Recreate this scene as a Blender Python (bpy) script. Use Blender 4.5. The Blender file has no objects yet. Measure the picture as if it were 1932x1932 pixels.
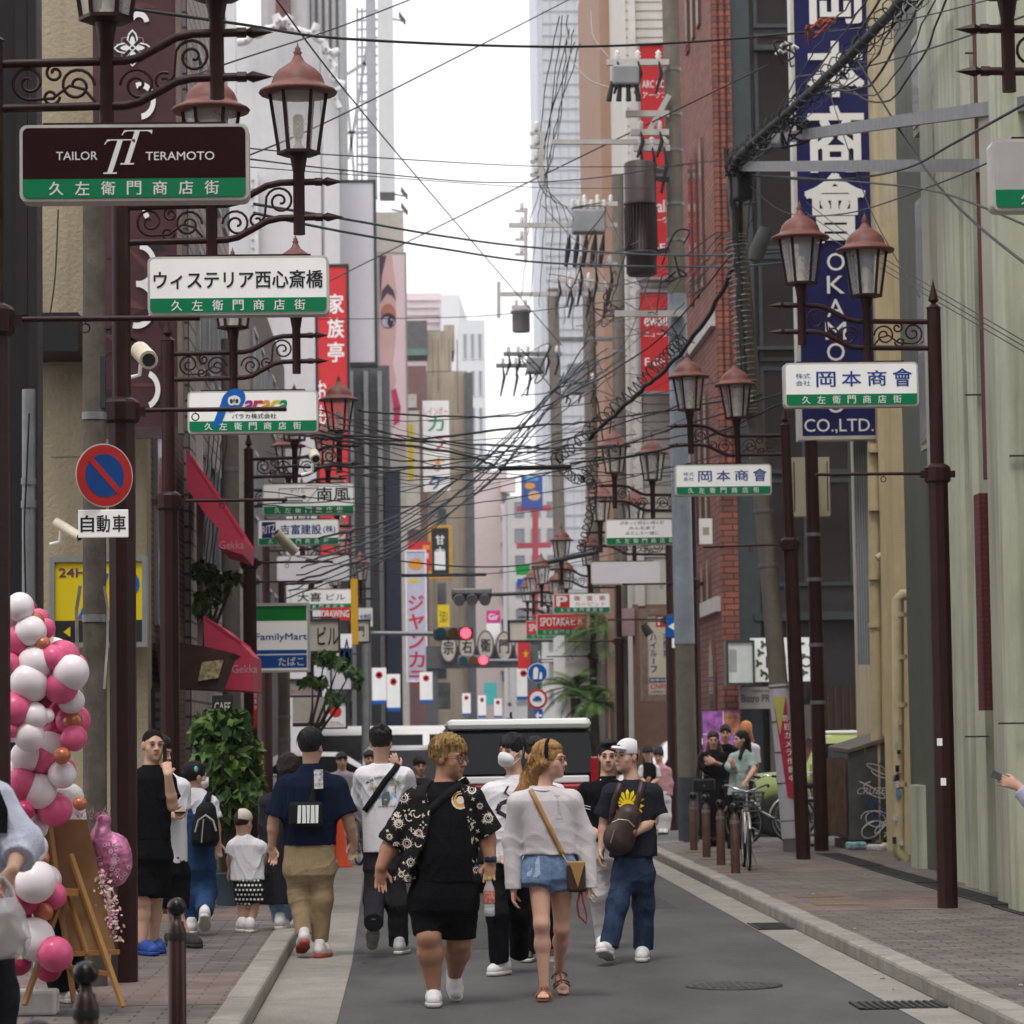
import bpy,bmesh,math,random
import numpy as np
from mathutils import Vector,Matrix,noise
from mathutils.bvhtree import BVHTree
import openvdb
S=bpy.context.scene
C=S.collection
R=math.radians
rnd=random.Random(7)
# --------- camera, sky, sun, exposure
F,IMG=5900.0,1932.0
CZ,HY,VX,ROLL=1.72,1388.0,770.0,0.014
pitch=math.atan((HY-966)/F)
yaw=math.atan((966-VX)/F)
RM=Matrix.Rotation(-yaw,3,'Z')@Matrix.Rotation(math.pi/2+pitch,3,'X')@Matrix.Rotation(-ROLL,3,'Z')
cam=bpy.data.objects.new('camera',bpy.data.cameras.new('camera'))
C.objects.link(cam)
cam.matrix_world=Matrix.Translation((0,0,CZ))@RM.to_4x4()
cam.data.sensor_fit='HORIZONTAL'
cam.data.sensor_width=cam.data.sensor_height=24.0
cam.data.lens=24.0*F/IMG
cam.data.clip_start,cam.data.clip_end=0.5,6000
cam.data.dof.use_dof=True
cam.data.dof.focus_distance=21.5
cam.data.dof.aperture_fstop=3.7
S.camera=cam
W=bpy.data.worlds.new('World');S.world=W;W.use_nodes=True
nt=W.node_tree;nt.nodes.clear()
sky=nt.nodes.new('ShaderNodeTexSky');sky.sky_type='NISHITA';sky.sun_disc=False
SUN_EL,SUN_ROT=R(66),R(196)
sky.sun_elevation,sky.sun_rotation=SUN_EL,SUN_ROT
sky.air_density,sky.dust_density,sky.ozone_density=1.0,4.0,1.0
hs=nt.nodes.new('ShaderNodeHueSaturation');hs.inputs['Saturation'].default_value=0.18;hs.inputs['Value'].default_value=1.0
cl=nt.nodes.new('ShaderNodeTexNoise');cl.inputs['Scale'].default_value=2.2;cl.inputs['Detail'].default_value=5
mx=nt.nodes.new('ShaderNodeMix');mx.data_type='RGBA';mx.inputs[0].default_value=0.72
bg=nt.nodes.new('ShaderNodeBackground');bg.inputs['Strength'].default_value=0.15
out=nt.nodes.new('ShaderNodeOutputWorld')
cr=nt.nodes.new('ShaderNodeValToRGB')
cr.color_ramp.elements[0].position,cr.color_ramp.elements[0].color=0.35,(7.25,7.15,7.5,1)
cr.color_ramp.elements[1].position,cr.color_ramp.elements[1].color=0.62,(8.75,8.7,8.85,1)
nt.links.new(sky.outputs[0],hs.inputs['Color']);nt.links.new(cl.outputs[0],cr.inputs[0])
nt.links.new(hs.outputs[0],mx.inputs[6]);nt.links.new(cr.outputs[0],mx.inputs[7])
nt.links.new(mx.outputs[2],bg.inputs['Color']);nt.links.new(bg.outputs[0],out.inputs[0])
sun=bpy.data.objects.new('sun',bpy.data.lights.new('sun','SUN'));C.objects.link(sun)
sun.data.energy,sun.data.angle,sun.data.color=1.15,R(14),(1.0,0.96,0.9)
sun.rotation_euler=(math.pi/2-SUN_EL,0,math.pi-SUN_ROT)
S.view_settings.view_transform,S.view_settings.look='Standard','None'
S.view_settings.exposure,S.view_settings.gamma=0.52,1.0
S.cycles.use_denoising=True
S.cycles.max_bounces,S.cycles.diffuse_bounces,S.cycles.transparent_max_bounces=6,3,8
# --------- helpers
def P(px,py,Y):
 d=RM@Vector(((px-966)/F,-(py-966)/F,-1))
 return Vector((0,0,CZ))+d*(Y/d.y)
def G(px,py,z=0.0):
 d=RM@Vector(((px-966)/F,-(py-966)/F,-1))
 return Vector((0,0,CZ))+d*((z-CZ)/d.z)
def Q(x0,y0,x1,y1,Y):
 """pixel rectangle at depth Y -> centre point, width, height in metres"""
 c=P((x0+x1)/2,(y0+y1)/2,Y)
 return c,(x1-x0)*Y/F,(y1-y0)*Y/F
def lerp(a,b,t):return a+(b-a)*t
class MB:
 def __init__(s):s.v,s.f,s.m,s.cur,s.sm=[],[],[],0,[]
 def add(s,vs,fs,smooth=False):
  o=len(s.v);s.v+=[tuple(v)for v in vs]
  for f in fs:s.f.append([i+o for i in f]);s.m.append(s.cur);s.sm.append(smooth)
  return s
 def mat(s,i):s.cur=i;return s
 def box(s,x0,x1,y0,y1,z0,z1,rz=0,piv=None,bev=0):
  if x0>x1:x0,x1=x1,x0
  if bev:
   b=bev
   bm=bmesh.new();bmesh.ops.create_cube(bm,size=1)
   for v in bm.verts:v.co=Vector((lerp(x0,x1,v.co.x+.5),lerp(y0,y1,v.co.y+.5),lerp(z0,z1,v.co.z+.5)))
   bmesh.ops.bevel(bm,geom=bm.edges[:],offset=b,segments=2,affect='EDGES',profile=.5)
   bm.verts.ensure_lookup_table()
   vs=[v.co.copy()for v in bm.verts];fs=[[v.index for v in f.verts]for f in bm.faces];bm.free()
  else:
   vs=[Vector((x,y,z))for z in (z0,z1)for y in (y0,y1)for x in (x0,x1)]
   fs=[(0,2,3,1),(4,5,7,6),(0,1,5,4),(2,6,7,3),(0,4,6,2),(1,3,7,5)]
  if rz:
   p=Vector(piv)if piv else Vector(((x0+x1)/2,(y0+y1)/2,0));m=Matrix.Rotation(rz,3,'Z')
   vs=[p+m@(v-p)for v in vs]
  return s.add(vs,fs)
 def cbox(s,c,w,d,h,rz=0,bev=0):
  return s.box(c[0]-w/2,c[0]+w/2,c[1]-d/2,c[1]+d/2,c[2]-h/2,c[2]+h/2,rz,None,bev)
 def bar(s,a,b,w,h=None,up=(0,0,1)):
  a,b=Vector(a),Vector(b);h=h or w;d=(b-a).normalized();u=Vector(up)
  if abs(d.dot(u))>.98:u=Vector((0,1,0))
  r=d.cross(u).normalized();u=r.cross(d)
  vs=[p+r*(i*w/2)+u*(j*h/2)for p in (a,b)for i,j in ((-1,-1),(1,-1),(1,1),(-1,1))]
  return s.add(vs,[(3,2,1,0),(4,5,6,7),(0,1,5,4),(1,2,6,5),(2,3,7,6),(3,0,4,7)])
 def tube(s,pts,r,n=8,caps=True,closed=False):
  pts=[Vector(p)for p in pts];k=len(pts)
  rs=r if isinstance(r,(list,tuple))else [r]*k
  vs,fs,u=[],[],None
  for i,p in enumerate(pts):
   if closed:t=pts[(i+1)%k]-pts[i-1]
   else:t=pts[min(i+1,k-1)]-pts[max(i-1,0)]
   t.normalize()
   if u is None:
    u=t.orthogonal().normalized()
   else:
    u=(u-t*u.dot(t))
    u=u.normalized()if u.length>1e-6 else t.orthogonal().normalized()
   w=t.cross(u)
   for j in range(n):
    a=2*math.pi*j/n
    vs.append(p+(u*math.cos(a)+w*math.sin(a))*rs[i])
  for i in range(k if closed else k-1):
   i2=(i+1)%k
   for j in range(n):
    j2=(j+1)%n;fs.append((i*n+j,i*n+j2,i2*n+j2,i2*n+j))
  s.add(vs,fs,n>4)
  if caps and not closed:
   s.add(vs[:n],[list(range(n))[::-1]]);s.add(vs[-n:],[list(range(n))])
  return s
 def lathe(s,prof,c=(0,0,0),n=16,smooth=True,rot=0):
  vs,fs=[],[];k=len(prof)
  for r,z in prof:
   for j in range(n):
    a=2*math.pi*j/n+rot
    vs.append((c[0]+r*math.cos(a),c[1]+r*math.sin(a),c[2]+z))
  for i in range(k-1):
   for j in range(n):
    j2=(j+1)%n;fs.append((i*n+j,i*n+j2,(i+1)*n+j2,(i+1)*n+j))
  s.add(vs,fs,smooth)
  if prof[0][0]>1e-4:s.add(vs[:n],[list(range(n))[::-1]])
  if prof[-1][0]>1e-4:s.add(vs[-n:],[list(range(n))])
  return s
 def ball(s,c,r,n=14,m=9,rot=None):
  r=(r,r,r)if not isinstance(r,(tuple,list))else r;vs,fs=[],[]
  for i in range(m+1):
   th=math.pi*i/m
   for j in range(n):
    a=2*math.pi*j/n
    v=Vector((r[0]*math.sin(th)*math.cos(a),r[1]*math.sin(th)*math.sin(a),r[2]*math.cos(th)))
    vs.append(Vector(c)+(rot@v if rot else v))
  for i in range(m):
   for j in range(n):
    j2=(j+1)%n;fs.append((i*n+j,(i+1)*n+j,(i+1)*n+j2,i*n+j2))
  return s.add(vs,fs,True)
 def prism(s,poly,y0,y1,o=(0,0,0),rz=0):
  """poly in (x,z) extruded along y"""
  n=len(poly);m=Matrix.Rotation(rz,3,'Z');o=Vector(o)
  vs=[o+m@Vector((x,y,z))for y in (y0,y1)for x,z in poly]
  a=sum(poly[i][0]*poly[(i+1)%n][1]-poly[(i+1)%n][0]*poly[i][1]for i in range(n))
  fs=[list(range(n)),list(range(n,2*n))[::-1]]+[(i,i+n,(i+1)%n+n,(i+1)%n)for i in range(n)]
  if a<0:fs=[f[::-1]for f in fs]
  return s.add(vs,fs)
 def sheet(s,poly,z):
  return s.add([(x,y,z)for x,y in poly],[list(range(len(poly)))])
 def text(s,body,c,w=None,h=None,RV=(1,0,0),UV=(0,0,1),bold=0.0,shear=0.0,th=0.0):
  cj=bold>0
  vs,fs=text_mesh(body,0.0 if cj else bold)
  if not vs:return s
  xs=[v[0]for v in vs];ys=[v[1]for v in vs]
  x0,x1,y0,y1=min(xs),max(xs),min(ys),max(ys)
  sx=w/(x1-x0)if w else None ;sy=h/(y1-y0)if h else None
  sx=sx or sy;sy=sy or sx
  c,RV,UV=Vector(c),Vector(RV),Vector(UV)
  cx,cy=(x0+x1)/2,(y0+y1)/2
  for k,(dx,dy)in enumerate([(0,0)]if not cj else [(-.6,.4),(.6,.4),(-.6,-.4),(.6,-.4),(0,0)]):
   s.add([c+Vector((0,-.00035*k,0))+RV*((x-cx)*sx+shear*(y-cy)*sy+dx*bold*sx)+UV*((y-cy)*sy+dy*bold*sy)for x,y in vs],fs)
  return s
 def vtext(s,body,c,w,h,gap=1.08,**k):
  """characters one under another, c = centre of the first"""
  c=Vector(c)
  for i,ch in enumerate(body):
   if ch!=' ':
    s.text('|' if ch=='ー' else ch,c-Vector((0,0,i*h*gap)),w*(.16 if ch=='ー' else 1),h*(.9 if ch!='ー' else .8),**k)
  return s
 def build(s,name,mats,parent=None,**props):
  me=bpy.data.meshes.new(name)
  off=Vector(parent['_loc'])if parent is not None and '_loc' in parent else Vector((0,0,0))
  if parent is not None:
   me.from_pydata([(v[0]-off[0],v[1]-off[1],v[2]-off[2])for v in s.v],[],s.f)
  else:me.from_pydata(s.v,[],s.f)
  for m in (mats if isinstance(mats,(list,tuple))else [mats]):me.materials.append(m)
  me.polygons.foreach_set('material_index',s.m)
  me.polygons.foreach_set('use_smooth',s.sm)
  me.update()
  o=bpy.data.objects.new(name,me);C.objects.link(o)
  if parent is not None:
   o.parent=parent;o['_loc']=tuple(off)
  for k,v in props.items():o[k]=v
  return o
_tc={}
def text_mesh(body,bold):
 key=(body,bold)
 if key not in _tc:
  c=bpy.data.curves.new('lettering','FONT');c.body=body;c.offset=bold;c.resolution_u=3
  o=bpy.data.objects.new('lettering',c);C.objects.link(o)
  dg=bpy.context.evaluated_depsgraph_get()
  me=bpy.data.meshes.new_from_object(o.evaluated_get(dg))
  _tc[key]=([(v.co.x,v.co.y)for v in me.vertices],[list(p.vertices)for p in me.polygons])
  bpy.data.objects.remove(o);bpy.data.curves.remove(c);bpy.data.meshes.remove(me)
 return _tc[key]
def thing(name,label,cat,loc,group=None):
 o=bpy.data.objects.new(name,None);C.objects.link(o);o.empty_display_size=.1
 o.location=loc;o['_loc']=tuple(loc);o['label']=label;o['category']=cat
 if group:o['group']=group
 return o
def tag(o,label,cat,group=None):
 o['label']=label;o['category']=cat
 if group:o['group']=group
 return o
def struct(o):o['kind']='structure';return o
def part_of(mb,name,mats,parent,label=None):
 o=mb.build(name,mats,parent)
 if label:o['label']=label
 return o
 # --------- materials
_mc={}
def lin(c):
 return tuple(((x/255)/12.92 if x/255<=.04045 else ((x/255+.055)/1.055)**2.4)for x in c)
def M(name,col,rough=.6,metal=0.,var=.12,vs=4.,bump=0.,bs=50.,spec=.28,streak=0.,emis=0.,trans=0.,alpha=1.,coat=0.,sss=0.,scl=(1,1,1),speck=0.):
 if name in _mc:return _mc[name]
 m=bpy.data.materials.new(name);m.use_nodes=True ;n=m.node_tree.nodes;L=m.node_tree.links
 b=n['Principled BSDF'];tc=n.new('ShaderNodeTexCoord');mp=n.new('ShaderNodeMapping');mp.inputs['Scale'].default_value=scl
 L.new(tc.outputs['Object'],mp.inputs[0])
 b.inputs['Roughness'].default_value=rough;b.inputs['Metallic'].default_value=metal
 b.inputs['Specular IOR Level'].default_value=spec
 b.inputs['Coat Weight'].default_value=coat
 b.inputs['Transmission Weight'].default_value=trans;b.inputs['Alpha'].default_value=alpha
 if sss:b.inputs['Subsurface Weight'].default_value=sss;b.inputs['Subsurface Radius'].default_value=(.02,.008,.004)
 c=tuple(col)+(1,)
 src=None
 def mixin(a,b_,fac_socket,lo,hi):
  r=n.new('ShaderNodeMapRange');r.inputs[1].default_value,r.inputs[2].default_value=lo,hi
  L.new(fac_socket,r.inputs[0]);x=n.new('ShaderNodeMix');x.data_type='RGBA'
  L.new(r.outputs[0],x.inputs[0])
  for k,q in ((6,a),(7,b_)):
   if isinstance(q,tuple):x.inputs[k].default_value=q
   else:L.new(q,x.inputs[k])
  return x.outputs[2]
 if var>0:
  t=n.new('ShaderNodeTexNoise');t.inputs['Scale'].default_value=vs;t.inputs['Detail'].default_value=6;t.inputs['Roughness'].default_value=.65
  L.new(mp.outputs[0],t.inputs['Vector'])
  src=mixin(tuple(x*(1-var)for x in col)+(1,),tuple(min(1,x*(1+var))for x in col)+(1,),t.outputs[0],.3,.7)
 else:src=c
 if speck:
  t=n.new('ShaderNodeTexNoise');t.inputs['Scale'].default_value=130;t.inputs['Detail'].default_value=2
  L.new(tc.outputs['Object'],t.inputs['Vector'])
  x=n.new('ShaderNodeMix');x.data_type='RGBA';x.blend_type='MULTIPLY';x.inputs[0].default_value=1
  if isinstance(src,tuple):x.inputs[6].default_value=src
  else:L.new(src,x.inputs[6])
  L.new(mixin((1-speck,)*3+(1,),(1+speck,)*3+(1,),t.outputs[0],.3,.7),x.inputs[7]);src=x.outputs[2]
 if streak:
  t=n.new('ShaderNodeTexNoise');t.inputs['Scale'].default_value=1;t.inputs['Detail'].default_value=7
  q=n.new('ShaderNodeMapping');q.inputs['Scale'].default_value=(5,5,.35)
  L.new(tc.outputs['Object'],q.inputs[0]);L.new(q.outputs[0],t.inputs['Vector'])
  src=mixin(src if not isinstance(src,tuple)else src,tuple(x*(1-streak)for x in col)+(1,),t.outputs[0],.48,.78)
 if isinstance(src,tuple):b.inputs['Base Color'].default_value=src
 else:L.new(src,b.inputs['Base Color'])
 if emis:
  b.inputs['Emission Strength'].default_value=emis;b.inputs['Emission Color'].default_value=c
 if bump:
  t=n.new('ShaderNodeTexNoise');t.inputs['Scale'].default_value=bs;t.inputs['Detail'].default_value=4
  L.new(mp.outputs[0],t.inputs['Vector'])
  u=n.new('ShaderNodeBump');u.inputs['Strength'].default_value=min(1,bump);u.inputs['Distance'].default_value=.02
  L.new(t.outputs[0],u.inputs['Height']);L.new(u.outputs[0],b.inputs['Normal'])
 _mc[name]=m
 return m
def MX(name,rgb,**k):
 """material from an sRGB 0-255 colour"""
 return M(name,lin(rgb),**k)
def brickmat(name,c1,c2,mortar,bw,bh,ms=.012,horiz=False,off=.5,rough=.8,bumpd=.5,var=.25,squash=1):
 if name in _mc:return _mc[name]
 m=bpy.data.materials.new(name);m.use_nodes=True ;n=m.node_tree.nodes;L=m.node_tree.links
 b=n['Principled BSDF'];b.inputs['Roughness'].default_value=rough
 tc=n.new('ShaderNodeTexCoord');sp=n.new('ShaderNodeSeparateXYZ');cb=n.new('ShaderNodeCombineXYZ')
 L.new(tc.outputs['Object'],sp.inputs[0])
 if horiz:
  L.new(sp.outputs[0],cb.inputs[0]);L.new(sp.outputs[1],cb.inputs[1])
 else:
  a=n.new('ShaderNodeMath');L.new(sp.outputs[0],a.inputs[0]);L.new(sp.outputs[1],a.inputs[1])
  L.new(a.outputs[0],cb.inputs[0]);L.new(sp.outputs[2],cb.inputs[1])
 t=n.new('ShaderNodeTexBrick');L.new(cb.outputs[0],t.inputs['Vector'])
 t.offset=off;t.squash=squash
 t.inputs['Color1'].default_value=c1+(1,);t.inputs['Color2'].default_value=c2+(1,);t.inputs['Mortar'].default_value=mortar+(1,)
 t.inputs['Scale'].default_value=1;t.inputs['Mortar Size'].default_value=ms;t.inputs['Brick Width'].default_value=bw;t.inputs['Row Height'].default_value=bh
 t.inputs['Mortar Smooth'].default_value=.2
 z=n.new('ShaderNodeTexNoise');z.inputs['Scale'].default_value=2.5;z.inputs['Detail'].default_value=8
 L.new(tc.outputs['Object'],z.inputs['Vector'])
 mr=n.new('ShaderNodeMapRange');mr.inputs[1].default_value,mr.inputs[2].default_value,mr.inputs[3].default_value,mr.inputs[4].default_value=.3,.7,1-var,1+var
 L.new(z.outputs[0],mr.inputs[0])
 x=n.new('ShaderNodeMix');x.data_type='RGBA';x.blend_type='MULTIPLY';x.inputs[0].default_value=1
 L.new(t.outputs['Color'],x.inputs[6]);L.new(mr.outputs[0],x.inputs[7]);L.new(x.outputs[2],b.inputs['Base Color'])
 if bumpd:
  u=n.new('ShaderNodeBump');u.inputs['Strength'].default_value=bumpd;u.inputs['Distance'].default_value=.01;u.invert=True
  L.new(t.outputs['Fac'],u.inputs['Height']);L.new(u.outputs[0],b.inputs['Normal'])
 _mc[name]=m
 return m
BROWN=M('brown_paint',(.030,.0105,.009),rough=.45,var=.25,vs=3,streak=.3,bump=.05,spec=.2)
ROOF=M('lamp_roof_paint',(.155,.058,.047),rough=.5,streak=.25,var=.3,vs=9)
GLASS=M('lamp_glass',(.82,.82,.80),rough=.12,var=.05,alpha=.3)
BULB=M('lamp_bulb',(.75,.7,.55),rough=.35,var=.02)
SIGNW=M('sign_white',(.82,.81,.79),rough=.35,var=0,vs=2.5,streak=.06,emis=.1)  # faint glow added to white sign faces, though the boards are unlit
SIGNF=M('sign_frame',(.55,.54,.50),rough=.4,var=.15,vs=6,metal=.3)
GREEN=M('sign_green',(.0,.19,.075),rough=.35,var=.06)
BLACK=M('ink_black',(.02,.02,.022),rough=.5,var=.1)
WHITE=M('ink_white',(.8,.8,.79),rough=.45,var=.04)
RED=M('sign_red',(.55,.025,.03),rough=.42,var=.08)
NAVY=M('sign_navy',(.018,.022,.15),rough=.33,var=.1,vs=2)
BLUE=M('sign_blue',(.0,.09,.36),rough=.4,var=.06)
STEEL=M('galvanised_steel',(.21,.215,.225),rough=.5,metal=.4,var=.2,vs=7,streak=.15)
CONC=M('pole_concrete',(.17,.15,.128),rough=.85,var=.18,vs=5,streak=.35,bump=.25,bs=90)
CABLE=M('cable_black',(.014,.014,.016),rough=.55,var=.1)
INSUL=M('insulator_white',(.72,.71,.68),rough=.3,var=.08)
# --------- ground
ASPH=M('asphalt',(.08,.076,.077),rough=.88,var=.3,vs=1.0,bump=.5,bs=150,speck=.45,scl=(1,.35,1))
ASPH2=M('asphalt_old',(.125,.12,.118),rough=.9,var=.18,vs=1.2,bump=.3,bs=150,speck=.35)
GUT=M('gutter_concrete',(.24,.225,.2),rough=.9,var=.2,vs=2,bump=.3,bs=140,speck=.3)
PAVE=brickmat('pavers',(.138,.117,.103),(.102,.087,.078),(.035,.03,.028),.3,.15,.008,horiz=True,var=.3)
PAVR=brickmat('pavers_red',(.165,.112,.098),(.135,.097,.086),(.06,.05,.048),.3,.15,.006,horiz=True,var=.3)
KERB=M('kerb_stone',(.26,.24,.215),rough=.85,var=.22,vs=3,bump=.25,bs=120,streak=.2,speck=.2)
DRAIN=M('drain_iron',(.05,.05,.05),rough=.5,metal=.5,var=.3,vs=8)
struct(MB().sheet([(-150,-90),(150,-90),(150,430),(-150,430)],-.06).build('ground',ASPH2))
struct(MB().sheet([(-60,-8),(60,-8),(60,420),(-60,420)],0).build('road',ASPH))
struct(MB().sheet([(-.98,-6),(-.47,-6),(-.47,24),(-.56,34),(-.68,46.5),(-.98,46.5)],.004).build('gutter',GUT))
struct(MB().sheet([(2.99,-6),(3.32,-6),(3.32,44),(2.99,46)],.004).build('gutter',GUT))
# side street patches of older asphalt
struct(MB().sheet([(-12,47),(-.6,47),(-.9,55),(-12,55)],.004).build('side_road',ASPH2))
struct(MB().sheet([(3.2,48.6),(30,50),(30,56),(3.0,55.6)],.004).build('side_road',ASPH2))
# raised pavements
mb=MB();mb.box(-30,-1.15,-6,46.3,-.05,.1);struct(mb.build('pavement',PAVE))
mb=MB()
arc=[(3.5+1.6-1.6*math.cos(a),45.6+1.6*math.sin(a))for a in np.linspace(0,math.pi/2,8)]
poly=[(3.5,-6)]+arc+[(30,47.2),(30,-6)]
n=len(poly);mb.add([(x,y,z)for z in (-.05,.1)for x,y in poly],[list(range(n,2*n))]+[(i,(i+1)%n,(i+1)%n+n,i+n)for i in range(n)])
struct(mb.build('pavement',PAVE))
for (x0,x1,y0,y1)in ((-3.4,-1.16,19.4,21.9),(-3.2,-1.16,28.3,29.8),(3.52,5.1,28.3,31.2),(3.52,5.6,36.4,37.3)):
 struct(MB().box(x0,x1,y0,y1,.1,.1035).build('paving_band',PAVR))
YEL=M('tactile_yellow',(.17,.115,.05),rough=.8,var=.3,vs=6)
for (x,y)in ((3.75,29.2),(3.75,30.6),(3.62,37),(3.7,40.2),(3.75,42.6)):
 struct(MB().box(x,x+.45,y,y+.3,.1036,.109).build('tactile_paving',YEL))
 # kerb stones, one rounded bar per metre
def kerbs(xa,xb,y0,y1,nm):
 y=y0;mb=MB()
 while y<y1:
  L=rnd.uniform(.58,.64);dz=rnd.uniform(-.006,.006)
  mb.box(xa,xb,y+.006,y+L,-.02,.115+dz,bev=.025);y+=L
 struct(mb.build(nm,KERB))
kerbs(-1.18,-.985,4,46.3,'kerb');kerbs(3.33,3.53,4,45.4,'kerb')
mb=MB()
for a in np.linspace(.05,1.45,6):
 c=(5.1-1.67*math.cos(a),45.6+1.67*math.sin(a))
 mb.box(c[0]-.1,c[0]+.1,c[1]-.23,c[1]+.23,-.02,.114,rz=-a*1.0,bev=.02)
struct(mb.build('kerb',KERB))
# iron drain gratings let into the gutters and along the wall on the right
def grate(x0,x1,y0,y1,z,label):
 t=thing('drain_grating',label,'drain',((x0+x1)/2,(y0+y1)/2,z))
 mb=MB();mb.box(x0,x1,y0,y1,z-.02,z+.004);part_of(mb,'pit',M('pit_black',(.01,.01,.01)),t)
 mb=MB();b=.02
 mb.box(x0,x0+b,y0,y1,z+.0045,z+.012);mb.box(x1-b,x1,y0,y1,z+.0045,z+.012)
 k=max(4,int((y1-y0)/.055))if y1-y0>x1-x0 else 0
 if k:
  for i in range(k):yy=lerp(y0,y1,(i+.5)/k);mb.box(x0+b,x1-b,yy-.012,yy+.012,z+.0045,z+.011)
 else:
  k=int((x1-x0)/.045)
  for i in range(k):xx=lerp(x0,x1,(i+.5)/k);mb.box(xx-.01,xx+.01,y0,y1,z+.0046,z+.011)
 part_of(mb,'bars',DRAIN,t)
grate(2.75,3.3,19.4,19.9,.002,'iron drain grating at the near end of the speckled gutter')
grate(3.0,3.31,27.3,28.2,.004,'iron drain grating in the gutter opposite the tall green building post')
for i,(y0,y1,x)in enumerate(((25.0,28.6,5.28),(28.8,33,5.3),(33.2,37.4,5.32),(37.6,41.5,5.35))):
 grate(x,x+.3,y0,y1,.1,['long slotted drain cover nearest the camera beside the green wall','long slotted drain cover behind the foot of the brown post','long slotted drain cover beside the cream drain pipes','long slotted drain cover leading to the grey metal cupboard'][i])
g=G(1385,1861)
t=thing('manhole_cover','round iron manhole cover set in the asphalt','manhole',(g.x,g.y,.002))
mb=MB();mb.lathe([(.33,0),(.33,.006),(.3,.007)],(g.x,g.y,.002),40);part_of(mb,'rim',DRAIN,t)
mb=MB();mb.lathe([(.295,0),(.295,.008)],(g.x,g.y,.002),40)
for i in range(-5,6):
 for j in range(-5,6):
  if i*i+j*j<27:mb.box(g.x+i*.052-.018,g.x+i*.052+.018,g.y+j*.052-.018,g.y+j*.052+.018,.0105,.014)
part_of(mb,'lid',M('manhole_iron',(.075,.072,.07),rough=.55,metal=.4,var=.25,vs=10),t)
PAT=M('asphalt_patch',(.058,.056,.058),rough=.9,var=.2,vs=3,bump=.5,bs=150,speck=.45);qc=random.Random(21)
for x0,x1,y0,y1 in ((.2,1.0,25.5,29.2),(1.9,2.6,31,37),(-.3,.25,36,44)):
 e=lambda v:v+qc.uniform(-.03,.03);struct(MB().sheet([(e(x0),y0),(e(x1),e(y0)),(e(x1),e(y1)),(e(x0),e(y1))],.0035).build('road_patch',PAT))
def crack(x,y,n,dx,dy,w):
 mb=MB();pts=[]
 for i in range(n):pts.append((x,y));x+=dx+qc.uniform(-.05,.05);y+=dy+qc.uniform(-.1,.1)
 for (a,b),(c,d)in zip(pts,pts[1:]):mb.add([(a-w,b,.0042),(a+w,b,.0042),(c+w,d,.0042),(c-w,d,.0042)],[(0,1,2,3)])
 struct(mb.build('road_crack',M('crack_dark',(.045,.042,.042),rough=1)))
crack(-.38,24,40,-.004,.4,.0025)
# scraps of litter and leaves on gutters
LIT=M('litter_pale',(.55,.53,.5),var=.2);LEAFD=M('leaf_dead',(.28,.16,.07),var=.3)
mb=MB()
for i in range(46):
 x=rnd.choice([rnd.uniform(-1.0,-.5),rnd.uniform(3.0,3.3),rnd.uniform(3.0,3.32),rnd.uniform(3.6,5.2),rnd.uniform(-2.6,-1.3)]);y=rnd.uniform(18.5,44)
 z=.108 if (x>3.5 or x<-1.1)else .008;s=rnd.uniform(.008,.024);mb.mat(rnd.choice([0,0,1]))
 mb.cbox((x,y,z+.003),s*rnd.uniform(1,2.4),s,.006,rz=rnd.uniform(0,3))
mb.build('litter',[LIT,LEAFD])['kind']='stuff'
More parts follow.
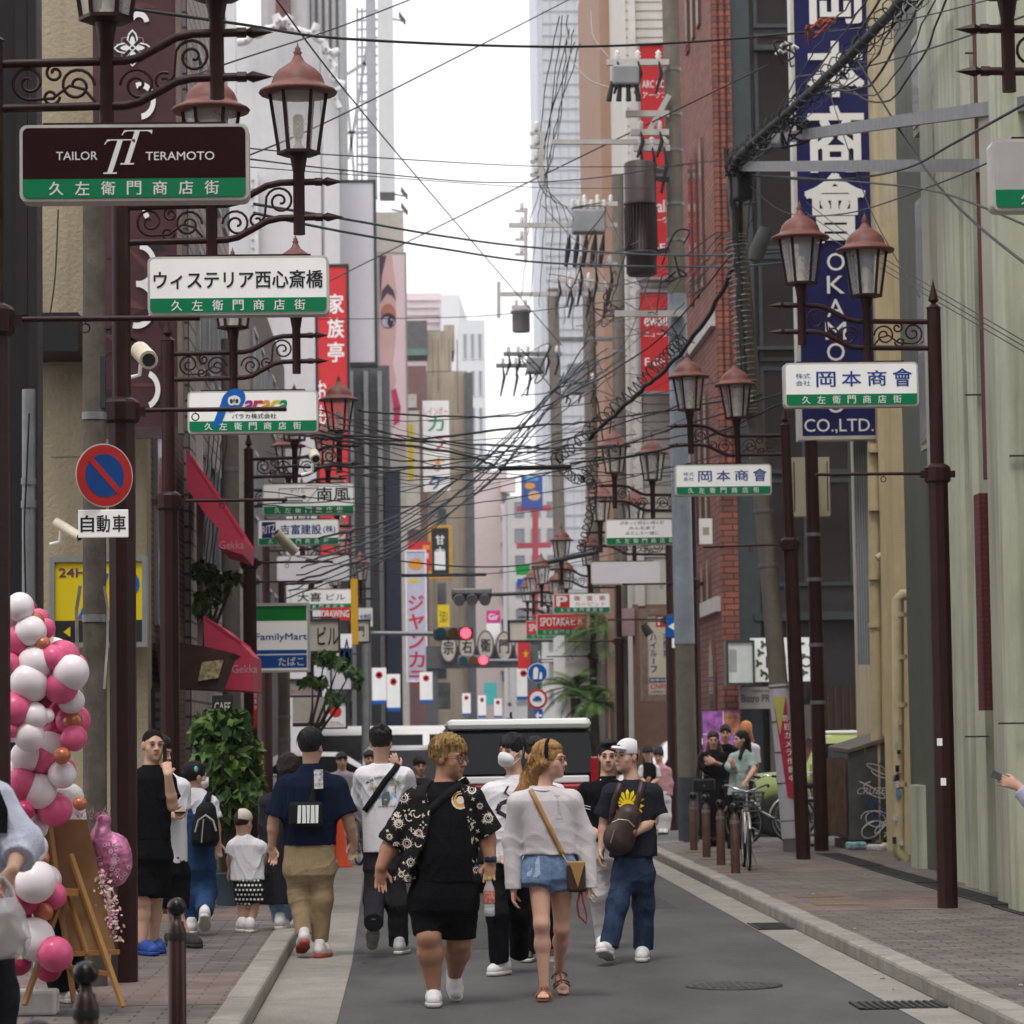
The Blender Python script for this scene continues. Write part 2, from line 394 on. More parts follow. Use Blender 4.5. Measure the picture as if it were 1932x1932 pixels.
# --------- buildings
WGL=M('window_glass',(.035,.042,.05),rough=.08,spec=.8,var=.3,vs=.6)
WGB=M('window_glass_pale',(.22,.25,.28),rough=.12,spec=.7,var=.25,vs=.5)
ALU=M('aluminium',(.32,.33,.34),rough=.4,metal=.6,var=.1)
def bld(name,label,x0,ytop,x1,Y,depth,mat,ybot=None,cat='building'):
 a,b=P(x0,1000,Y),P(x1,1000,Y);z1=P((x0+x1)/2,ytop,Y).z
 z0=0.0 if ybot is None else P((x0+x1)/2,ybot,Y).z
 t=thing(name,label,cat,((a.x+b.x)/2,Y,max(z0,0)))
 part_of(MB().box(a.x,b.x,Y,Y+depth,z0,z1),'wall',mat,t)
 t['_b']=(a.x,b.x,Y,Y+depth,z0,z1)
 return t
def wins(t,face,u0,u1,v0,v1,nu,nv,pane=WGL,frame=ALU,fu=.7,fv=.6,fw=.05,nm='window'):
 """grid of windows; u along the face (x for F, y for L/R), v = z; extents in metres"""
 x0,x1,y0,y1,z0,z1=t['_b'];first=None
 du,dv=(u1-u0)/nu,(v1-v0)/nv;w,h=du*fu/2,dv*fv/2
 for i in range(nu):
  for j in range(nv):
   u,v=u0+(i+.5)*du,v0+(j+.5)*dv
   if face=='F':tr=lambda a,d,c:(a,y0-d,c);base=(u,v)
   elif face=='L':tr=lambda a,d,c:(x0-d,a,c);base=(u,v)
   else:tr=lambda a,d,c:(x1+d,a,c);base=(u,v)
   o=Vector(tr(u,0,v))
   if first is None:
    L=Vector(t['_loc'])
    def slab(mb,a0,a1,d0,d1,c0,c1):
     p,q=Vector(tr(a0,d0,c0)),Vector(tr(a1,d1,c1))
     mb.box(min(p.x,q.x),max(p.x,q.x),min(p.y,q.y),max(p.y,q.y),min(p.z,q.z),max(p.z,q.z))
    mb=MB()
    for q in ((u-w,u-w+fw,v-h,v+h),(u+w-fw,u+w,v-h,v+h),(u-w+fw,u+w-fw,v-h,v-h+fw),(u-w+fw,u+w-fw,v+h-fw,v+h)):
     slab(mb,q[0],q[1],.001,.05,q[2],q[3])
    f=mb.build(nm,frame,t);mb=MB();slab(mb,u-w+fw,u+w-fw,.001,.018,v-h+fw,v+h-fw)
    pn=mb.build('pane',pane,t);pn.parent=f;first=(f,pn,o)
   else:
    f=first[0].copy();C.objects.link(f);f.parent=t;f.location=o-first[2]
    pn=first[1].copy();C.objects.link(pn);pn.parent=f;pn.location=(0,0,0)
def slabs(t,nm,mat,rects,out_=.06,back=0.0):
 """boxes proud of the front face, pixel rectangles at the wall depth -> one part each"""
 Y=t['_b'][2]
 for r in rects:
  c,w,h=Q(*r,Y);part_of(MB().box(c.x-w/2,c.x+w/2,Y-out_,Y+back-.001,c.z-h/2,c.z+h/2),nm,mat,t)
  # ---- unseen plain blocks added along the street beside and behind the camera: they shade the street as its real neighbours do
PLB=M('neighbour_render',(.22,.2,.18),rough=.9,var=.15)  # render of the added unseen shade blocks only
for nm,lab,x0,x1,x2 in (('neighbour_building','plain unseen block added for shade beside the camera, on the balloon side',-20,-3.3,'R'),('neighbour_building','plain unseen block added for shade beside the camera, on the green panel side',6.4,22,'L')):
 t=thing(nm,lab,'building',((x0+x1)/2,-20,.1));t['_b']=(x0,x1,-70,9,.1,16);part_of(MB().box(x0,x1,-70,9,.1,16),'wall',PLB,t);wins(t,x2,-60,8,3,16,8,4,WGL,ALU,.5,.6,.08)
t=thing('neighbour_building','plain unseen block added far behind the camera to cut low sky glare','building',(0,-88,0));part_of(MB().box(-26,26,-88,-80,0,15),'wall',PLB,t)  # end block added to keep low sky out of reflections
# ---- left block
DARK=M('dark_cladding',(.012,.01,.011),rough=.5,var=.3,vs=2,streak=.2)
BEIGE=M('beige_render',(.37,.31,.215),rough=.9,var=.1,vs=1.2,bump=.6,bs=22,streak=.28)
t=bld('dark_clad_building','dark brown clad building at the left edge behind the balloons',-260,-150,72,24.2,.35,DARK)
slabs(t,'panel',M('dark_panel',(.018,.014,.015),rough=.45,var=.2),[(30,-140,52,600),(54,-140,70,1200)],.03)
t=bld('rendered_building','beige rendered building with cracked wall beside the parking sign',-60,-150,277,31.6,.5,BEIGE)
slabs(t,'canopy',M('black_canopy',(.012,.012,.014),rough=.5),[(60,612,165,684)],.9)
slabs(t,'ledge',BEIGE,[(92,683,165,690),(72,1186,277,1190)],.05)
slabs(t,'crack',M('wall_crack',(.2,.17,.12),rough=.95),[(96,861,190,863),(96,1067,190,1070)],.004)
BTILE=brickmat('brown_tile',(.23,.085,.06),(.13,.06,.05),(.03,.025,.024),.24,.075,.012,var=.3)
def street_bld(name,label,Xf,side,y0,y1,ztop,mat,thick=9.):
 """building along the pavement; its street face at Xf, from depth y0 to y1"""
 x0,x1=(Xf-thick,Xf)if side<0 else (Xf,Xf+thick)
 t=thing(name,label,'building',((x0+x1)/2,y0,.1));t['_b']=(x0,x1,y0,y1,.1,ztop)
 part_of(MB().box(x0,x1,y0,y1,.1,ztop),'wall',mat,t)
 return t
t=street_bld('brick_tiled_building','brown brick tiled building with tall sash window behind the mural',-2.68,-1,32.2,37.4,14,BTILE)
wins(t,'R',32.6,35.6,2.8,5.4,1,1,WGB,ALU,.8,.9,.07)
wins(t,'R',32.6,37.2,7,12,2,2,WGL,ALU,.7,.7,.07)
PTILE=brickmat('pink_tile',(.42,.36,.35),(.38,.33,.32),(.10,.09,.09),.5,.19,.018,off=0,var=.15)
t=street_bld('pale_tiled_building','pale pink tiled building behind the upper red awning',-2.62,-1,37.6,46.2,11.5,PTILE)
wins(t,'R',38.4,46,3.4,11,4,3,WGL,ALU,.55,.55,.06)
slabs(t,'corner_column',M('white_column',(.55,.52,.5),var=.1),[(372,700,384,1250)],.12)
t=street_bld('grey_brown_building','grey brown building beyond the side street behind the hanging signs',-2.9,-1,57.5,74,10.5,M('grey_brown_wall',(.17,.15,.14),rough=.8,var=.2,streak=.3))
wins(t,'F',-11,-3.0,2.6,10,6,3,WGB,ALU,.6,.6,.06);wins(t,'R',58,73.5,3,10,6,3,WGL,ALU,.6,.55,.06)
# ---- mural board projecting from the brick building
MUR=M('mural_maroon',(.062,.022,.026),rough=.5,var=.35,vs=1.6)
c,w,h=Q(176,-60,338,822,31.0)
t=thing('mural_board','tall maroon mural board with white emblem and letter shapes','signboard',c)
part_of(MB().box(c.x-w/2,c.x+w/2,31,31.18,c.z-h/2,c.z+h/2),'board',MUR,t)
part_of(MB().box(c.x+w/2-.02,c.x+w/2+.03,30.94,31.17,c.z-h/2-.01,c.z+h/2),'frame',M('mural_frame',(.16,.12,.1),var=.2),t)
part_of(MB().box(c.x-w/2,c.x+w/2-.021,30.95,30.999,c.z-h/2-.06,c.z-h/2+.06),'sill',M('mural_sill',(.06,.04,.045),var=.2),t)
mb=MB();rr=random.Random(3)
for i in range(46):
 px,py=rr.uniform(185,330),rr.uniform(-20,800);o=P(px,py,30.99);a=rr.uniform(-.9,.9);L=rr.uniform(.12,.4);q=rr.uniform(.02,.06)
 d=Vector((math.cos(a),0,math.sin(a)));e=Vector((-d.z,0,d.x));mb.mat(rr.choice([0,0,1]))
 pts=[o-d*L,o-d*L*.2-e*q,o+d*L,o+d*L*.1+e*q*.6]
 if all(c.x-w/2<p.x<c.x+w/2-.03 for p in pts):mb.add([(p.x,30.997-.001*(i%3),p.z)for p in pts],[(0,1,2,3)])
part_of(mb,'mural_slashes',[M('mural_dark',(.022,.012,.018),var=.2),M('mural_rust',(.11,.04,.04),var=.2)],t)
def flower(o,s,y):
 mb=MB()
 def petal(a,L,wd,m,dy):
  d=Vector((math.cos(a),0,math.sin(a)));e=Vector((-d.z,0,d.x));mb.mat(m)
  pts=[o+d*s*.08,o+d*s*L*.45-e*s*wd,o+d*s*L*.78-e*s*wd*.7,o+d*s*L,o+d*s*L*.78+e*s*wd*.7,o+d*s*L*.45+e*s*wd]
  mb.add([(p.x,y-dy,p.z)for p in pts],[(0,1,2,3,4,5)])
 for k in range(4):petal(k*math.pi/2+math.pi/4,.8,.34,2,0)
 for k in range(4):petal(k*math.pi/2+math.pi/4,.74,.3,1,.002)
 for k in range(4):petal(k*math.pi/2,1,.30,0,.004);petal(k*math.pi/2,.9,.22,1,.006);petal(k*math.pi/2,.66,.15,0,.008)
 mb.mat(0);mb.prism([(math.cos(a)*s*.16,math.sin(a)*s*.16)for a in np.linspace(0,6.1,14)],-.002,0,(o.x,y-.01,o.z))
 mb.mat(1);mb.prism([(math.cos(a)*s*.09,math.sin(a)*s*.09)for a in np.linspace(0,6.1,12)],-.002,0,(o.x,y-.013,o.z))
 return mb
part_of(flower(P(250,91,30.99),.19,30.985),'emblem',[WHITE,M('emblem_black',(.02,.015,.02)),M('emblem_tan',(.4,.2,.14))],t)
mb=MB()
def ring(px,py,r,y,wd=.055,a0=0,a1=6.283,sx=.8):
 o=P(px,py,y);pts=[o+Vector((r*sx*math.cos(a),0,r*math.sin(a)))for a in np.linspace(a0,a1,26)]
 for i in range(25):
  a,b=pts[i],pts[i+1];n_=lambda p:(p-o)*(1-wd/r)+o
  mb.add([a,b,n_(b),n_(a)],[(0,1,2,3)])
for (px,py,r,a0,a1)in ((262,45,.13,.2,2.6),(265,190,.19,-1.5,1.9),(270,260,.15,2.4,6),(262,500,.22,-1.7,1.5),(258,575,.24,-1.8,1.6),(272,735,.2,-1.2,1.2),(290,395,.14,.5,4)):
 ring(px,py,r,30.978,.06,a0,a1)
part_of(mb,'letter_shapes',WHITE,t)
# ---- right block: pale green building of stepped vertical fins
GRN=M('green_panel',(.50,.515,.385),rough=.55,var=.14,vs=1.3,streak=.6,bump=.06,bs=8,speck=.22)
GRN2=M('green_panel_grey',(.42,.42,.33),rough=.6,var=.1,vs=1.5,streak=.4)
MOS=brickmat('red_mosaic',(.16,.018,.02),(.10,.012,.014),(.05,.01,.01),.05,.05,.006,off=0,var=.3)
a=P(1716,1000,37.6)
t=thing('green_panel_building','pale green panelled building with projecting fins and red mosaic strips','building',(9,30,.1))
part_of(MB().box(6.02,16,22,37.7,.1,19),'wall',M('green_recess',(.11,.12,.095),rough=.6,var=.12,streak=.3),t)  # wall colour darkened: shade between the fins is put into it
for (x0,x1,Y,m)in ((1716,1741,37.5,GRN),(1745,1766,36.4,GRN),(1797,1806,33.4,GRN2),(1806,1821,33.0,GRN),(1823,1846,32.0,GRN),(1850,1866,31.1,GRN),(1886,1904,28.9,GRN2),(1907,1990,27.6,GRN),(1768,1796,34.6,GRN2)):
 p,q=P(x0,1000,Y),P(x1,1000,Y);d=.55 if x0>1720 else .19
 if x0 in (1745,1768):
  z0=P(x0,1250 if x0==1745 else 1290,Y).z
 else:z0=.1
 part_of(MB().box(p.x,max(q.x,6.03),Y,Y+d,z0,19),'fin',m,t)
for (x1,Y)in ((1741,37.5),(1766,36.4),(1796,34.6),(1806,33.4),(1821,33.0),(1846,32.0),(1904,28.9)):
 p,q=P(x1,1000,Y),P(x1+3.5,1000,Y);part_of(MB().box(p.x,q.x,Y-.004,Y+.05,.1 if x1 not in (1766,1796)else 4.4,19),'joint',M('seam_dark',(.05,.05,.045)),t)  # dark strips: shade of the gaps between fins put into colour
for (x0,x1,Y,y0,y1)in ((1866,1886,30.0,-80,900),(1866,1884,30.01,930,1700)):
 p,q=P(x0,y1,Y),P(x1,y0,Y);part_of(MB().box(p.x,6.0,Y,Y+.3,max(p.z,1.9),q.z),'mosaic_strip',MOS,t)
p,q=P(1718,1600,37.2),P(1764,1480,37.2);part_of(MB().box(p.x,6.03,36.6,37.2,.1,q.z),'plinth',GRN,t)
for (Y,ya,yb)in ((35.3,70,230),(35.3,380,640),(35.3,660,830),(34.0,60,300),(34.0,560,800)):
 za,zb=P(1780,ya,Y).z,P(1780,yb,Y).z
 f=part_of(MB().box(5.93,6.018,Y-.55,Y+.55,zb-.08,za+.08),'window',GRN2,t)
 g=MB().box(5.915,5.929,Y-.48,Y+.48,zb,za).build('pane',WGB,t);g.parent=f
for (yy,x0,x1,Y)in ((100,1823,1866,31.05),(560,1886,1906,28.85),(640,1800,1822,32.95),(745,1823,1866,31.05),(1110,1716,1742,37.45),(1390,1823,1866,31.05),(1365,1886,1940,27.5),(320,1886,1940,27.5),(860,1907,1990,27.55)):
 p,q=P(x0,yy,Y),P(x1,yy,Y);part_of(MB().box(p.x-.01,q.x,Y-.006,Y+.02,p.z-.008,p.z+.008),'seam',M('seam_dark',(.06,.06,.05)),t)
 # cream building with fire stair
CRM=M('cream_metal',(.60,.50,.31),rough=.55,var=.1,vs=2,streak=.2)
t=thing('cream_building','cream metal sided building with outside stair and drain pipes','building',(9,41,.1))
p,q=P(1640,1000,43.5),P(1714,1000,43.5)
part_of(MB().box(p.x+.12,12,43.0,46,.1,19),'wall',CRM,t)
part_of(MB().box(6.62,12,37.72,42.9,.1,19),'side_wall',M('cream_siding',(.52,.44,.28),rough=.6,var=.1,streak=.3),t)
for k in range(9):part_of(MB().box(6.5-.012*k,6.615,38.2+k*.5,38.24+k*.5,.1,8.5),'siding_rib',CRM,t)
STD=M('stair_dark',(.07,.05,.035),var=.3)
for (ya,yb)in ((90,190),(520,600),(640,830),(860,1010)):
 za,zb=P(1695,ya,42.8).z,P(1695,yb,42.8).z
 f=part_of(MB().box(6.66,7.1,42.7,42.99,zb,za),'stair_opening',STD,t)
 k=int((za-zb)/.2)
 for i in range(k):MB().box(6.665,7.08,42.62,42.699,zb+i*.2,zb+i*.2+.03).build('step',CRM,t).parent=f
for (x0,y0,x1,y1)in ((1690,205,1706,300),(1660,1000,1690,1005),(1694,300,1700,700)):
 c,w,h=Q(x0,y0,x1,y1,42.6);part_of(MB().box(c.x-w/2,c.x+w/2,42.5,42.61,c.z-h/2,c.z+h/2),'stair_panel',CRM,t)
RIB=M('ribbed_steel_pale',(.36,.38,.42),rough=.5,var=.12)
c,w,h=Q(1614,820,1642,1255,44.0)
t=thing('metal_screen','pale blue grey ribbed metal screen beside the cream pipes','screen',(c.x,44,c.z-h/2))
part_of(MB().box(c.x-w/2,c.x+w/2,44,44.1,c.z-h/2,c.z+h/2),'sheet',RIB,t)
mb=MB()
for i in range(6):mb.box(c.x-w/2+i*w/6+.01,c.x-w/2+i*w/6+.02,43.985,44,c.z-h/2,c.z+h/2)
part_of(mb,'ribs',STEEL,t)
# dark glazed building on the far side of the side street
DGL=M('dark_glass',(.02,.018,.02),rough=.07,spec=.3,var=.5,vs=.5)
DFR=M('dark_frame',(.045,.05,.055),rough=.45,metal=.3,var=.15)
t=bld('dark_glass_building','dark reflective glass building behind the tall blue vertical sign',1388,-150,1780,58.6,12,M('dark_wall',(.022,.02,.021),rough=.5,var=.3))
x0,x1,y0,y1,z0,z1=t['_b']
wins(t,'F',x0+.5,x0+3.1,4.4,z1,3,6,DGL,DFR,.96,.95,.07)
part_of(MB().box(x0-.02,x0+.42,y0-.16,y0-.001,.1,z1),'corner_post',M('corner_post_grey',(.04,.048,.052),rough=.4,var=.15),t)
slabs(t,'floor_band',DFR,[(1420,88,1520,98),(1408,655,1520,662),(1420,1155,1660,1170)],.2)
slabs(t,'louvre_wall',M('brown_louvre',(.035,.018,.014),rough=.6,var=.25),[(1530,1295,1660,1420)],.1)
slabs(t,'shop_front',M('shop_grey',(.14,.125,.10),rough=.7,var=.15),[(1452,1330,1530,1500)],.12)
for i in range(9):
 x=1532+i*14;slabs(t,'louvre',M('louvre_edge',(.06,.03,.024)),[(x,1296,x+3,1419)],.13)
 # red brick building
BRK=brickmat('red_brick',(.25,.07,.04),(.15,.045,.032),(.03,.023,.02),.36,.115,.014,var=.22)
t=thing('red_brick_building','red brick building with narrow arched windows on its street side','building',(8,59,.1))
cx=P(1362,1200,58.5).x
t['_b']=(cx,cx+8,58.4,67,.1,26);part_of(MB().box(cx,P(1392,1000,58.4).x,58.4,67,.1,26),'wall',BRK,t)
mb=MB()
for k in range(3):mb.box(cx+.02+k*.13,cx+.1+k*.13,58.33,58.399,6.2,25)
part_of(mb,'brick_piers',BRK,t)
def arch_win(yc,z0,z1,w):
 f=MB();pts=[(-w,0),(w,0),(w,z1-z0)]+[(w*math.cos(a),z1-z0+w*1.6*math.sin(a))for a in np.linspace(.3,2.84,7)]+[(-w,z1-z0)]
 n=len(pts);f.add([(cx-d,yc+a,z0+b)for d in (0.001,.05)for a,b in pts],[list(range(n,2*n))]+[(i,(i+1)%n,(i+1)%n+n,i+n)for i in range(n)])
 fr=part_of(f,'window',M('arch_reveal',(.10,.04,.03),var=.2),t)
 g=MB();q=[(a*.72,b*.97+.03)for a,b in pts];g.add([(cx-.056,yc+a,z0+b)for a,b in q],[list(range(n))]);g.build('pane',WGL,t).parent=fr
for yc in (60.6,61.8,63.0):
 arch_win(yc,10.4,13.0,.26);arch_win(yc,5.6,8.0,.26);arch_win(yc,15.6,18.2,.26)
 arch_win(yc+.05,4.2,4.7,.24)
arch_win(60.2,.15,2.6,.62)
mb=MB()
for z in (4.0,9.4):mb.box(cx-.1,cx-.001,58.6,66.8,z,z+.28)
part_of(mb,'stone_band',M('stone_band',(.45,.42,.40),var=.2),t)
# white ribbed building, brown tiled strip, cream clapboard
WRB=M('white_rib_panel',(.55,.52,.47),rough=.6,var=.08,streak=.15)
t=bld('white_ribbed_building','cream white ribbed building behind the red vertical signs',1196,-150,1300,68.6,10,WRB)
mb=MB();x0,x1,y0,y1,z0,z1=t['_b']
for k in range(88):mb.box(x0,x1,y0-.03,y0-.001,5.6+k*.2,5.6+k*.2+.15)
part_of(mb,'clapboards',WRB,t)
slabs(t,'side_strip',M('white_diag',(.6,.58,.55),var=.1),[(1193,-100,1206,1150)],.12)
slabs(t,'brown_base',M('brown_base',(.22,.13,.095),rough=.7,var=.1),[(1196,1140,1300,1560)],.09)
slabs(t,'pink_panel',M('pink_panel',(.42,.28,.3),var=.1),[(1163,1148,1196,1200)],.2)
t=bld('brown_tiled_tower','narrow orange brown tiled tower beside the grey skyscraper',1146,-150,1197,74,9,M('orange_tile',(.34,.21,.15),rough=.7,var=.08,vs=2))
t=bld('small_white_house','small white walled house behind the palm trees',1062,1190,1160,76,6,M('house_white',(.6,.58,.54),var=.1,streak=.2),cat='house')
slabs(t,'window',WGL,[(1112,1330,1124,1400),(1142,1260,1156,1330)],.05)
# --------- lamp posts with twin lanterns, one built and copied
def copy_tree(o,parent=None):
 c=o.copy();C.objects.link(c);c.parent=parent
 for ch in o.children:copy_tree(ch,c)
 return c
def spiral(mb,c,r,turns,a0,dirn,wd=.017,tail=None):
 pts=[]
 n=int(14*turns)+4
 for i in range(n):
  k=i/(n-1);a=a0+dirn*k*turns*2*math.pi;q=r*(1-k)**.8+.012
  pts.append(Vector((c[0]+q*math.cos(a),0,c[1]+q*math.sin(a))))
 if tail:pts=[Vector((p[0],0,p[1]))for p in tail]+pts
 for i in range(len(pts)-1):
  mb.bar(pts[i],pts[i+1]+(pts[i+1]-pts[i])*.15,.012,wd,up=(0,1,0))if False else None
 mb.tube(pts,wd*.55,5)
ZU=5.15
def make_post():
 t=thing('lamp_post','x','lamp post',(0,0,0))
 mb=MB();mb.lathe([(.095,-.6),(.095,3.72)],n=8,smooth=False,rot=math.pi/8);part_of(mb,'post',BROWN,t)
 mb=MB();mb.lathe([(.064,3.72),(.064,ZU+.12)],n=16);part_of(mb,'upper_post',BROWN,t)
 mb=MB();mb.lathe([(.1,3.66),(.12,3.68),(.122,3.80),(.105,3.82),(.066,3.84)],n=10,smooth=False)
 mb.box(-.16,-.1,-.03,.03,3.71,3.77);mb.box(.1,.16,-.03,.03,3.71,3.77);part_of(mb,'collar',BROWN,t)
 mb=MB();mb.lathe([(.066,ZU+.12),(.072,ZU+.13),(.02,ZU+.17),(.05,ZU+.2),(.03,ZU+.27),(.0,ZU+.40)],n=8,smooth=False);part_of(mb,'finial',BROWN,t)
 mb=MB();mb.tube([(.1,0,3.75),(1.12,0,3.75)],.016,6)
 mb.tube([(.5,0,3.735)]+[(.5+.025*math.sin(a),0,3.70-.025*math.cos(a))for a in np.linspace(math.pi,3*math.pi,9)],.005,4);part_of(mb,'banner_rod',BROWN,t)
 for dz in (0,-.245):
  mb=MB();z=ZU+dz
  mb.tube([(.06,0,z),(.72,0,z+.012),(.80,0,z+.03),(.90,0,z+.085),(1.0,0,z+.14),(1.09,0,z+.16),(1.33,0,z+.165)],.024,10)
  mb.lathe([(.033,-.03),(.033,.03)],n=8)if False else None
  part_of(mb,'arm',BROWN,t)
  mb=MB();x,zz=1.33,z+.165
  prof=[(.03,0),(.03,.05),(.018,.055),(.034,.085),(.0,.2)]
  vs,fs=[],[]
  for r,d in prof:
   for j in range(6):a=j*math.pi/3;vs.append((x+d,r*math.cos(a),zz+r*math.sin(a)))
  for i in range(4):
   for j in range(6):fs.append((i*6+j,i*6+(j+1)%6,(i+1)*6+(j+1)%6,(i+1)*6+j))
  mb.add(vs,fs);part_of(mb,'spear_tip',BROWN,t)
 mb=MB()
 zc=ZU-.122
 spiral(mb,(.20,zc+.02),.085,1.6,math.pi*1.5,-1,tail=[(.56,zc-.09),(.5,zc-.02),(.42,zc-.0),(.33,zc-.07)])
 spiral(mb,(.46,zc+.0),.085,1.6,0,1,tail=[(.13,zc-.1),(.2,zc-.1)]if False else None)
 spiral(mb,(.32,zc-.06),.035,1.2,0,-1);spiral(mb,(.34,zc+.07),.035,1.2,2,1)
 spiral(mb,(.79,zc+.0),.085,1.7,math.pi,-1,tail=[(.66,zc+.05),(.69,zc+.09)]if False else None)
 spiral(mb,(1.09,zc+.155),.085,1.7,math.pi*.9,-1,tail=[(.95,zc+.0),(.985,zc+.05),(.99,zc+.1)])
 spiral(mb,(.93,zc+.02),.04,1.2,1.0,1)
 part_of(mb,'scrollwork',BROWN,t)
 for x,zb,zl,low in ((.62,ZU-.40,ZU+.115,0),(1.22,ZU-.2,ZU+.235,1)):
  mb=MB();mb.lathe([(.04,zb),(.04,zl),(.045,zl+.01),(.045,zl+.02),(.062,zl+.12)],(x,0,0),12);part_of(mb,'lantern_pole',BROWN,t)
  L=part_of(MB(),'lantern',BROWN,t)
  bpy.data.objects.remove(L)
  mb=MB();z0=zl+.12;h=.43;rb,rt=.135,.195
  mb.lathe([(.07,z0-.01),(rb+.015,z0),(rb+.015,z0+.02),(.1,z0+.022)],(x,0,0),6,False)
  for j in range(6):
   a=j*math.pi/3;p=Vector((x+rb*math.cos(a),rb*math.sin(a),z0+.02));q=Vector((x+rt*math.cos(a),rt*math.sin(a),z0+h));mb.bar(p,q,.024)
  L=part_of(mb,'lantern',BROWN,t)
  mb=MB();z1=z0+h-.01
  mb.lathe([(.19,z1),(.265,z1+.0),(.272,z1+.014),(.262,z1+.026),(.2,z1+.055),(.185,z1+.07),(.182,z1+.085),(.165,z1+.13),(.13,z1+.17),(.085,z1+.2),(.05,z1+.225),(.028,z1+.265),(.024,z1+.275),(.032,z1+.29),(.018,z1+.305),(.022,z1+.318),(.01,z1+.33),(0,z1+.37)],(x,0,0),20)
  part_of(mb,'lantern_roof',ROOF,t).parent=L
  mb=MB()
  k=6;vs=[]
  for r,z in ((rb-.006,z0+.022),(rt-.008,z0+h-.012)):
   for j in range(6):a=j*math.pi/3;vs.append((x+r*math.cos(a),r*math.sin(a),z))
  mb.add(vs,[(j,(j+1)%6,6+(j+1)%6,6+j)for j in range(6)]);part_of(mb,'lantern_glass',GLASS,t).parent=L
  mb=MB();mb.lathe([(.035,z0+.022),(.035,z0+.06),(.022,z0+.07),(.022,z0+.11),(.03,z0+.12),(.036,z0+.15),(.036,z0+.25),(.028,z0+.275),(0,z0+.28)],(x,0,0),10);part_of(mb,'bulb',BULB,t).parent=L
 return t
SIGNX=1.235
def DW(w):return F*SIGNX/w
proto_post=make_post()
posts=[(1,432,-13,121,'brown lamp post cut by the left edge, carrying the maroon tailor sign'),(1,342,231,391,'tall brown lamp post behind the wooden easel, carrying the long katakana sign'),(1,246,320,668,'brown lamp post with the rainbow lettered parking company sign'),(1,173,472,866,'brown lamp post carrying the grill sign with fork and spoon'),(1,153,470,925,'brown lamp post behind another, carrying the construction company sign'),(1,136,503,1012,'brown lamp post with blank white sign beside the convenience store board'),(1,116,532,1079,'brown lamp post behind the convenience store board carrying a brush lettered sign'),(1,97,585,1125,'farthest brown lamp post on the pavement with the awnings'),(-1,415,2335,105,'brown lamp post outside the frame whose lantern arm reaches in at top right'),(-1,256,1776,607,'tall brown lamp post in front of the pale green building'),(-1,183,1490,821,'brown lamp post leaning behind the spiral wrapped concrete pole'),(-1,148,1310,934,'brown lamp post just right of the thick grey utility pole, with the handwritten verse sign'),(-1,131,1265,1020,'brown lamp post with blank white sign beside the tall parking board'),(-1,108,1168,1087,'brown lamp post carrying the red and white parking sign'),(-1,96,1118,1129,'brown lamp post carrying the nearer red building sign'),(-1,87,1093,1145,'brown lamp post carrying the farther red building sign'),(-1,80,1075,1158,'farthest brown lamp post near the traffic lights'),]
for i,(s,w,px,yb,lab)in enumerate(posts):
 D=DW(w);z=P(px,yb,D).z;x=P(px,1200 if i!=1 else 1000,D).x
 o=proto_post if i==0 else copy_tree(proto_post)
 o.location=(x,D,z-ZU);o['label']=lab;o['group']='twin lantern lamp posts along the shopping street'
 o.rotation_euler=(0,0,0 if s>0 else math.pi)
 if 'leaning' in lab:o.rotation_euler=(0,.022,math.pi);o.location.x+=.11
 # --------- the street's name signs, unlit boards whose white faces glow faintly
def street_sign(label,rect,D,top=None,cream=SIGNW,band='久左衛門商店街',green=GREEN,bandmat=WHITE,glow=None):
 c,w,h=Q(*rect,D);w=SIGNX if abs(w-SIGNX)<.12 else w
 t=thing('street_sign',label,'sign',c,'hanging shop street signs under the lamp posts')
 Y=D-.09
 mb=MB();r=.04
 def rr(w,h,r):return [(sx*(w/2-r)+r*math.cos(a),sz*(h/2-r)+r*math.sin(a))for sx,sz,a0 in ((1,1,0),(-1,1,1),(-1,-1,2),(1,-1,3))for a in np.linspace(a0*math.pi/2,(a0+1)*math.pi/2,5)]
 mb.prism(rr(w,h,r),Y+.006,Y+.16,(c.x,0,c.z));part_of(mb,'casing',SIGNF,t)
 mb=MB();mb.box(c.x-w*.4,c.x+w*.4,Y+.03,Y+.13,c.z+h/2+.001,c.z+h/2+.016);part_of(mb,'top_plate',BROWN,t)
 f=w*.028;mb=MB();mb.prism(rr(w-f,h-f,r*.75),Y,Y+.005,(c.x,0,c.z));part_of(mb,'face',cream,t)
 gh=h*.245
 if band:
  mb=MB();zb=c.z-h/2+f/2+gh/2
  q=rr(w-f,(h-f),r*.75);zc=c.z
  pts=[(x,z)for x,z in q if z<-h/2+f/2+gh]
  pts=[(w/2-f/2,-h/2+f/2+gh),(-w/2+f/2,-h/2+f/2+gh)]+sorted([p for p in pts if p[0]<0],key=lambda p:-p[1])+sorted([p for p in pts if p[0]>0],key=lambda p:p[1])
  mb.prism(pts,Y-.003,Y-.0005,(c.x,0,c.z));part_of(mb,'green_band',green,t)
  mb=MB()
  for k,ch in enumerate(band):mb.text(ch,(c.x-w*.37+w*.113*k+w*.03,Y-.0045,zb),h=gh*.72,w=gh*.74,bold=.018)
  part_of(mb,'band_lettering',bandmat,t)
 t['_f']=(c.x,Y-.003,c.z,w,h)
 return t
def put(t,nm,mat,fn):
 x,y,z,w,h=t['_f'];mb=MB();fn(mb,lambda u,v,d=0.0:Vector((x+u*w,y-d,z+v*h)),w,h);part_of(mb,nm,mat,t)
INKB=M('ink_blue',(.01,.05,.25));INKR=M('ink_red',(.5,.02,.03))
MAR=M('sign_maroon',(.022,.004,.005),spec=.1,rough=.5,var=.1)
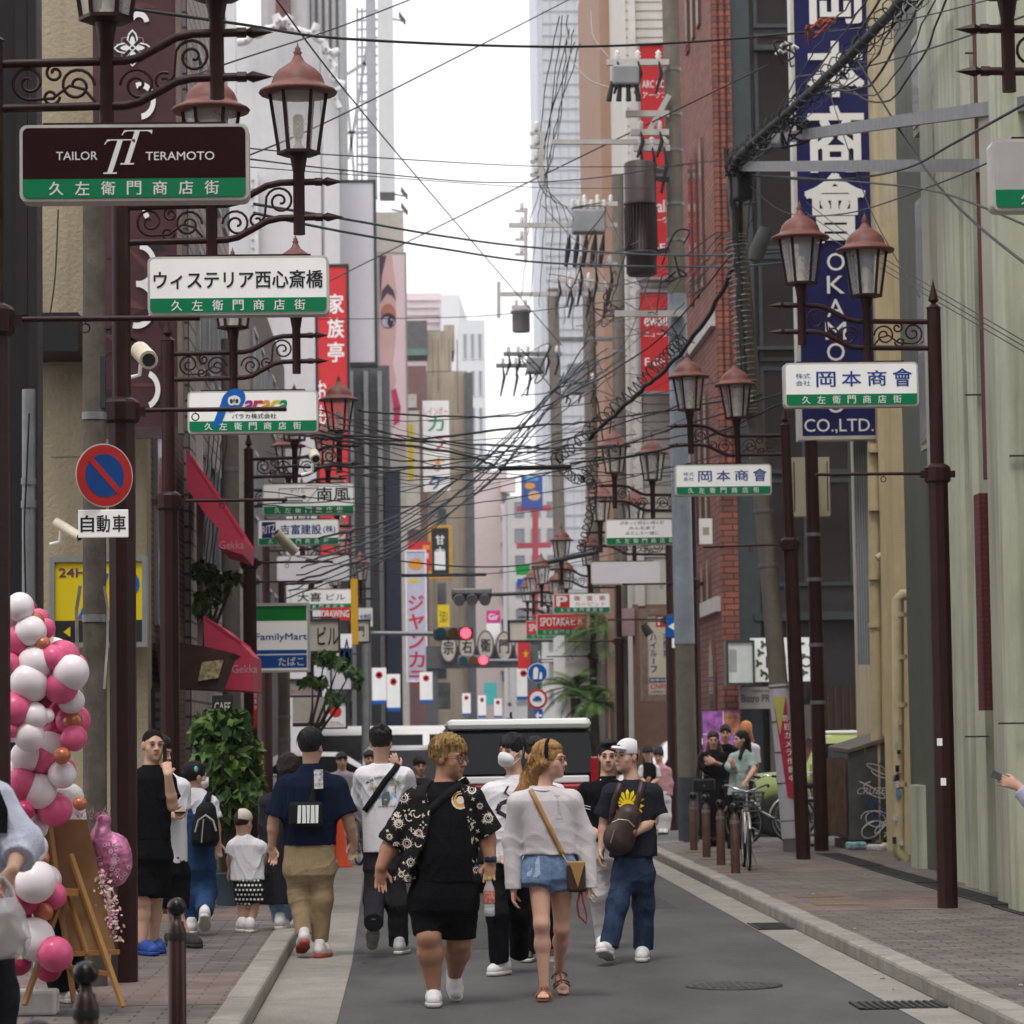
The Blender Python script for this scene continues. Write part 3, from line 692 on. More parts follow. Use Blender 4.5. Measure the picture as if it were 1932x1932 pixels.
# left row
t=street_sign('dark maroon tailor sign with a large monogram',(40,239,472,385),DW(432),cream=MAR)
def f(mb,p,w,h):
 mb.text('TAILOR',p(-.25,.09),w=w*.18,h=h*.11);mb.text('TERAMOTO',p(.20,.08),w=w*.30,h=h*.11)
put(t,'lettering',WHITE,f)
def f(mb,p,w,h):
 def T(u,v,s):
  def q(pts):mb.prism([(a*s,b*s)for a,b in pts],-.0015,0,p(u,v))
  q([(-.20,.46),(.56,.46),(.54,.34),(.50,.40),(.42,.43),(-.10,.43),(-.2,.40),(-.25,.32),(-.28,.32)])
  q([(.08,.43),(.22,.43),(-.06,-.44),(-.20,-.44)])
  q([(-.30,-.44),(.06,-.44),(.05,-.48),(-.31,-.48)])
 T(-.085,.08,.2);T(-.01,.2,.2)
put(t,'monogram',WHITE,f)
t=street_sign('white sign with long bold black katakana and kanji building name',(280,486,622,598),DW(342))
put(t,'lettering',BLACK,lambda mb,p,w,h:mb.text('ウィステリア西心斎橋',p(.0,.1),w=w*.93,h=h*.30,bold=.03))
t=street_sign('white sign with rainbow coloured parking company name',(355,739,601,819),DW(246))
def swoosh(mb,o,s,dy=0):
 def pr(pts):mb.prism([(a*s,b*s)for a,b in pts],-.0015,0,o)
 pr([(-.9,-.9),(-.5,-.9),(.05,.55),(-.33,.6)])
 oo=Vector(o)+Vector((.13*s,0,.38*s))
 for i in range(24):
  a,b=2*math.pi*i/24,2*math.pi*(i+1)/24
  mb.add([oo+Vector((math.cos(q)*r*s*1.0+.25*math.sin(q)*r*s,-.0026,math.sin(q)*r*s))for q,r in ((a,.56),(b,.56),(b,.25),(a,.25))],[(0,1,2,3)])
def paraca(t,p0,s,Yd=0.0):
 put(t,'logo_letter',M('logo_blue',(0,.12,.45)),lambda mb,p,w,h:swoosh(mb,p(*p0),s))
 def eyes(mb,p,w,h):
  for dx in (-.06,.2):mb.prism([(math.cos(a)*.17*s,math.sin(a)*.22*s)for a in np.linspace(0,6,14)],-.003,-.002,p(*p0)+Vector(((dx+.1)*s,0,.36*s)))
 put(t,'logo_eyes',WHITE,eyes)
 def pup(mb,p,w,h):
  for dx in (-.06,.2):mb.prism([(math.cos(a)*.075*s,math.sin(a)*.11*s)for a in np.linspace(0,6,10)],-.005,-.004,p(*p0)+Vector(((dx+.1)*s,0,.34*s)))
 put(t,'logo_pupils',BLACK,pup)
paraca(t,(-.17,.09),.2)
for k,(ch,col)in enumerate(zip('araca',((.25,.03,.25),(.55,.03,.06),(.7,.28,.02),(.65,.5,.02),(.0,.25,.1)))):
 put(t,'logo_letter',M('logo_colour_'+'abcde'[k],col),lambda mb,p,w,h:mb.text(ch,p(-.03+.066*k,.14),h=h*.25,w=w*.06,bold=.05,shear=.25))
put(t,'lettering',BLACK,lambda mb,p,w,h:mb.text('パラカ株式会社',p(.01,-.1),w=w*.34,h=h*.12,bold=.02))
t=street_sign('white grill restaurant sign with a fork and spoon drawing',(496,913,669,973),DW(173))
def f(mb,p,w,h):
 mb.text('南風',p(.27,.16),w=w*.36,h=h*.42,bold=.02);mb.text('グリル',p(-.12,.26),w=w*.17,h=h*.12)
 mb.bar(p(-.32,.34),p(-.32,-.1),.006);mb.bar(p(-.32,.34),p(.11,.36),.006);mb.bar(p(-.02,-.1),p(.11,.36),.006)
 for v in (.07,-.04):mb.bar(p(-.26,v),p(-.06,v),.012)
 for u,v in ((-.05,.08),(-.27,-.04)):mb.prism([(math.cos(a)*.035,math.sin(a)*.026)for a in np.linspace(0,6,12)],-.002,0,p(u,v))
put(t,'lettering',BLACK,f)
t=street_sign('white construction company sign with blue letters and slanted blue badge',(487,981,640,1030),DW(153))
put(t,'badge',NAVY,lambda mb,p,w,h:mb.box(p(-.45,0).x,p(-.28,0).x,p(0,0).y-.001,p(0,0).y,p(0,-.2).z,p(0,.42).z))
put(t,'badge_lettering',WHITE,lambda mb,p,w,h:mb.text('RITZ',p(-.365,.14,.002),w=w*.16,h=h*.3,RV=Vector((1,0,.2)),bold=.01))
put(t,'lettering',INKB,lambda mb,p,w,h:(mb.text('吉富建設',p(.03,.12),w=w*.5,h=h*.38,bold=.03),mb.text('(株)',p(.38,.11),w=w*.15,h=h*.3,bold=.02)))
BLANK=M('sign_blank',(.56,.54,.57),rough=.4,var=.04)
t=street_sign('blank pale sign above the convenience store board',(523,1049,659,1097),DW(136),cream=BLANK,band=None)
t=street_sign('white sign with black brush lettered building name and green band',(548,1112,664,1151),DW(116))
put(t,'lettering',BLACK,lambda mb,p,w,h:(mb.text('大喜',p(-.19,.12),w=w*.38,h=h*.42,bold=.03),mb.text('ビル',p(.24,.12),w=w*.3,h=h*.3,bold=.01)))
# right row
def okamoto(t):
 put(t,'lettering',INKB,lambda mb,p,w,h:([mb.text(ch,p(-.19+.19*k,.12+.01*k),w=w*.14,h=h*(.34 if k<3 else .4),bold=.02)for k,ch in enumerate('岡本商會')],mb.text('株式',p(-.36,.2),w=w*.11,h=h*.12),mb.text('会社',p(-.36,.04),w=w*.11,h=h*.12)))
okamoto(street_sign('white sign with blue kanji company name in front of the pale green building',(1475,685,1733,770),DW(256)))
okamoto(street_sign('white sign with blue kanji company name partly hidden by the concrete pole',(1272,877,1455,936),DW(183)))
t=street_sign('white sign with three lines of handwritten verse',(1142,980,1289,1029),DW(148))
def f(mb,p,w,h):
 for k,(s,ww)in enumerate((('ぱあっと明るい輝く町',.56),('みんな来て',.34),('あたしも一緒に',.42))):mb.text(s,p(-.03+.0*k,.36-.2*k),w=w*ww,h=h*.14,shear=.2)
 for k,ch in enumerate('聖光言'):mb.text(ch,p(.37,.38-.2*k),w=w*.06,h=h*.17)
put(t,'lettering',M('ink_slate',(.02,.03,.09)),f)
t=street_sign('blank pale sign in front of the clapboard wall',(1115,1060,1246,1103),DW(131),cream=BLANK,band=None)
t=street_sign('white parking sign with red square and red lettering',(1043,1120,1151,1157),DW(108))
put(t,'parking_square',RED,lambda mb,p,w,h:mb.box(p(-.48,0).x,p(-.21,0).x,p(0,0).y-.001,p(0,0).y,p(0,-.21).z,p(0,.45).z))
put(t,'parking_letter',WHITE,lambda mb,p,w,h:mb.text('P',p(-.345,.12,.002),w=w*.17,h=h*.5,bold=.06))
put(t,'lettering',INKR,lambda mb,p,w,h:([mb.text(ch,p(-.08+.22*k,.26),w=w*.1,h=h*.24,bold=.02)for k,ch in enumerate('御堂筋')],mb.text('カーピット',p(.15,-.05),w=w*.53,h=h*.2,bold=.0)))
for lab,rc,wd in (('red building sign with white letters, in front of its twin',(1012,1158,1108,1199),96),('red building sign mostly hidden behind an identical red sign',(992,1171,1079,1206),87)):
 t=street_sign(lab,rc,DW(wd),cream=RED,bandmat=M('band_pale',(.45,.6,.5)))
 put(t,'lettering',WHITE,lambda mb,p,w,h:(mb.text('SPOTAKA',p(-.14,.13),w=w*.58,h=h*.38,bold=.02),mb.text('ビル',p(.3,.13),w=w*.24,h=h*.32,bold=.03)))
t=street_sign('grey blank sign with green band cut by the right edge',(1862,264,2277,402),DW(415),cream=M('sign_dirty',(.45,.44,.42),var=.08,streak=.1))
# --------- people: one distance field per body and per garment, meshed
class Sdf:
 def __init__(s,pts,pad=.2,h=.006):
  p=np.array([tuple(q)for q in pts]);s.lo=p.min(0)-pad;hi=p.max(0)+pad;s.h=h
  s.n=np.ceil((hi-s.lo)/h).astype(int)+1
  s.A=np.full(s.n,.09,np.float32)
  s.g=[(s.lo[i]+h*np.arange(s.n[i])).astype(np.float32)for i in range(3)]
 def reg(s,lo,hi):
  i0=np.clip(np.floor((np.array(lo)-s.lo)/s.h).astype(int),0,s.n-1);i1=np.clip(np.ceil((np.array(hi)-s.lo)/s.h).astype(int)+1,1,s.n)
  i1=np.maximum(i1,i0+1)
  sl=tuple(slice(a,b)for a,b in zip(i0,i1))
  return sl,s.g[0][sl[0]][:,None,None],s.g[1][sl[1]][None,:,None],s.g[2][sl[2]][None,None,:]
 def comb(s,sl,d,k,sub=False):
  a=s.A[sl]
  if sub:
   h=np.maximum(k-np.abs(a+d),0)/k;s.A[sl]=np.maximum(a,-d)+h*h*k*.25
  else:
   h=np.maximum(k-np.abs(a-d),0)/k;s.A[sl]=np.minimum(a,d)-h*h*k*.25
 def cone(s,a,b,ra,rb,k=.02,cap=False,sub=False):
  a,b=Vector(a),Vector(b);m=max(ra,rb)+k+.05
  sl,x,y,z=s.reg([min(a[i],b[i])-m for i in range(3)],[max(a[i],b[i])+m for i in range(3)])
  d=b-a;L2=max(d.length_squared,1e-9)
  x,y,z=x-a.x,y-a.y,z-a.z
  t=(x*d.x+y*d.y+z*d.z)/L2;tc=np.clip(t,0,1)
  q=np.sqrt((x-tc*d.x)**2+(y-tc*d.y)**2+(z-tc*d.z)**2)-(ra+(rb-ra)*tc)
  if cap:
   L=math.sqrt(L2);tu=np.clip(t,0,2)
   q2=np.sqrt((x-tu*d.x)**2+(y-tu*d.y)**2+(z-tu*d.z)**2)-(ra+(rb-ra)*tu)
   q=np.maximum(q2,(t-1)*L)
  s.comb(sl,q,k,sub);return s
 def chain(s,pts,rs,k=.02,cap=False):
  for i in range(len(pts)-1):s.cone(pts[i],pts[i+1],rs[i],rs[i+1],k,cap and i==len(pts)-2)
  return s
 def ell(s,c,r,B=None,k=.015,sub=False):
  """ellipsoid; B = (side, forward, up) axes"""
  m=max(r)+k+.04;sl,x,y,z=s.reg([c[i]-m for i in range(3)],[c[i]+m for i in range(3)])
  x,y,z=x-c[0],y-c[1],z-c[2]
  if B:x,y,z=[x*v[0]+y*v[1]+z*v[2]for v in B]
  q=np.sqrt((x/r[0])**2+(y/r[1])**2+(z/r[2])**2)
  g=np.sqrt((x/r[0]**2)**2+(y/r[1]**2)**2+(z/r[2]**2)**2)+1e-6
  s.comb(sl,np.where(q>.3,q*(q-1)/g,-min(r)*.7).astype(np.float32),k,sub);return s
 def loft(s,lv,k=.03,p=2.3,sub=False):
  """levels (z, cx, cy, rx, ry)"""
  lv=sorted(lv);z_,cx,cy,rx,ry=[np.array(c)for c in zip(*lv)]
  m=max(rx.max(),ry.max())+k+.05
  sl,x,y,z=s.reg([cx.min()-m,cy.min()-m,z_[0]-k-.05],[cx.max()+m,cy.max()+m,z_[-1]+k+.05])
  zz=z.ravel();I=lambda a:np.interp(zz,z_,a)[None,None,:].astype(np.float32)
  RX,RY=I(rx),I(ry)
  q=((np.abs(x-I(cx))/RX)**p+(np.abs(y-I(cy))/RY)**p)**(1/p)
  d=(q-1)*np.minimum(RX,RY);d=np.maximum(d,np.maximum(z-z_[-1],z_[0]-z))
  s.comb(sl,d.astype(np.float32),k,sub);return s
 def plane(s,c,n):
  """cut away everything on the side n points to"""
  x,y,z=s.g[0][:,None,None],s.g[1][None,:,None],s.g[2][None,None,:]
  s.A=np.maximum(s.A,(x-c[0])*n[0]+(y-c[1])*n[1]+(z-c[2])*n[2]).astype(np.float32);return s
 def ripple(s,amp,f=(42,66,95),seed=0,aniso=1.0):
  r=np.random.RandomState(seed);x,y,z=s.g[0][:,None,None],s.g[1][None,:,None],s.g[2][None,None,:]
  w=np.sin(z*f[0]*.33+r.rand()*6)*.9+np.sin(x*f[0]*.4+y*9+r.rand()*6)*.8
  v=0
  for i in range(4):
   a=r.uniform(-1,1,3);a[2]*=aniso;a/=np.linalg.norm(a);q=f[i%3]*.62
   ph=q*(a[0]*x+a[1]*y+a[2]*z)+w+r.rand()*6
   b=r.uniform(-9,9,3);gate=np.clip(.5+.9*np.sin(b[0]*x+b[1]*y+b[2]*z*1.4+r.rand()*6),0,1)
   v=v+gate*((1-np.abs(np.sin(ph)))**2.2-.3)
  s.A=(s.A-amp*1.5*v).astype(np.float32);return s
 def mesh(s):
  if not hasattr(s,'_m'):
   g=openvdb.FloatGrid(.09);g.copyFromArray(np.ascontiguousarray(s.A))
   p,q=g.convertToQuads(0.0)
   s._m=(p*s.h+s.lo,q[:,::-1])
  return s._m
 def bvh(s):
  if not hasattr(s,'_b'):
   p,q=s.mesh();s._b=BVHTree.FromPolygons(p.tolist(),q.tolist())
  return s._b
 def build(s,name,mat,parent,label=None):
  p,q=s.mesh()
  me=bpy.data.meshes.new(name);off=np.array(parent['_loc'])
  p=p-off;nq=len(q)
  me.vertices.add(len(p));me.vertices.foreach_set('co',p.astype(np.float32).ravel())
  me.loops.add(nq*4);me.loops.foreach_set('vertex_index',q.astype(np.int32).ravel())
  me.polygons.add(nq);me.polygons.foreach_set('loop_start',np.arange(0,nq*4,4,dtype=np.int32))
  me.polygons.foreach_set('loop_total',np.full(nq,4,np.int32))
  me.update(calc_edges=True);me.polygons.foreach_set('use_smooth',np.ones(nq,bool));me.validate()
  bm=bmesh.new();bm.from_mesh(me)
  for _ in range(2):bmesh.ops.smooth_vert(bm,verts=bm.verts,factor=.5,use_axis_x=True,use_axis_y=True,use_axis_z=True)
  if _flip[0]is None:
   _flip[0]=bm.calc_volume(signed=True)<0
  if _flip[0]:bmesh.ops.reverse_faces(bm,faces=bm.faces)
  bm.to_mesh(me);bm.free()
  me.materials.append(mat)
  o=bpy.data.objects.new(name,me);C.objects.link(o);o.parent=parent
  if label:o['label']=label
  return o
_flip=[None]
def hit(bvh,x,z,y0=-3,Y=None):
 r=bvh.ray_cast(Vector((x,Y-2,z)),Vector((0,1,0)),5)
 return r[0]
def cloth(name,col,**k):
 d=dict(rough=.95,var=.12,vs=14,bump=.3,bs=90,spec=.06);d.update(k);return M(name,col,**d)
SKIN={'a':M('skin_tan',(.46,.25,.165),rough=.55,var=.07,vs=18,sss=.12,bump=.05,bs=220),'b':M('skin_pale',(.58,.34,.25),rough=.5,var=.06,vs=18,sss=.15),'c':M('skin_light',(.54,.33,.235),rough=.55,var=.06,vs=18,sss=.12),'d':M('skin_brown',(.36,.185,.115),rough=.55,var=.08,vs=16,sss=.1)}
HAIRB=M('hair_black',(.009,.0075,.0075),rough=.5,spec=.3,var=.5,vs=60,scl=(4,4,.6),bump=.5,bs=120)
HAIRD=M('hair_dark_brown',(.022,.013,.009),rough=.5,spec=.3,var=.5,vs=50,scl=(4,4,.6),bump=.5,bs=110)
EYEW,LIPM,EYEB=M('eye_white',(.42,.38,.35),rough=.3,var=.02),M('lips',(.38,.14,.12),rough=.4,var=.05),M('iris_dark',(.012,.009,.008),rough=.2)
LENS=M('spectacle_lens',(.8,.8,.8),rough=.05,alpha=.12,var=0)
class Head:
 def __init__(s,c,yaw=0,pitch=0,size=1.0,tilt=0):
  s.c=Vector(c);s.k=size*1.02;y,p=R(yaw),R(pitch)
  f=Vector((math.sin(y)*math.cos(p),-math.cos(y)*math.cos(p),math.sin(p)));r=Vector((math.cos(y),math.sin(y),0));u=f.cross(r)*-1
  u=r.cross(f);u=u if u.z>0 else -u
  if tilt:m=Matrix.Rotation(R(tilt),3,f);r,u=m@r,m@u
  s.B=(r,f,u)
 def __call__(s,a,b,c):return s.c+(s.B[0]*a+s.B[1]*b+s.B[2]*c)*s.k
 def r(s,*v):return [x*s.k for x in v]
 def flesh(s,S,neck,female=False):
  k=s.k;E=lambda c,r,kk=.015,sub=False:S.ell(s(*c),s.r(*r),s.B,kk*k,sub)
  E((0,-.012,.03),(.074,.093,.084));E((0,.026,-.03),(.062,.060,.084),.03)
  E((0,.038,-.074),(.043 if female else .048,.043,.036),.03);E((0,.072,-.1),(.016,.014,.014),.02)
  S.cone(s(-.036,.077,.023),s(.036,.077,.023),.011*k,.011*k,.02*k)
  S.cone(s(-.045,.058,-.028),s(-.03,.06,-.05),.016*k,.012*k,.03*k);S.cone(s(.045,.058,-.028),s(.03,.06,-.05),.016*k,.012*k,.03*k)
  for q in (-1,1):
   E((q*.032,.096,.002),(.017,.014,.010),.012,True);E((q*.078,-.006,-.006),(.010,.019,.031),.012)
  S.cone(s(0,.088,.008),s(0,.108,-.03),.007*k,.0115*k,.012*k)
  for q in (-1,1):E((q*.013,.095,-.034),(.009,.010,.008),.01)
  E((0,.088,-.055),(.022,.010,.005),.008);E((0,.087,-.066),(.019,.010,.006),.008)
  S.cone(s(0,-.022,-.05),neck,.053*k if not female else .046*k,.058*k if not female else .049*k,.035)
 def face(s,T,brow=True,lip=LIPM,mouth=0,white=True,browm=None):
  k=s.k
  for q in (-1,1):
   a_=s.B;ro=Matrix((a_[0],a_[1],a_[2])).transposed()
   mb=MB();mb.ball(s(q*.031,.0835,.002),s.r(.0135,.0075,.0052),12,8,ro);mb.mat(1);mb.ball(s(q*.030,.0885,.0025),.0056*k,10,6)
   mb.mat(1);mb.tube([s(q*.017,.0915,.003),s(q*.025,.094,.0075),s(q*.038,.0895,.0065),s(q*.046,.082,.001)],.0021*k,5)
   mb.build('eye',[EYEW,EYEB],T)
   if brow:
    mb=MB();mb.tube([s(q*.014,.097,.022),s(q*.028,.094,.028),s(q*.048,.079,.025)],[.0028*k,.0036*k,.0018*k],6);mb.build('eyebrow',browm or HAIRB,T)
  mb=MB()
  a=s.B;rot=Matrix((a[0],a[1],a[2])).transposed()
  mb.ball(s(0,.0895,-.0555),s.r(.0225,.0085,.005),12,6,rot);mb.ball(s(0,.089,-.0645),s.r(.019,.0085,.006),12,6,rot)
  mb.build('lips',lip,T)
  if mouth:
   mb=MB();mb.ball(s(0,.0935,-.060),s.r(.020,.006,.0048),12,6,rot);mb.build('teeth',M('teeth',(.7,.66,.6),rough=.3),T)
 def glasses(s,T,m,rnd_=.023):
  k=s.k;mb=MB()
  for q in (-1,1):
   mb.tube([s(q*.034+rnd_*1.05*math.cos(a),.102-abs(q*.034+rnd_*math.cos(a))*.12,.0+rnd_*math.sin(a))for a in np.linspace(0,2*math.pi,15)[:-1]],.0022*k,5,closed=True)
   mb.tube([s(q*.058,.094,.004),s(q*.079,.02,.006),s(q*.08,-.01,.002)],.002*k,5)
  mb.tube([s(-.011,.101,.004),s(0,.106,.006),s(.011,.101,.004)],.002*k,5)
  g=mb.build('spectacles',m,T)
  mb=MB()
  for q in (-1,1):mb.add([s(q*.034+rnd_*math.cos(a),.1015-abs(q*.034+rnd_*math.cos(a))*.12,rnd_*math.sin(a))for a in np.linspace(0,6.0,14)],[list(range(14))])
  mb.build('lens',LENS,T).parent=g
 def mask(s,T,m):
  S=Sdf([s(-.08,0,-.12),s(.08,.13,.03)],.03,.004);S.ell(s(0,.048,-.052),s.r(.068,.078,.058),s.B);S.ell(s(0,.112,-.03),s.r(.02,.016,.03),s.B,.03)
  S.plane(s(0,.025,0),-s.B[1]);S.plane(s(0,0,-.002),s.B[2]);S.build('face_mask',m,T)
  mb=MB()
  for q in (-1,1):mb.tube([s(q*.064,.06,-.03),s(q*.078,.0,.01)],.0025*s.k,4);mb.tube([s(q*.06,.06,-.085),s(q*.08,-.01,-.03)],.0025*s.k,4)
  mb.build('mask_loop',m,T)
 def hair(s,T,m,style='short',extra=(),seed=1,vol=1.0,line=.06,h=.0045,nape=-.06,amp=.004):
  pts=[s(-.11,-.13,-.1),s(.11,.12,.16),s(0,0,0)]+[e[0]for e in extra]+[e[1]for e in extra]
  S=Sdf(pts,.06,h);v=vol
  S.ell(s(0,-.016,.036),s.r(.084*v,.104*v,.094*v),s.B)
  if style in ('fringe',):S.ell(s(0,.05,.055),s.r(.068,.055,.05),s.B,.02)
  if style=='quiff':S.ell(s(0,.03,.105),s.r(.06,.075,.03),s.B,.02)
  if style=='curly':
   r=random.Random(seed)
   for i in range(70):
    a,b=r.uniform(0,6.28),r.uniform(.0,1.25);q=(math.sin(b)*math.cos(a)*.086,-.012+math.sin(b)*math.sin(a)*.104,.036+math.cos(b)*.098)
    S.ell(s(*q),s.r(.02,.02,.02),s.B,.008)
  S.ell(s(0,.125,line-.11),s.r(.082,.082,.11),s.B,.012,True)
  S.plane(s(0,-.05,nape),(s.B[2]*-1+s.B[1]*.35).normalized())
  S.ell(s(-.1,.03,-.05),s.r(.05,.06,.055),s.B,.01,True);S.ell(s(.1,.03,-.05),s.r(.05,.06,.055),s.B,.01,True)
  for e in extra:S.cone(e[0],e[1],e[2],e[3],.025)
  q_=random.Random(seed*7+1);lo_=.3 if style=='long' else nape
  for i in range(0 if style in ('curly','buzz')else int(95*(.0065/max(h,.0045)))):
   a=q_.uniform(0,6.283);t0=q_.uniform(.1,1.0);fr=math.sin(a)
   t1=t0+q_.uniform(.35,.75);tmax=1.12+.1*(line/.06-1)*0 if fr>.45 else (1.5 if fr>-.25 else 1.85)
   if fr>.45:tmax=1.32-line*4.2
   t1=min(t1,tmax+q_.uniform(-.12,.12));t0=min(t0,t1-.25)
   g=lambda t,w:s(math.sin(t)*math.cos(a)*.085*v*w,-.016+math.sin(t)*math.sin(a)*.105*v*w,.036+math.cos(t)*.095*v*w)
   S.cone(g(t0,.99),g(t1,1.03),.0125*s.k,.0045*s.k,.006)
  S.ripple(amp*.7,(150,210,180),seed,.25)
  o=S.build('hair',m,T)
  if h<.006 and style not in ('buzz','rev'):
   mb=MB()
   for i in range(420):
    a=q_.uniform(0,6.283);t0=q_.uniform(.05,1.1);fr=math.sin(a);t1=min(t0+q_.uniform(.3,.8),(1.36-line*4.2)if fr>.45 else 1.6 if fr>-.25 else 1.9)+q_.uniform(-.06,.08);aa=a+q_.uniform(-.35,.35);w0=q_.uniform(1.0,1.09)
    pts=[]
    for u in (0,.4,.75,1):t=lerp(t0,t1,u);b=lerp(a,aa,u);w=lerp(1.0,w0+.02*q_.random(),u);pts.append(s(math.sin(t)*math.cos(b)*.0855*v*w,-.016+math.sin(t)*math.sin(b)*.1055*v*w,.036+math.cos(t)*.096*v*w))
    mb.tube(pts,[.0022*s.k,.0026*s.k,.002*s.k,.0008*s.k],3,False)
   for e in extra:
    for i in range(60):
     d=[Vector((q_.gauss(0,1),q_.gauss(0,1),q_.gauss(0,.4))).normalized()for _ in (0,1)];A_,B_=Vector(e[0]),Vector(e[1]);n_=(B_-A_).normalized();d=[(x-n_*x.dot(n_)).normalized()for x in d]
     mb.tube([A_+d[0]*e[2]*1.02,lerp(A_,B_,.5)+(d[0]+d[1]).normalized()*(e[2]+e[3])*.52,B_+d[1]*e[3]*1.1,B_+d[1]*e[3]*.9+n_*q_.uniform(.01,.05)],[.002,.003,.0022,.0008],3,False)
   mb.build('hair_strands',m,T).parent=o
  return o
 def cap(s,T,m,rev=False,brim=True):
  S=Sdf([s(-.12,-.14,-.05),s(.12,.22,.16)],.05,.0045);q=-1 if rev else 1
  S.ell(s(0,-.012,.05),s.r(.089,.107,.092),s.B);S.plane(s(0,0,.02),(s.B[2]*-1+s.B[1]*-.10*q).normalized())
  o=S.build('cap',m,T)
  if brim:
   S=Sdf([s(-.12,-.2,0),s(.12,.22,.12)],.04,.004)
   S.ell(s(0,.12*q-.01,.042),s.r(.074,.088,.030),s.B);S.ell(s(0,.11*q,.028),s.r(.085,.11,.03),s.B,.004,True);S.plane(s(0,.07*q,0),s.B[1]*-q)
   S.build('cap_brim',m,T)
  return o
def hand(S,wr,tip,v=(1,0,0),thumb=1,curl=.35,sc=1.0,fist=False,spread=1.0):
 wr,tip=Vector(wr),Vector(tip);u=(tip-wr).normalized();v=Vector(v);v=(v-u*v.dot(u)).normalized();n=u.cross(v)
 B=(v,u,n);k=sc
 S.ell(wr+u*.05*k,(.040*k,.055*k,.018*k),B,.02)
 L=(.066,.076,.070,.054)
 for i in range(4):
  o=(-1.5+i)*-thumb
  p=wr+u*(.088-.006*(i==3))*k+v*(o*.0195*k);a=curl*(1+.12*i);d=u;r=.0095*k
  d=(d+v*o*.05*spread).normalized()
  for j,f in enumerate((.45,.32,.23)):
   ang=a*(.5 if j==0 else 1.0)*(2.2 if fist else 1)
   d=(d*math.cos(ang)+n*math.sin(ang)).normalized()
   q=p+d*L[i]*f*k;S.cone(p,q,r,r*.92,.005);p=q;r*=.92
 p=wr+u*.03*k+v*thumb*.03*k;d=(u*.75+v*thumb*.6+n*.35).normalized()
 q=p+d*.045*k;S.cone(p,q,.0125*k,.0105*k,.012);d=(u*.95+v*thumb*.15+n*(.3+curl)).normalized();S.cone(q,q+d*.033*k,.0105*k,.0085*k,.005)
 return wr+u*.085*k+n*.02*k
def shoe(T,ank,toe,m,sole=None,w=.047,up=None,h=.0055,heel=.035,name='shoe',hi=.05):
 """shoe from below the ankle to the toe; the sole follows the foot's own tilt"""
 a,t=Vector(ank),Vector(toe);d=(t-a).normalized();u=Vector(up)if up else Vector((0,0,1));u=(u-d*u.dot(d)).normalized();v=d.cross(u)
 L=(t-a).length;S=Sdf([a-d*.08,t+d*.05],.1,h)
 S.cone(a-d*heel+u*.02,a+d*L*.45+u*.02,.040,.044,.03);S.cone(a+d*L*.4+u*.012,t-d*.035+u*.0,w,w*.86,.03)
 S.cone(a+u*.02,a+u*(hi+.02)-d*.01,.042,.043,.03)
 S.plane(a-u*.018,-u)
 o=S.build(name,m,T)
 if sole:
  S=Sdf([a-d*.08,t+d*.05],.08,h)
  S.cone(a-d*(heel+.004)-u*.02,a+d*L*.45-u*.02,.041,.046,.03);S.cone(a+d*L*.4-u*.02,t-d*.034-u*.02,w+.003,w*.88+.003,.03)
  S.plane(a-u*.012,u);S.plane(a-u*.04,-u);S.build('sole',sole,T).parent=o
 return o
def leg(S,hip,knee,ank,r=(.08,.054,.056,.036),k=.03,back=.018):
 hip,knee,ank=Vector(hip),Vector(knee),Vector(ank);c=lerp(knee,ank,.33)
 S.cone(hip,knee,r[0],r[1],k);S.cone(knee,c+Vector((0,back,0)),r[1]*.98,r[2],k);S.cone(c+Vector((0,back,0)),ank,r[2],r[3],k)
def strap(T,name,mat,bvh,pts,w,Y,out_=.008,th=.006,n=26):
 """ribbon over the front of a garment, through pixel points at depth Y"""
 W_=[P(x,y,Y)for x,y in pts];seg=[0]
 for i in range(len(W_)-1):seg.append(seg[-1]+(W_[i+1]-W_[i]).length)
 mb=MB();vs=[];last=None
 for i in range(n+1):
  L=seg[-1]*i/n;j=max(q for q in range(len(seg))if seg[q]<=L+1e-9);j=min(j,len(W_)-2)
  t=(L-seg[j])/max(1e-6,seg[j+1]-seg[j]);p=lerp(W_[j],W_[j+1],t);d=(W_[j+1]-W_[j]);e=Vector((-d.z,0,d.x)).normalized()*w/2
  ys=[]
  for q in (p+e,p,p-e):
   hpt=bvh.ray_cast(Vector((q.x,Y-2,q.z)),Vector((0,1,0)),3)[0];ys.append(hpt.y if hpt else None)
  yy=[y for y in ys if y is not None];y0=min(yy)if yy else (last if last is not None else p.y);last=y0
  for q in (p+e,p-e):vs+=[Vector((q.x,y0-out_,q.z)),Vector((q.x,y0-out_+th,q.z))]
 fs=[]
 for i in range(n):
  a,b=4*i,4*i+4;fs+=[(a,a+2,b+2,b),(a+1,b+1,b+3,a+3),(a,b,b+1,a+1),(a+2,a+3,b+3,b+2)]
 mb.add(vs,fs,True);return mb.build(name,mat,T)
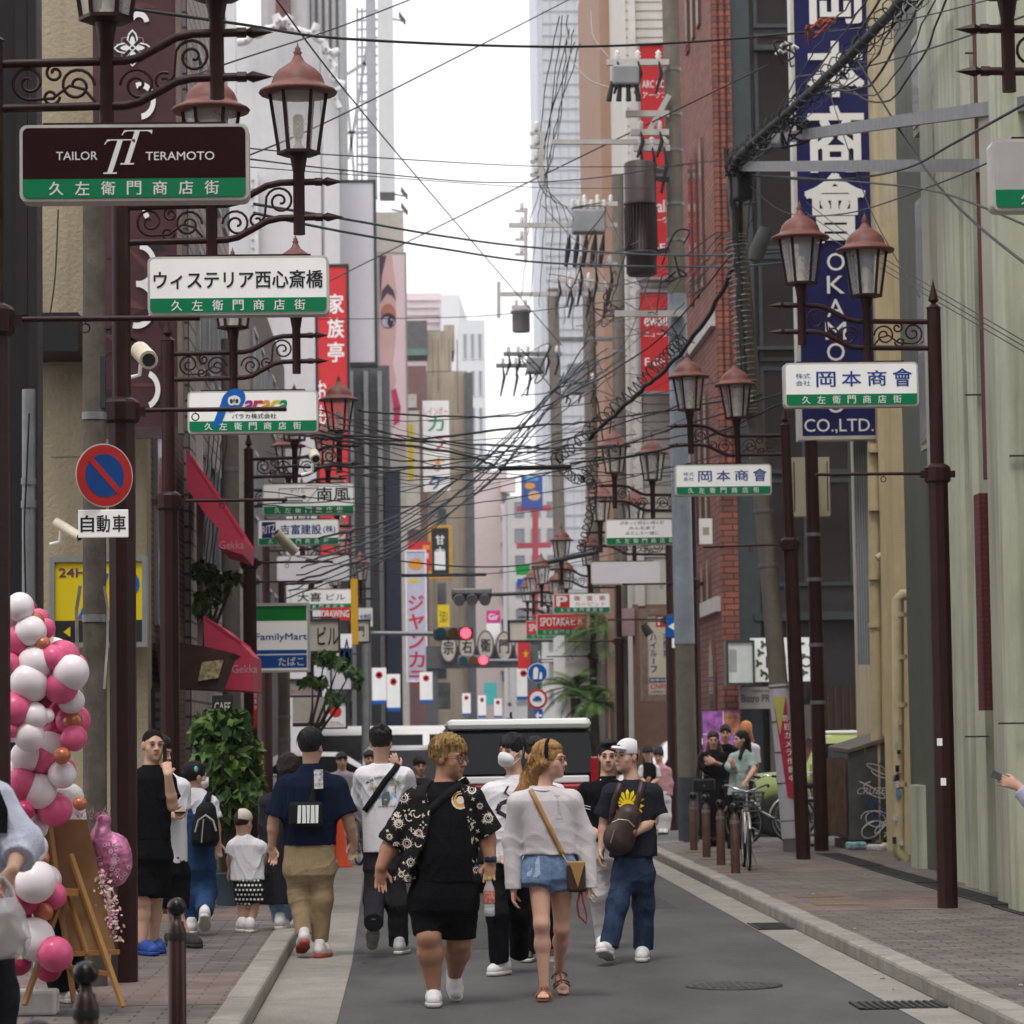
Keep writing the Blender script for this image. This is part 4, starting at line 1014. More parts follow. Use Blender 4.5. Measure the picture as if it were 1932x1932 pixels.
class Decal:
 def __init__(s,bvh,Y,out_=.0035):s.b,s.Y,s.o,s.mb=bvh,Y,out_,MB()
 def pt(s,x,z):
  r=s.b.ray_cast(Vector((x,s.Y-2,z)),Vector((0,1,0)),4)[0]
  return Vector((x,r.y-s.o,z))if r else None
 def poly(s,o,pts,m=0):
  v=[s.pt(o.x+a,o.z+b)for a,b in pts]
  if all(v):s.mb.mat(m).add(v,[list(range(len(v)))])
 def strip(s,o,pts,w,m=0):
  for (a,b),(c,d)in zip(pts,pts[1:]):
   e=Vector((-(d-b),c-a)).normalized()*w/2
   s.poly(o,[(a+e.x,b+e.y),(a-e.x,b-e.y),(c-e.x,d-e.y),(c+e.x,d+e.y)],m)
 def text(s,body,o,w,h,m=0,bold=.02,arc=0,vert=False):
  vs,fs=text_mesh(body,bold);x0,x1=min(v[0]for v in vs),max(v[0]for v in vs);y0,y1=min(v[1]for v in vs),max(v[1]for v in vs)
  out_=[]
  for x,y in vs:
   a,b=((x-(x0+x1)/2)/(x1-x0)*w,(y-(y0+y1)/2)/(y1-y0)*h)
   if arc:t=a/arc;a,b=(arc+b)*math.sin(t),(arc+b)*math.cos(t)-arc
   out_.append(s.pt(o.x+a,o.z+b))
  if all(out_):s.mb.mat(m).add(out_,fs)
 def build(s,name,mats,T):return s.mb.build(name,mats,T)if s.mb.v else None
class Person:
 def __init__(s,label,D,base,skin='c',h=.0065,z=0.0,group=None):
  s.D,s.h=D,h;g=P(base,1500,D);s.T=thing('person',label,'person',(g.x,D,z),group);s.skin=SKIN[skin]
  s.pts=[];s.ops=[]
 def p(s,x,y,dy=0.0):return P(x,y,s.D+dy)
 def lv(s,rows):
  """(y px, x px, half width px, half depth m, dy)"""
  out_=[]
  for r in rows:
   q=s.p(r[1],r[0],r[4]if len(r)>4 else 0);out_.append((q.z,q.x,q.y,r[2]*s.D/F,r[3]))
  return out_
def fp(x,Y,z=.045):
 y=1388+(CZ-z)*F/Y-ROLL*(x-966);return Vector((P(x,y,Y).x,Y,z))
def body(p,H,neck,rows,arms,legs,female=False,fat=1.0,hands=(),back=.018,ra=(.058,.043,.029),rl=(.08,.054,.056,.036)):
 arms=[(Vector(a[0])-Vector((0,0,.03)),)+tuple(a[1:])for a in arms]
 N=p.p(*neck);pts=[H(0,0,.13),N]+[q for a in arms for q in a]+[q for l in legs for q in l]
 S_=Sdf(pts,.16,p.h)
 H.flesh(S_,N,female)
 if rows:
  S_.loft([(z,x,y,rx-.016,ry-.016)for z,x,y,rx,ry in p.lv(rows)],.04)
 for a in arms:
  S_.cone(N-Vector((0,0,.05)),a[0]-Vector((0,0,.01)),.042,.04*fat,.02)
  S_.cone(a[0],a[1],ra[0]*fat,ra[1]*fat,.03);S_.cone(a[1],lerp(a[1],a[2],.3),ra[1]*fat,ra[1]*fat,.02);S_.cone(lerp(a[1],a[2],.3),a[2],ra[1]*fat,ra[2]*fat,.02)
 for l in legs:leg(S_,*l,r=[q*fat for q in rl],back=back)
 for hd in hands:hand(S_,*hd[0],**hd[1])
 S_.build('body',p.skin,p.T);return S_
def top(p,rows,sleeves,mat,name='shirt',rip=.0032,seed=1,k=.045,cuts=(),pw=2.4,f=(36,62,95),h=None):
 lv=p.lv(rows);pts=[(x,y,z)for z,x,y,rx,ry in lv]+[q for s in sleeves for q in s[:2]]+[(x+e*rx,y,z)for z,x,y,rx,ry in lv for e in (-1,1)]
 S_=Sdf(pts,.22,h or p.h);S_.loft(lv,.03,pw);n_=lv[min(1,len(lv)-1)]
 sleeves=[(Vector(s[0])-Vector((0,0,.028)),)+tuple(s[1:])for s in sleeves]
 for s in sleeves:S_.cone((n_[1],n_[2],n_[0]-.035),s[0]-Vector((0,0,.0)),.055,(s[2]if len(s)==4 else s[3])*.86,.05)
 for s in sleeves:
  if len(s)==4:S_.cone(s[0],s[1],s[2]*.95,s[3],k,True)
  else:
   S_.cone(s[0],s[1],s[3]*.95,s[4],k);S_.cone(s[1],s[2],s[4],s[5],.03,True)
 if rip:S_.ripple(min(rip,.0036),f,seed,.5)
 for c in cuts:S_.loft(p.lv(c),.004,2.6,True)
 S_.build(name,mat,p.T);return S_
def pants(p,rows,legs,mat,name='trousers',rip=.0035,seed=2,f=(38,60,90)):
 lv=sorted(p.lv(rows));q=lv[0]
 if legs:lv=[(q[0]-.075,q[1],q[2],q[3]*.55,q[4]*.6)]+lv
 pts=[(x,y,z)for z,x,y,rx,ry in lv]+[q for l in legs for q in l[0]]
 S_=Sdf(pts,.22,p.h);S_.loft(lv,.03,2.4)
 for pt,rs in legs:S_.chain(pt,rs,.05,True)
 if rip:S_.ripple(min(rip,.0026),f,seed,.9)
 S_.build(name,mat,p.T);return S_
def collar(p,c,r,mat,w=.018,h=.03):
 mb=MB();c=Vector(c);mb.lathe([(r+.012,-h/2),(r+.006,h/2),(r-.004,h/2+.002),(r,-h/2)],c,18);mb.build('collar',mat,p.T)
SHB,SHW=cloth('cloth_black',(.0075,.0075,.009)),cloth('cloth_white',(.66,.65,.68),var=.05)
SHOEW=M('shoe_white',(.62,.61,.6),rough=.6,var=.1,vs=20);SOLEW=M('sole_white',(.6,.58,.54),rough=.7,var=.12)
# ---- A: large man in open patterned shirt
p=Person('person in a black open shirt printed with pale suns, holding a plastic bottle',20.2,835,'d')
H=Head(p.p(848,1431),58,-4,1.1)
sl,el,wl=p.p(782,1504),p.p(741,1590,.02),p.p(719,1636,-.03);sr,er,wr_=p.p(889,1500),p.p(916,1570,.03),p.p(925,1625,-.02)
bodA=body(p,H,(838,1478),[(1478,838,24,.07),(1500,836,58,.13),(1550,838,56,.17),(1610,840,57,.2),(1690,838,58,.19)],[(sl,el,wl),(sr,er,wr_)],[(p.p(808,1690),p.p(809,1768,-.08),p.p(818,1862,-.02)),(p.p(866,1690),p.p(866,1775,.02),p.p(858,1838,.28))],fat=1.25,ra=(.06,.047,.031),rl=(.07,.06,.066,.037),hands=[((wl,p.p(717,1690,-.04)),dict(v=(1,.25,0),thumb=1,curl=.3,sc=1.05)),((wr_,p.p(921,1672,-.06)),dict(v=(1,.1,0),thumb=-1,curl=.5,sc=1.05))])
tee=top(p,[(1474,838,23,.075),(1484,838,34,.1),(1500,836,60,.15),(1550,839,60,.19),(1610,841,60,.215),(1664,841,58,.2)],[],SHB,'t_shirt',.004)
PAT=cloth('cloth_black_cotton',(.014,.013,.014))
shA=top(p,[(1473,838,25,.08),(1482,836,42,.11),(1500,834,66,.165),(1550,833,66,.205),(1610,829,70,.225),(1664,824,84,.2)],[(sl,p.p(739,1592,.02),.085,.1),(sr,p.p(921,1573,.03),.085,.1)],PAT,'open_shirt',.006,5,cuts=[[(1440,838,30,.3,-.3),(1490,838,37,.3,-.3),(1540,847,34,.3,-.3),(1590,848,44,.3,-.3),(1640,835,60,.3,-.3),(1700,828,70,.3,-.3)]])
dc=Decal(shA.bvh(),20.2);CRE=M('print_cream',(.62,.56,.46),rough=.9,var=.1);r8=random.Random(5)
def sunprint(dc,o,s):
 for i in range(14):
  a=i*2*math.pi/14;b=a+.2;L=s*(1 if i%2 else .8)
  dc.poly(o,[(math.cos(a)*s*.5,math.sin(a)*s*.5),(math.cos(b+.12)*L,math.sin(b+.12)*L),(math.cos(b)*s*.5,math.sin(b)*s*.5)])
 ring_=[(math.cos(a),math.sin(a))for a in np.linspace(0,2*math.pi,15)]
 for q,w in ((.5,.16),(.26,.07)):dc.strip(o,[(x*s*q,z*s*q)for x,z in ring_],s*w)
for x,y,s in ((762,1505,.05),(752,1553,.05),(768,1590,.052),(921,1543,.052),(890,1489,.048),(735,1578,.03),(775,1625,.045),(790,1570,.04),(770,1655,.04),(745,1620,.035),(893,1585,.035),(895,1620,.03),(905,1520,.03),(757,1648,.03),(898,1640,.035),(780,1480,.035)):sunprint(dc,p.p(x,y),s)
for i in range(90):
 o=p.p(r8.uniform(722,935),r8.uniform(1482,1662));s=r8.uniform(.009,.016);k=r8.choice((0,1,2,3));a=r8.uniform(0,3)
 if k<2:[dc.strip(o,[(-s*math.cos(a+q),-s*math.sin(a+q)),(s*math.cos(a+q),s*math.sin(a+q))],s*.45)for q in (0,1.57)]
 elif k==2:dc.strip(o,[(s*1.6*math.cos(a+q),s*1.6*math.sin(a+q))for q in np.linspace(0,3.2,8)],s*.6)
 else:[dc.poly(o,[(math.cos(q+a)*s,math.sin(q+a)*s),(math.cos(q+a+.5)*s*2.2,math.sin(q+a+.5)*s*2.2),(math.cos(q+a+1)*s,math.sin(q+a+1)*s)])for q in (0,1.57,3.14,4.71)]
dc.build('shirt_print',CRE,p.T)
dc=Decal(tee.bvh(),20.2);o=p.p(868,1509)
for r,m in ((.058,0),(.046,1),(.026,0)):dc.o+=.001;dc.poly(o,[(math.cos(a)*r,math.sin(a)*r)for a in np.linspace(0,6.1,14)],m)
dc.build('chest_print',[CRE,M('print_orange',(.6,.3,.06))],p.T)
strap(p.T,'bag_strap',cloth('strap_black',(.016,.016,.017)),tee.bvh(),[(883,1471),(862,1484),(838,1502),(814,1524),(795,1548)],.05,20.2,.01)
pants(p,[(1648,839,56,.19),(1690,837,64,.2),(1716,836,63,.18)],[([p.p(806,1700),p.p(808,1764,-.06)],[.125,.097]),([p.p(866,1700),p.p(867,1770,.02)],[.125,.108])],SHB,'shorts',.006)
shoe(p.T,fp(818,20.26),fp(818,20.02),SHOEW,SOLEW,w=.05)
shoe(p.T,p.p(856,1843,.34),p.p(861,1882,.23),SHOEW,SOLEW,w=.05,up=(0,-.85,.45))
H.hair(p.T,M('hair_bleached',(.27,.17,.065),rough=.55,var=.9,vs=16,scl=(4,4,.8),bump=.5,bs=110,spec=.15),'fringe',seed=3,vol=1.1,line=.045,nape=-.1,amp=.007);H.face(p.T)
H.glasses(p.T,M('spectacle_frame',(.12,.05,.03),rough=.3));mb=MB();mb.lathe([(.036,-.02),(.041,-.014),(.041,.014),(.036,.02)],lerp(wr_,p.p(923,1650),-.15),14);mb.build('wristwatch',M('watch_blue',(.02,.03,.06),rough=.35),p.T)
# bottle in his hand
PET=M('bottle_plastic',(.85,.87,.88),rough=.06,alpha=.32,var=0);c=p.p(922.5,1662,-.09)
t=thing('water_bottle','clear plastic bottle with red and white label held by its neck','bottle',c)
mb=MB();mb.lathe([(.0,-.225),(.03,-.225),(.036,-.215),(.036,-.15),(.033,-.145),(.033,-.14),(.036,-.135),(.036,-.06),(.032,-.04),(.015,-.005),(.014,.012)],c,16);part_of(mb,'bottle',PET,t)
mb=MB();mb.lathe([(.017,.004),(.017,.026),(0,.027)],c,12);part_of(mb,'cap',M('bottle_cap',(.25,.3,.05),rough=.4),t)
mb=MB();mb.lathe([(.037,-.14),(.037,-.06)],c,16);part_of(mb,'label',M('bottle_label',(.62,.2,.14),rough=.4,var=.9,vs=45),t)
mb=MB();mb.lathe([(0,-.222),(.033,-.222),(.033,-.17),(0,-.17)],c,14);part_of(mb,'water',M('water',(.7,.75,.78),rough=.02,alpha=.4),t)
# ---- B: woman with long fair hair
p=Person('person with long fair hair, pale sweater and denim shorts carrying a small brown bag',20.6,1036,'b')
H=Head(p.p(1038,1435),68,2,.98)
sl,el,wl=p.p(978,1508),p.p(967,1586,.03),p.p(969,1678,-.04);sr,er,wr_=p.p(1077,1502),p.p(1103,1578,.03),p.p(1112,1668,-.04)
body(p,H,(1028,1484),[(1490,1028,24,.06),(1510,1028,46,.085),(1560,1032,40,.1),(1640,1036,44,.11)],[(sl,el,wl),(sr,er,wr_)],[(p.p(1018,1650),p.p(1022,1744,-.1),p.p(1027,1860,-.08)),(p.p(1058,1650),p.p(1060,1752,.06),p.p(1055,1828,.3))],True,rl=(.082,.05,.05,.03),ra=(.045,.034,.024),hands=[((wl,p.p(969,1705,-.05)),dict(v=(.3,1,0),curl=.6,sc=.85)),((wr_,p.p(1111,1700,-.05)),dict(v=(.3,1,0),curl=.6,sc=.85))])
KN=cloth('knit_pale',(.56,.52,.53),var=.06,bs=160,bump=.3)
swB=top(p,[(1484,1027,22,.07),(1494,1027,40,.09),(1510,1028,54,.115),(1560,1033,49,.13),(1602,1037,51,.13),(1612,1037,52,.135)],[(sl,el,p.p(969,1692,-.04),.07,.066,.052),(sr,er,p.p(1113,1680,-.04),.07,.07,.052)],KN,'sweater',.0022,8,.05)
mb=MB();mb.tube([p.p(1026+26*math.cos(a),1487+5*math.sin(a),-.075*math.sin(a)-.01)for a in np.linspace(0,2*math.pi,18)[:-1]],.009,6,closed=True);mb.build('neckband',KN,p.T)
dc=Decal(swB.bvh(),20.6)
for k in range(5):dc.poly(p.p(1050+1.2*k,1503+7.5*k),[(math.cos(a)*.007,math.sin(a)*.007)for a in np.linspace(0,6,9)])
dc.strip(p.p(1050,1500),[(-.02,0),(-.005,-.15),(.03,-.15),(.015,0),(-.02,0)],.004)
dc.build('buttons',M('button_pale',(.42,.39,.38)),p.T)
DEN,DENL=cloth('denim_blue',(.17,.26,.41),var=.3,vs=30,bump=.3,bs=180),cloth('denim_light',(.38,.47,.58),var=.2,vs=30)
sh=pants(p,[(1604,1037,45,.125),(1640,1037,49,.13),(1658,1037,50,.125)],[([p.p(1014,1645),p.p(1013,1672,-.02)],[.108,.115]),([p.p(1060,1645),p.p(1063,1675,.01)],[.105,.112])],DEN,'denim_shorts',.003)
dc=Decal(sh.bvh(),20.6)
for (a,b)in ((992,1018),(1060,1086)):dc.poly(p.p((a+b)/2,1634),[(x*.0034,z*.0034)for x,z in ((-12,20),(12,20),(13,-14),(6,-20),(-12,-18))])
dc.build('pocket_panel',DENL,p.T)
SAN=M('sandal_tan',(.24,.11,.05),rough=.6,var=.2,vs=20)
def sandal(T,a,t,up=(0,0,1)):
 d=(t-a).normalized();u=Vector(up);u=(u-d*u.dot(d)).normalized();v=d.cross(u);B=(v,d,u);m=lerp(a,t,.42)
 S_=Sdf([a-d*.07,t+d*.03],.09,.005);S_.cone(a-d*.03,a+d*.06,.036,.037,.03);S_.cone(a+d*.06,t-d*.03,.037,.046,.03);S_.plane(a-u*.018,u);S_.plane(a-u*.036,-u);S_.build('sandal_sole',SAN,T)
 mb=MB()
 for q,zz,w in ((.12,.035,.05),(.5,.03,.052),(.62,.022,.053)):
  c=lerp(a,t,q);mb.tube([c+v*w*math.cos(b)+u*((zz+.02)*math.sin(b)-.018)for b in np.linspace(0,math.pi,9)],.007,6)
 mb.tube([lerp(a,t,.14)+u*.03,lerp(a,t,.35)+u*.05,lerp(a,t,.8)+u*.012],.006,6);mb.build('sandal_strap',SAN,T)
 S_=Sdf([a-d*.06,t+d*.04],.09,.004);S_.cone(a-d*.02,a+u*.05,.03,.034,.02);S_.cone(a,lerp(a,t,.72),.028,.03,.02)
 for i in range(5):q=lerp(a,t,.72)+v*(-.028+.014*i);S_.cone(q,q+d*(.052-abs(i-1.5)*.007)-u*.004,.0105 if i else .013,.009,.006)
 S_.plane(a-u*.02,-u);S_.build('foot',SKIN['b'],T)
sandal(p.T,fp(1027,20.55,.036),fp(1024,20.33,.036));sandal(p.T,p.p(1054,1836,.34),p.p(1064,1874,.22),(0,-.75,.6))
FAIR=M('hair_fair',(.36,.19,.065),rough=.45,var=.4,vs=26,scl=(4,4,.5),bump=.45,bs=100)
bk=[p.p(1010,1440,.07),p.p(1000,1468,.1),p.p(986,1500,.09)]
H.hair(p.T,FAIR,'long',[(H(0,-.06,.02),bk[1],.075,.06),(bk[1],bk[2],.06,.035),(H(-.07,-.02,-.02),bk[1],.03,.05),(bk[1],p.p(978,1492,.08),.05,.02),(H(.05,-.05,-.02),p.p(1015,1480,.06),.05,.03)],4,1.02,.065,nape=-.25,amp=.005)
H.face(p.T,browm=FAIR,lip=M('lips_pink',(.45,.16,.15),rough=.4));H.glasses(p.T,M('spectacle_brown',(.1,.04,.02),rough=.3))
mb=MB();mb.tube([H(.094*math.cos(a),.01-.01*math.sin(a),.03+.108*math.sin(a))for a in np.linspace(-.1,math.pi+.1,18)],.013,8);mb.build('hair_band',cloth('velvet_black',(.01,.01,.012)),p.T)
mb=MB();mb.tube([H(.078,.0,-.045-.014)+Vector((.012*math.cos(a),0,.012*math.sin(a)))for a in np.linspace(0,6.28,12)[:-1]],.0018,4,closed=True);mb.build('earring',M('gold',(.6,.4,.15),rough=.3,metal=.9),p.T)
t=thing('shoulder_bag','small brown and tan leather bag hanging on a long tan strap','bag',p.p(1087,1682,-.16));tan=M('leather_tan',(.36,.20,.075),rough=.5,var=.12);drk=M('leather_dark',(.05,.028,.02),rough=.5,var=.5,vs=60)
c=p.p(1087,1654,-.15)
MB().box(c.x-.062,c.x+.062,c.y-.03,c.y+.03,c.z-.1,c.z+.085,bev=.02,rz=.25).build('bag_body',drk,t)
mb=MB();mb.prism([(-.05,.08),(.045,.08),(.0,-.07)],-.036,-.033,c,.25);mb.build('bag_flap',tan,t);MB().box(c.x-.06,c.x+.06,c.y-.026,c.y+.026,c.z+.07,c.z+.1,bev=.01,rz=.25).build('bag_top',tan,t)
o=strap(t,'strap',tan,swB.bvh(),[(1000,1489),(1030,1550),(1061,1612)],.032,20.6,.012)
mb=MB();mb.tube([p.p(1061,1612,-.14),p.p(1070,1628,-.16),p.p(1081,1634,-.16)],.006,6);mb.build('chain',M('chain_gold',(.5,.35,.2),rough=.35,metal=.7),t)
mb=MB();mb.tube([p.p(x,y,-.15)for x,y in ((1094,1682),(1089,1705),(1092,1728),(1106,1742),(1107,1728),(1100,1700),(1097,1682))],.007,6);mb.build('wrist_strap',M('strap_red',(.24,.02,.03),rough=.7),t)
# ---- C: man with white cap
p=Person('person in a white cap with a dark sling bag on the chest and sunflower shirt',23.8,1195,'c')
H=Head(p.p(1183,1428),-50,6,1.0)
sl,el,wl=p.p(1154,1490),p.p(1142,1548,.03),p.p(1135,1600,.0);sr,er,wr_=p.p(1231,1490),p.p(1231,1549,-.02),p.p(1194,1573,-.22)
body(p,H,(1192,1470),[(1476,1192,18,.06),(1495,1193,40,.1),(1560,1195,36,.11),(1630,1195,36,.11)],[(sl,el,wl),(sr,er,wr_)],[(p.p(1176,1640),p.p(1166,1705,-.15),p.p(1146,1778,-.2)),(p.p(1212,1640),p.p(1214,1705,.05),p.p(1214,1785,.1))],hands=[((wl,p.p(1134,1640,-.02)),dict(v=(.4,1,0),thumb=-1,curl=.45)),((wr_,p.p(1157,1594,-.28)),dict(v=(.2,-.4,1),thumb=1,curl=.3))])
TDN=cloth('cotton_charcoal',(.018,.021,.027))
tsC=top(p,[(1471,1192,17,.07),(1480,1192,28,.09),(1494,1193,46,.12),(1550,1195,42,.13),(1616,1195,46,.135)],[(sl,p.p(1140,1540,.03),.075,.085),(sr,p.p(1238,1536,.0),.075,.088)],TDN,'t_shirt',.005,11)
dc=Decal(tsC.bvh(),23.8);o=p.p(1182,1520);YF=M('print_yellow',(.75,.55,.01),rough=.8)
for i in range(16):a=i*math.pi/8;b=r8.uniform(.85,1.05);dc.poly(o,[(math.cos(a-.12)*.045,math.sin(a-.12)*.045),(math.cos(a-.15)*.1,math.sin(a-.15)*.1),(math.cos(a)*.135*b,math.sin(a)*.135*b),(math.cos(a+.15)*.1,math.sin(a+.15)*.1),(math.cos(a+.12)*.045,math.sin(a+.12)*.045)])
dc.o+=.002;dc.poly(o,[(math.cos(a)*.05,math.sin(a)*.05)for a in np.linspace(0,6.1,12)]);dc.build('flower_print',YF,p.T)
JEAN=cloth('jean_indigo',(.028,.045,.085),var=.45,vs=9,bump=.35,bs=120)
pants(p,[(1606,1195,36,.12),(1645,1195,38,.125),(1660,1195,38,.12)],[([p.p(1178,1648),p.p(1165,1706,-.14),p.p(1149,1786,-.2)],[.092,.08,.073]),([p.p(1212,1648),p.p(1214,1706,.05),p.p(1214,1790,.12)],[.092,.082,.078])],JEAN,'jeans',.005)
shoe(p.T,p.p(1148,1800,-.22),p.p(1133,1787,-.46),SHOEW,SOLEW,up=(0,.5,.85),w=.052);shoe(p.T,fp(1213,23.95),fp(1210,23.7),SHOEW,SOLEW,w=.052)
H.hair(p.T,HAIRB,'buzz',nape=-.07,vol=.97);CAPW=cloth('cap_white',(.62,.61,.61),var=.05,bump=.1);H.cap(p.T,CAPW);H.face(p.T,mouth=1)
mb=MB();mb.cbox(H(.0,.102,.075),.04,.008,.012,rz=-.85);mb.build('cap_badge',BLACK,p.T)
mb=MB();mb.lathe([(.034,-.02),(.038,-.012),(.038,.012),(.034,.02)],(0,0,0),14);R_=Vector((1,0,-.5)).to_track_quat('Z','Y').to_matrix();mb.v=[tuple(R_@Vector(v)+lerp(wr_,p.p(1157,1594,-.28),-.05))for v in mb.v];mb.build('wristwatch',M('watch_brown',(.16,.08,.05),rough=.35,metal=.4),p.T)
t=thing('sling_bag','dark brown leather sling backpack worn on the chest','bag',p.p(1172,1608,-.2));LB=M('leather_brown',(.045,.026,.024),rough=.45,var=.2,vs=20)
S_=Sdf([p.p(1145,1520,-.2),p.p(1202,1608,-.2)],.12,.007);S_.cone(p.p(1186,1540,-.17),p.p(1170,1585,-.17),.095,.115,.05);S_.ell(p.p(1160,1580,-.19),(.08,.07,.1),None,.05);S_.build('bag_body',LB,t)
mb=MB();mb.tube([p.p(x,y,-.31)for x,y in ((1155,1552),(1168,1546),(1185,1548),(1197,1560))],.006,5);mb.tube([p.p(1160,1565,-.31),p.p(1152,1590,-.30)],.005,5);mb.build('zip',M('zip_metal',(.35,.3,.25),metal=.7,rough=.4),t)
strap(t,'strap',LB,tsC.bvh(),[(1170,1478),(1158,1510),(1152,1550)],.05,23.8,.01);strap(t,'strap',LB,tsC.bvh(),[(1212,1473),(1204,1500),(1196,1530)],.05,23.8,.01)
# ---- D: man in black polo with white piping
p=Person('person in a black polo with white piping and white trousers, behind the capped man',25.2,1133,'c')
H=Head(p.p(1149,1428),-8,0,1.0);sl,el,wl=p.p(1106,1486),p.p(1101,1538,.05),p.p(1124,1572,-.12);sr=p.p(1172,1488)
body(p,H,(1146,1464),[(1474,1144,17,.06),(1494,1140,38,.1),(1560,1138,32,.11),(1610,1136,33,.11)],[(sl,el,wl),(sr,p.p(1180,1540),p.p(1178,1580))],[(p.p(1124,1620),p.p(1128,1690),p.p(1138,1762,.1)),(p.p(1150,1620),p.p(1152,1690,.1),p.p(1154,1762,.2))],hands=[((wl,p.p(1150,1578,-.2)),dict(v=(.2,0,1),curl=.6,fist=True))])
t_=top(p,[(1469,1146,17,.075),(1478,1144,27,.09),(1492,1141,43,.12),(1550,1139,37,.125),(1588,1138,38,.13)],[(sl,p.p(1102,1526,.04),.07,.078),(sr,p.p(1180,1530),.07,.075)],SHB,'polo_shirt',.004,14)
dc=Decal(t_.bvh(),25.2)
for q in (0,5):dc.strip(p.p(1101,1519+q),[(-.05,.014),(0,.0),(.05,-.012)],.006)
for s in (-1,1):dc.strip(p.p(1146,1470),[(s*.005,-.06),(s*.06,.0)],.01)
dc.build('white_piping',WHITE,p.T);collar(p,p.p(1146,1468),.062,SHB)
pants(p,[(1582,1136,33,.12),(1620,1136,36,.12)],[([p.p(1122,1620),p.p(1128,1690),p.p(1138,1775,.1)],[.085,.07,.06]),([p.p(1150,1620),p.p(1152,1690,.1),p.p(1154,1772,.2)],[.085,.07,.06])],cloth('cotton_offwhite',(.50,.48,.47)),'trousers')
shoe(p.T,fp(1138,25.3),fp(1134,25.05),SHOEW,SOLEW);shoe(p.T,fp(1154,25.4),fp(1152,25.15),SHOEW,SOLEW)
H.hair(p.T,HAIRB,'quiff',seed=7,vol=.99,line=.07);H.face(p.T)
# ---- E: masked man in white printed shirt
p=Person('person in a white face mask and white shirt with black lettering',22.7,950,'c')
H=Head(p.p(965,1420),-38,4,1.0);sl,el,wl=p.p(928,1488),p.p(922,1548),p.p(945,1598,-.1);sr=p.p(1005,1488)
body(p,H,(971,1462),[(1472,970,18,.06),(1494,968,42,.1),(1560,962,38,.11),(1620,956,38,.11)],[(sl,el,wl),(sr,p.p(1012,1545),p.p(1008,1600))],[(p.p(940,1640),p.p(938,1720,-.1),p.p(942,1812,-.05)),(p.p(975,1640),p.p(978,1720,.1),p.p(980,1800,.4))],hands=[((wl,p.p(957,1636,-.14)),dict(v=(1,.3,0),curl=.3))])
WS=cloth('poplin_white',(.66,.64,.67),var=.04)
t_=top(p,[(1466,971,17,.075),(1476,970,30,.095),(1492,967,48,.125),(1550,962,46,.135),(1626,957,44,.14)],[(sl,el,p.p(940,1590,-.08),.075,.075,.06),(sr,p.p(1012,1545),p.p(1008,1590),.075,.07,.06)],WS,'shirt',.006,17)
dc=Decal(t_.bvh(),22.7);o=p.p(953,1540)
dc.strip(o,[(.07,.08),(.02,.115),(-.04,.09),(-.06,.04),(.0,.005),(.04,-.02),(.07,-.06)],.03);dc.strip(p.p(938,1582),[(-.1,.06),(.06,-.06)],.035);dc.strip(p.p(966,1496),[(-.05,.03),(.06,-.04)],.06)
dc.build('shirt_print',BLACK,p.T);collar(p,p.p(971,1466),.06,WS)
pants(p,[(1610,957,38,.12),(1650,956,40,.12)],[([p.p(938,1650),p.p(938,1725,-.1),p.p(942,1816,-.05)],[.09,.078,.072]),([p.p(976,1650),p.p(978,1725,.1),p.p(980,1800,.4)],[.09,.078,.072])],SHB,'trousers')
shoe(p.T,fp(950,22.72),fp(925,22.56),SHOEW,SOLEW,w=.05);H.hair(p.T,HAIRB,'fringe',seed=9,vol=1.03,line=.04,nape=-.04);H.face(p.T);H.mask(p.T,cloth('mask_white',(.7,.69,.7),bump=.05,var=.03))
# ---- F: dark haired man behind the fair haired woman
p=Person('person with dark hair and black trousers mostly hidden behind the fair haired walker',24.0,1010,'c')
H=Head(p.p(1012,1424),10,0,1.0)
body(p,H,(1012,1462),[(1472,1012,17,.06),(1494,1012,40,.1),(1600,1012,34,.11)],[(p.p(978,1488),p.p(972,1545),p.p(980,1600)),(p.p(1048,1488),p.p(1056,1545),p.p(1052,1600))],[(p.p(996,1640),p.p(994,1715),p.p(994,1795)),(p.p(1030,1640),p.p(1034,1715),p.p(1041,1795))])
top(p,[(1467,1012,17,.075),(1492,1012,44,.12),(1550,1012,40,.13),(1610,1012,40,.13)],[(p.p(978,1488),p.p(973,1535),.07,.08),(p.p(1048,1488),p.p(1055,1535),.07,.08)],SHW,'t_shirt')
pants(p,[(1600,1012,36,.12),(1650,1012,38,.12)],[([p.p(996,1650),p.p(994,1720),p.p(994,1800)],[.09,.08,.075]),([p.p(1030,1650),p.p(1034,1720),p.p(1040,1790)],[.09,.08,.075])],SHB,'trousers')
shoe(p.T,fp(995,24.1),fp(993,23.85),M('shoe_black_white',(.1,.1,.11),var=.9,vs=40),SOLEW);shoe(p.T,p.p(1041,1800,.1),p.p(1040,1822,-.02),SHOEW,SOLEW,up=(0,-.6,.8))
H.hair(p.T,HAIRB,'short',seed=12,vol=1.0);H.face(p.T)
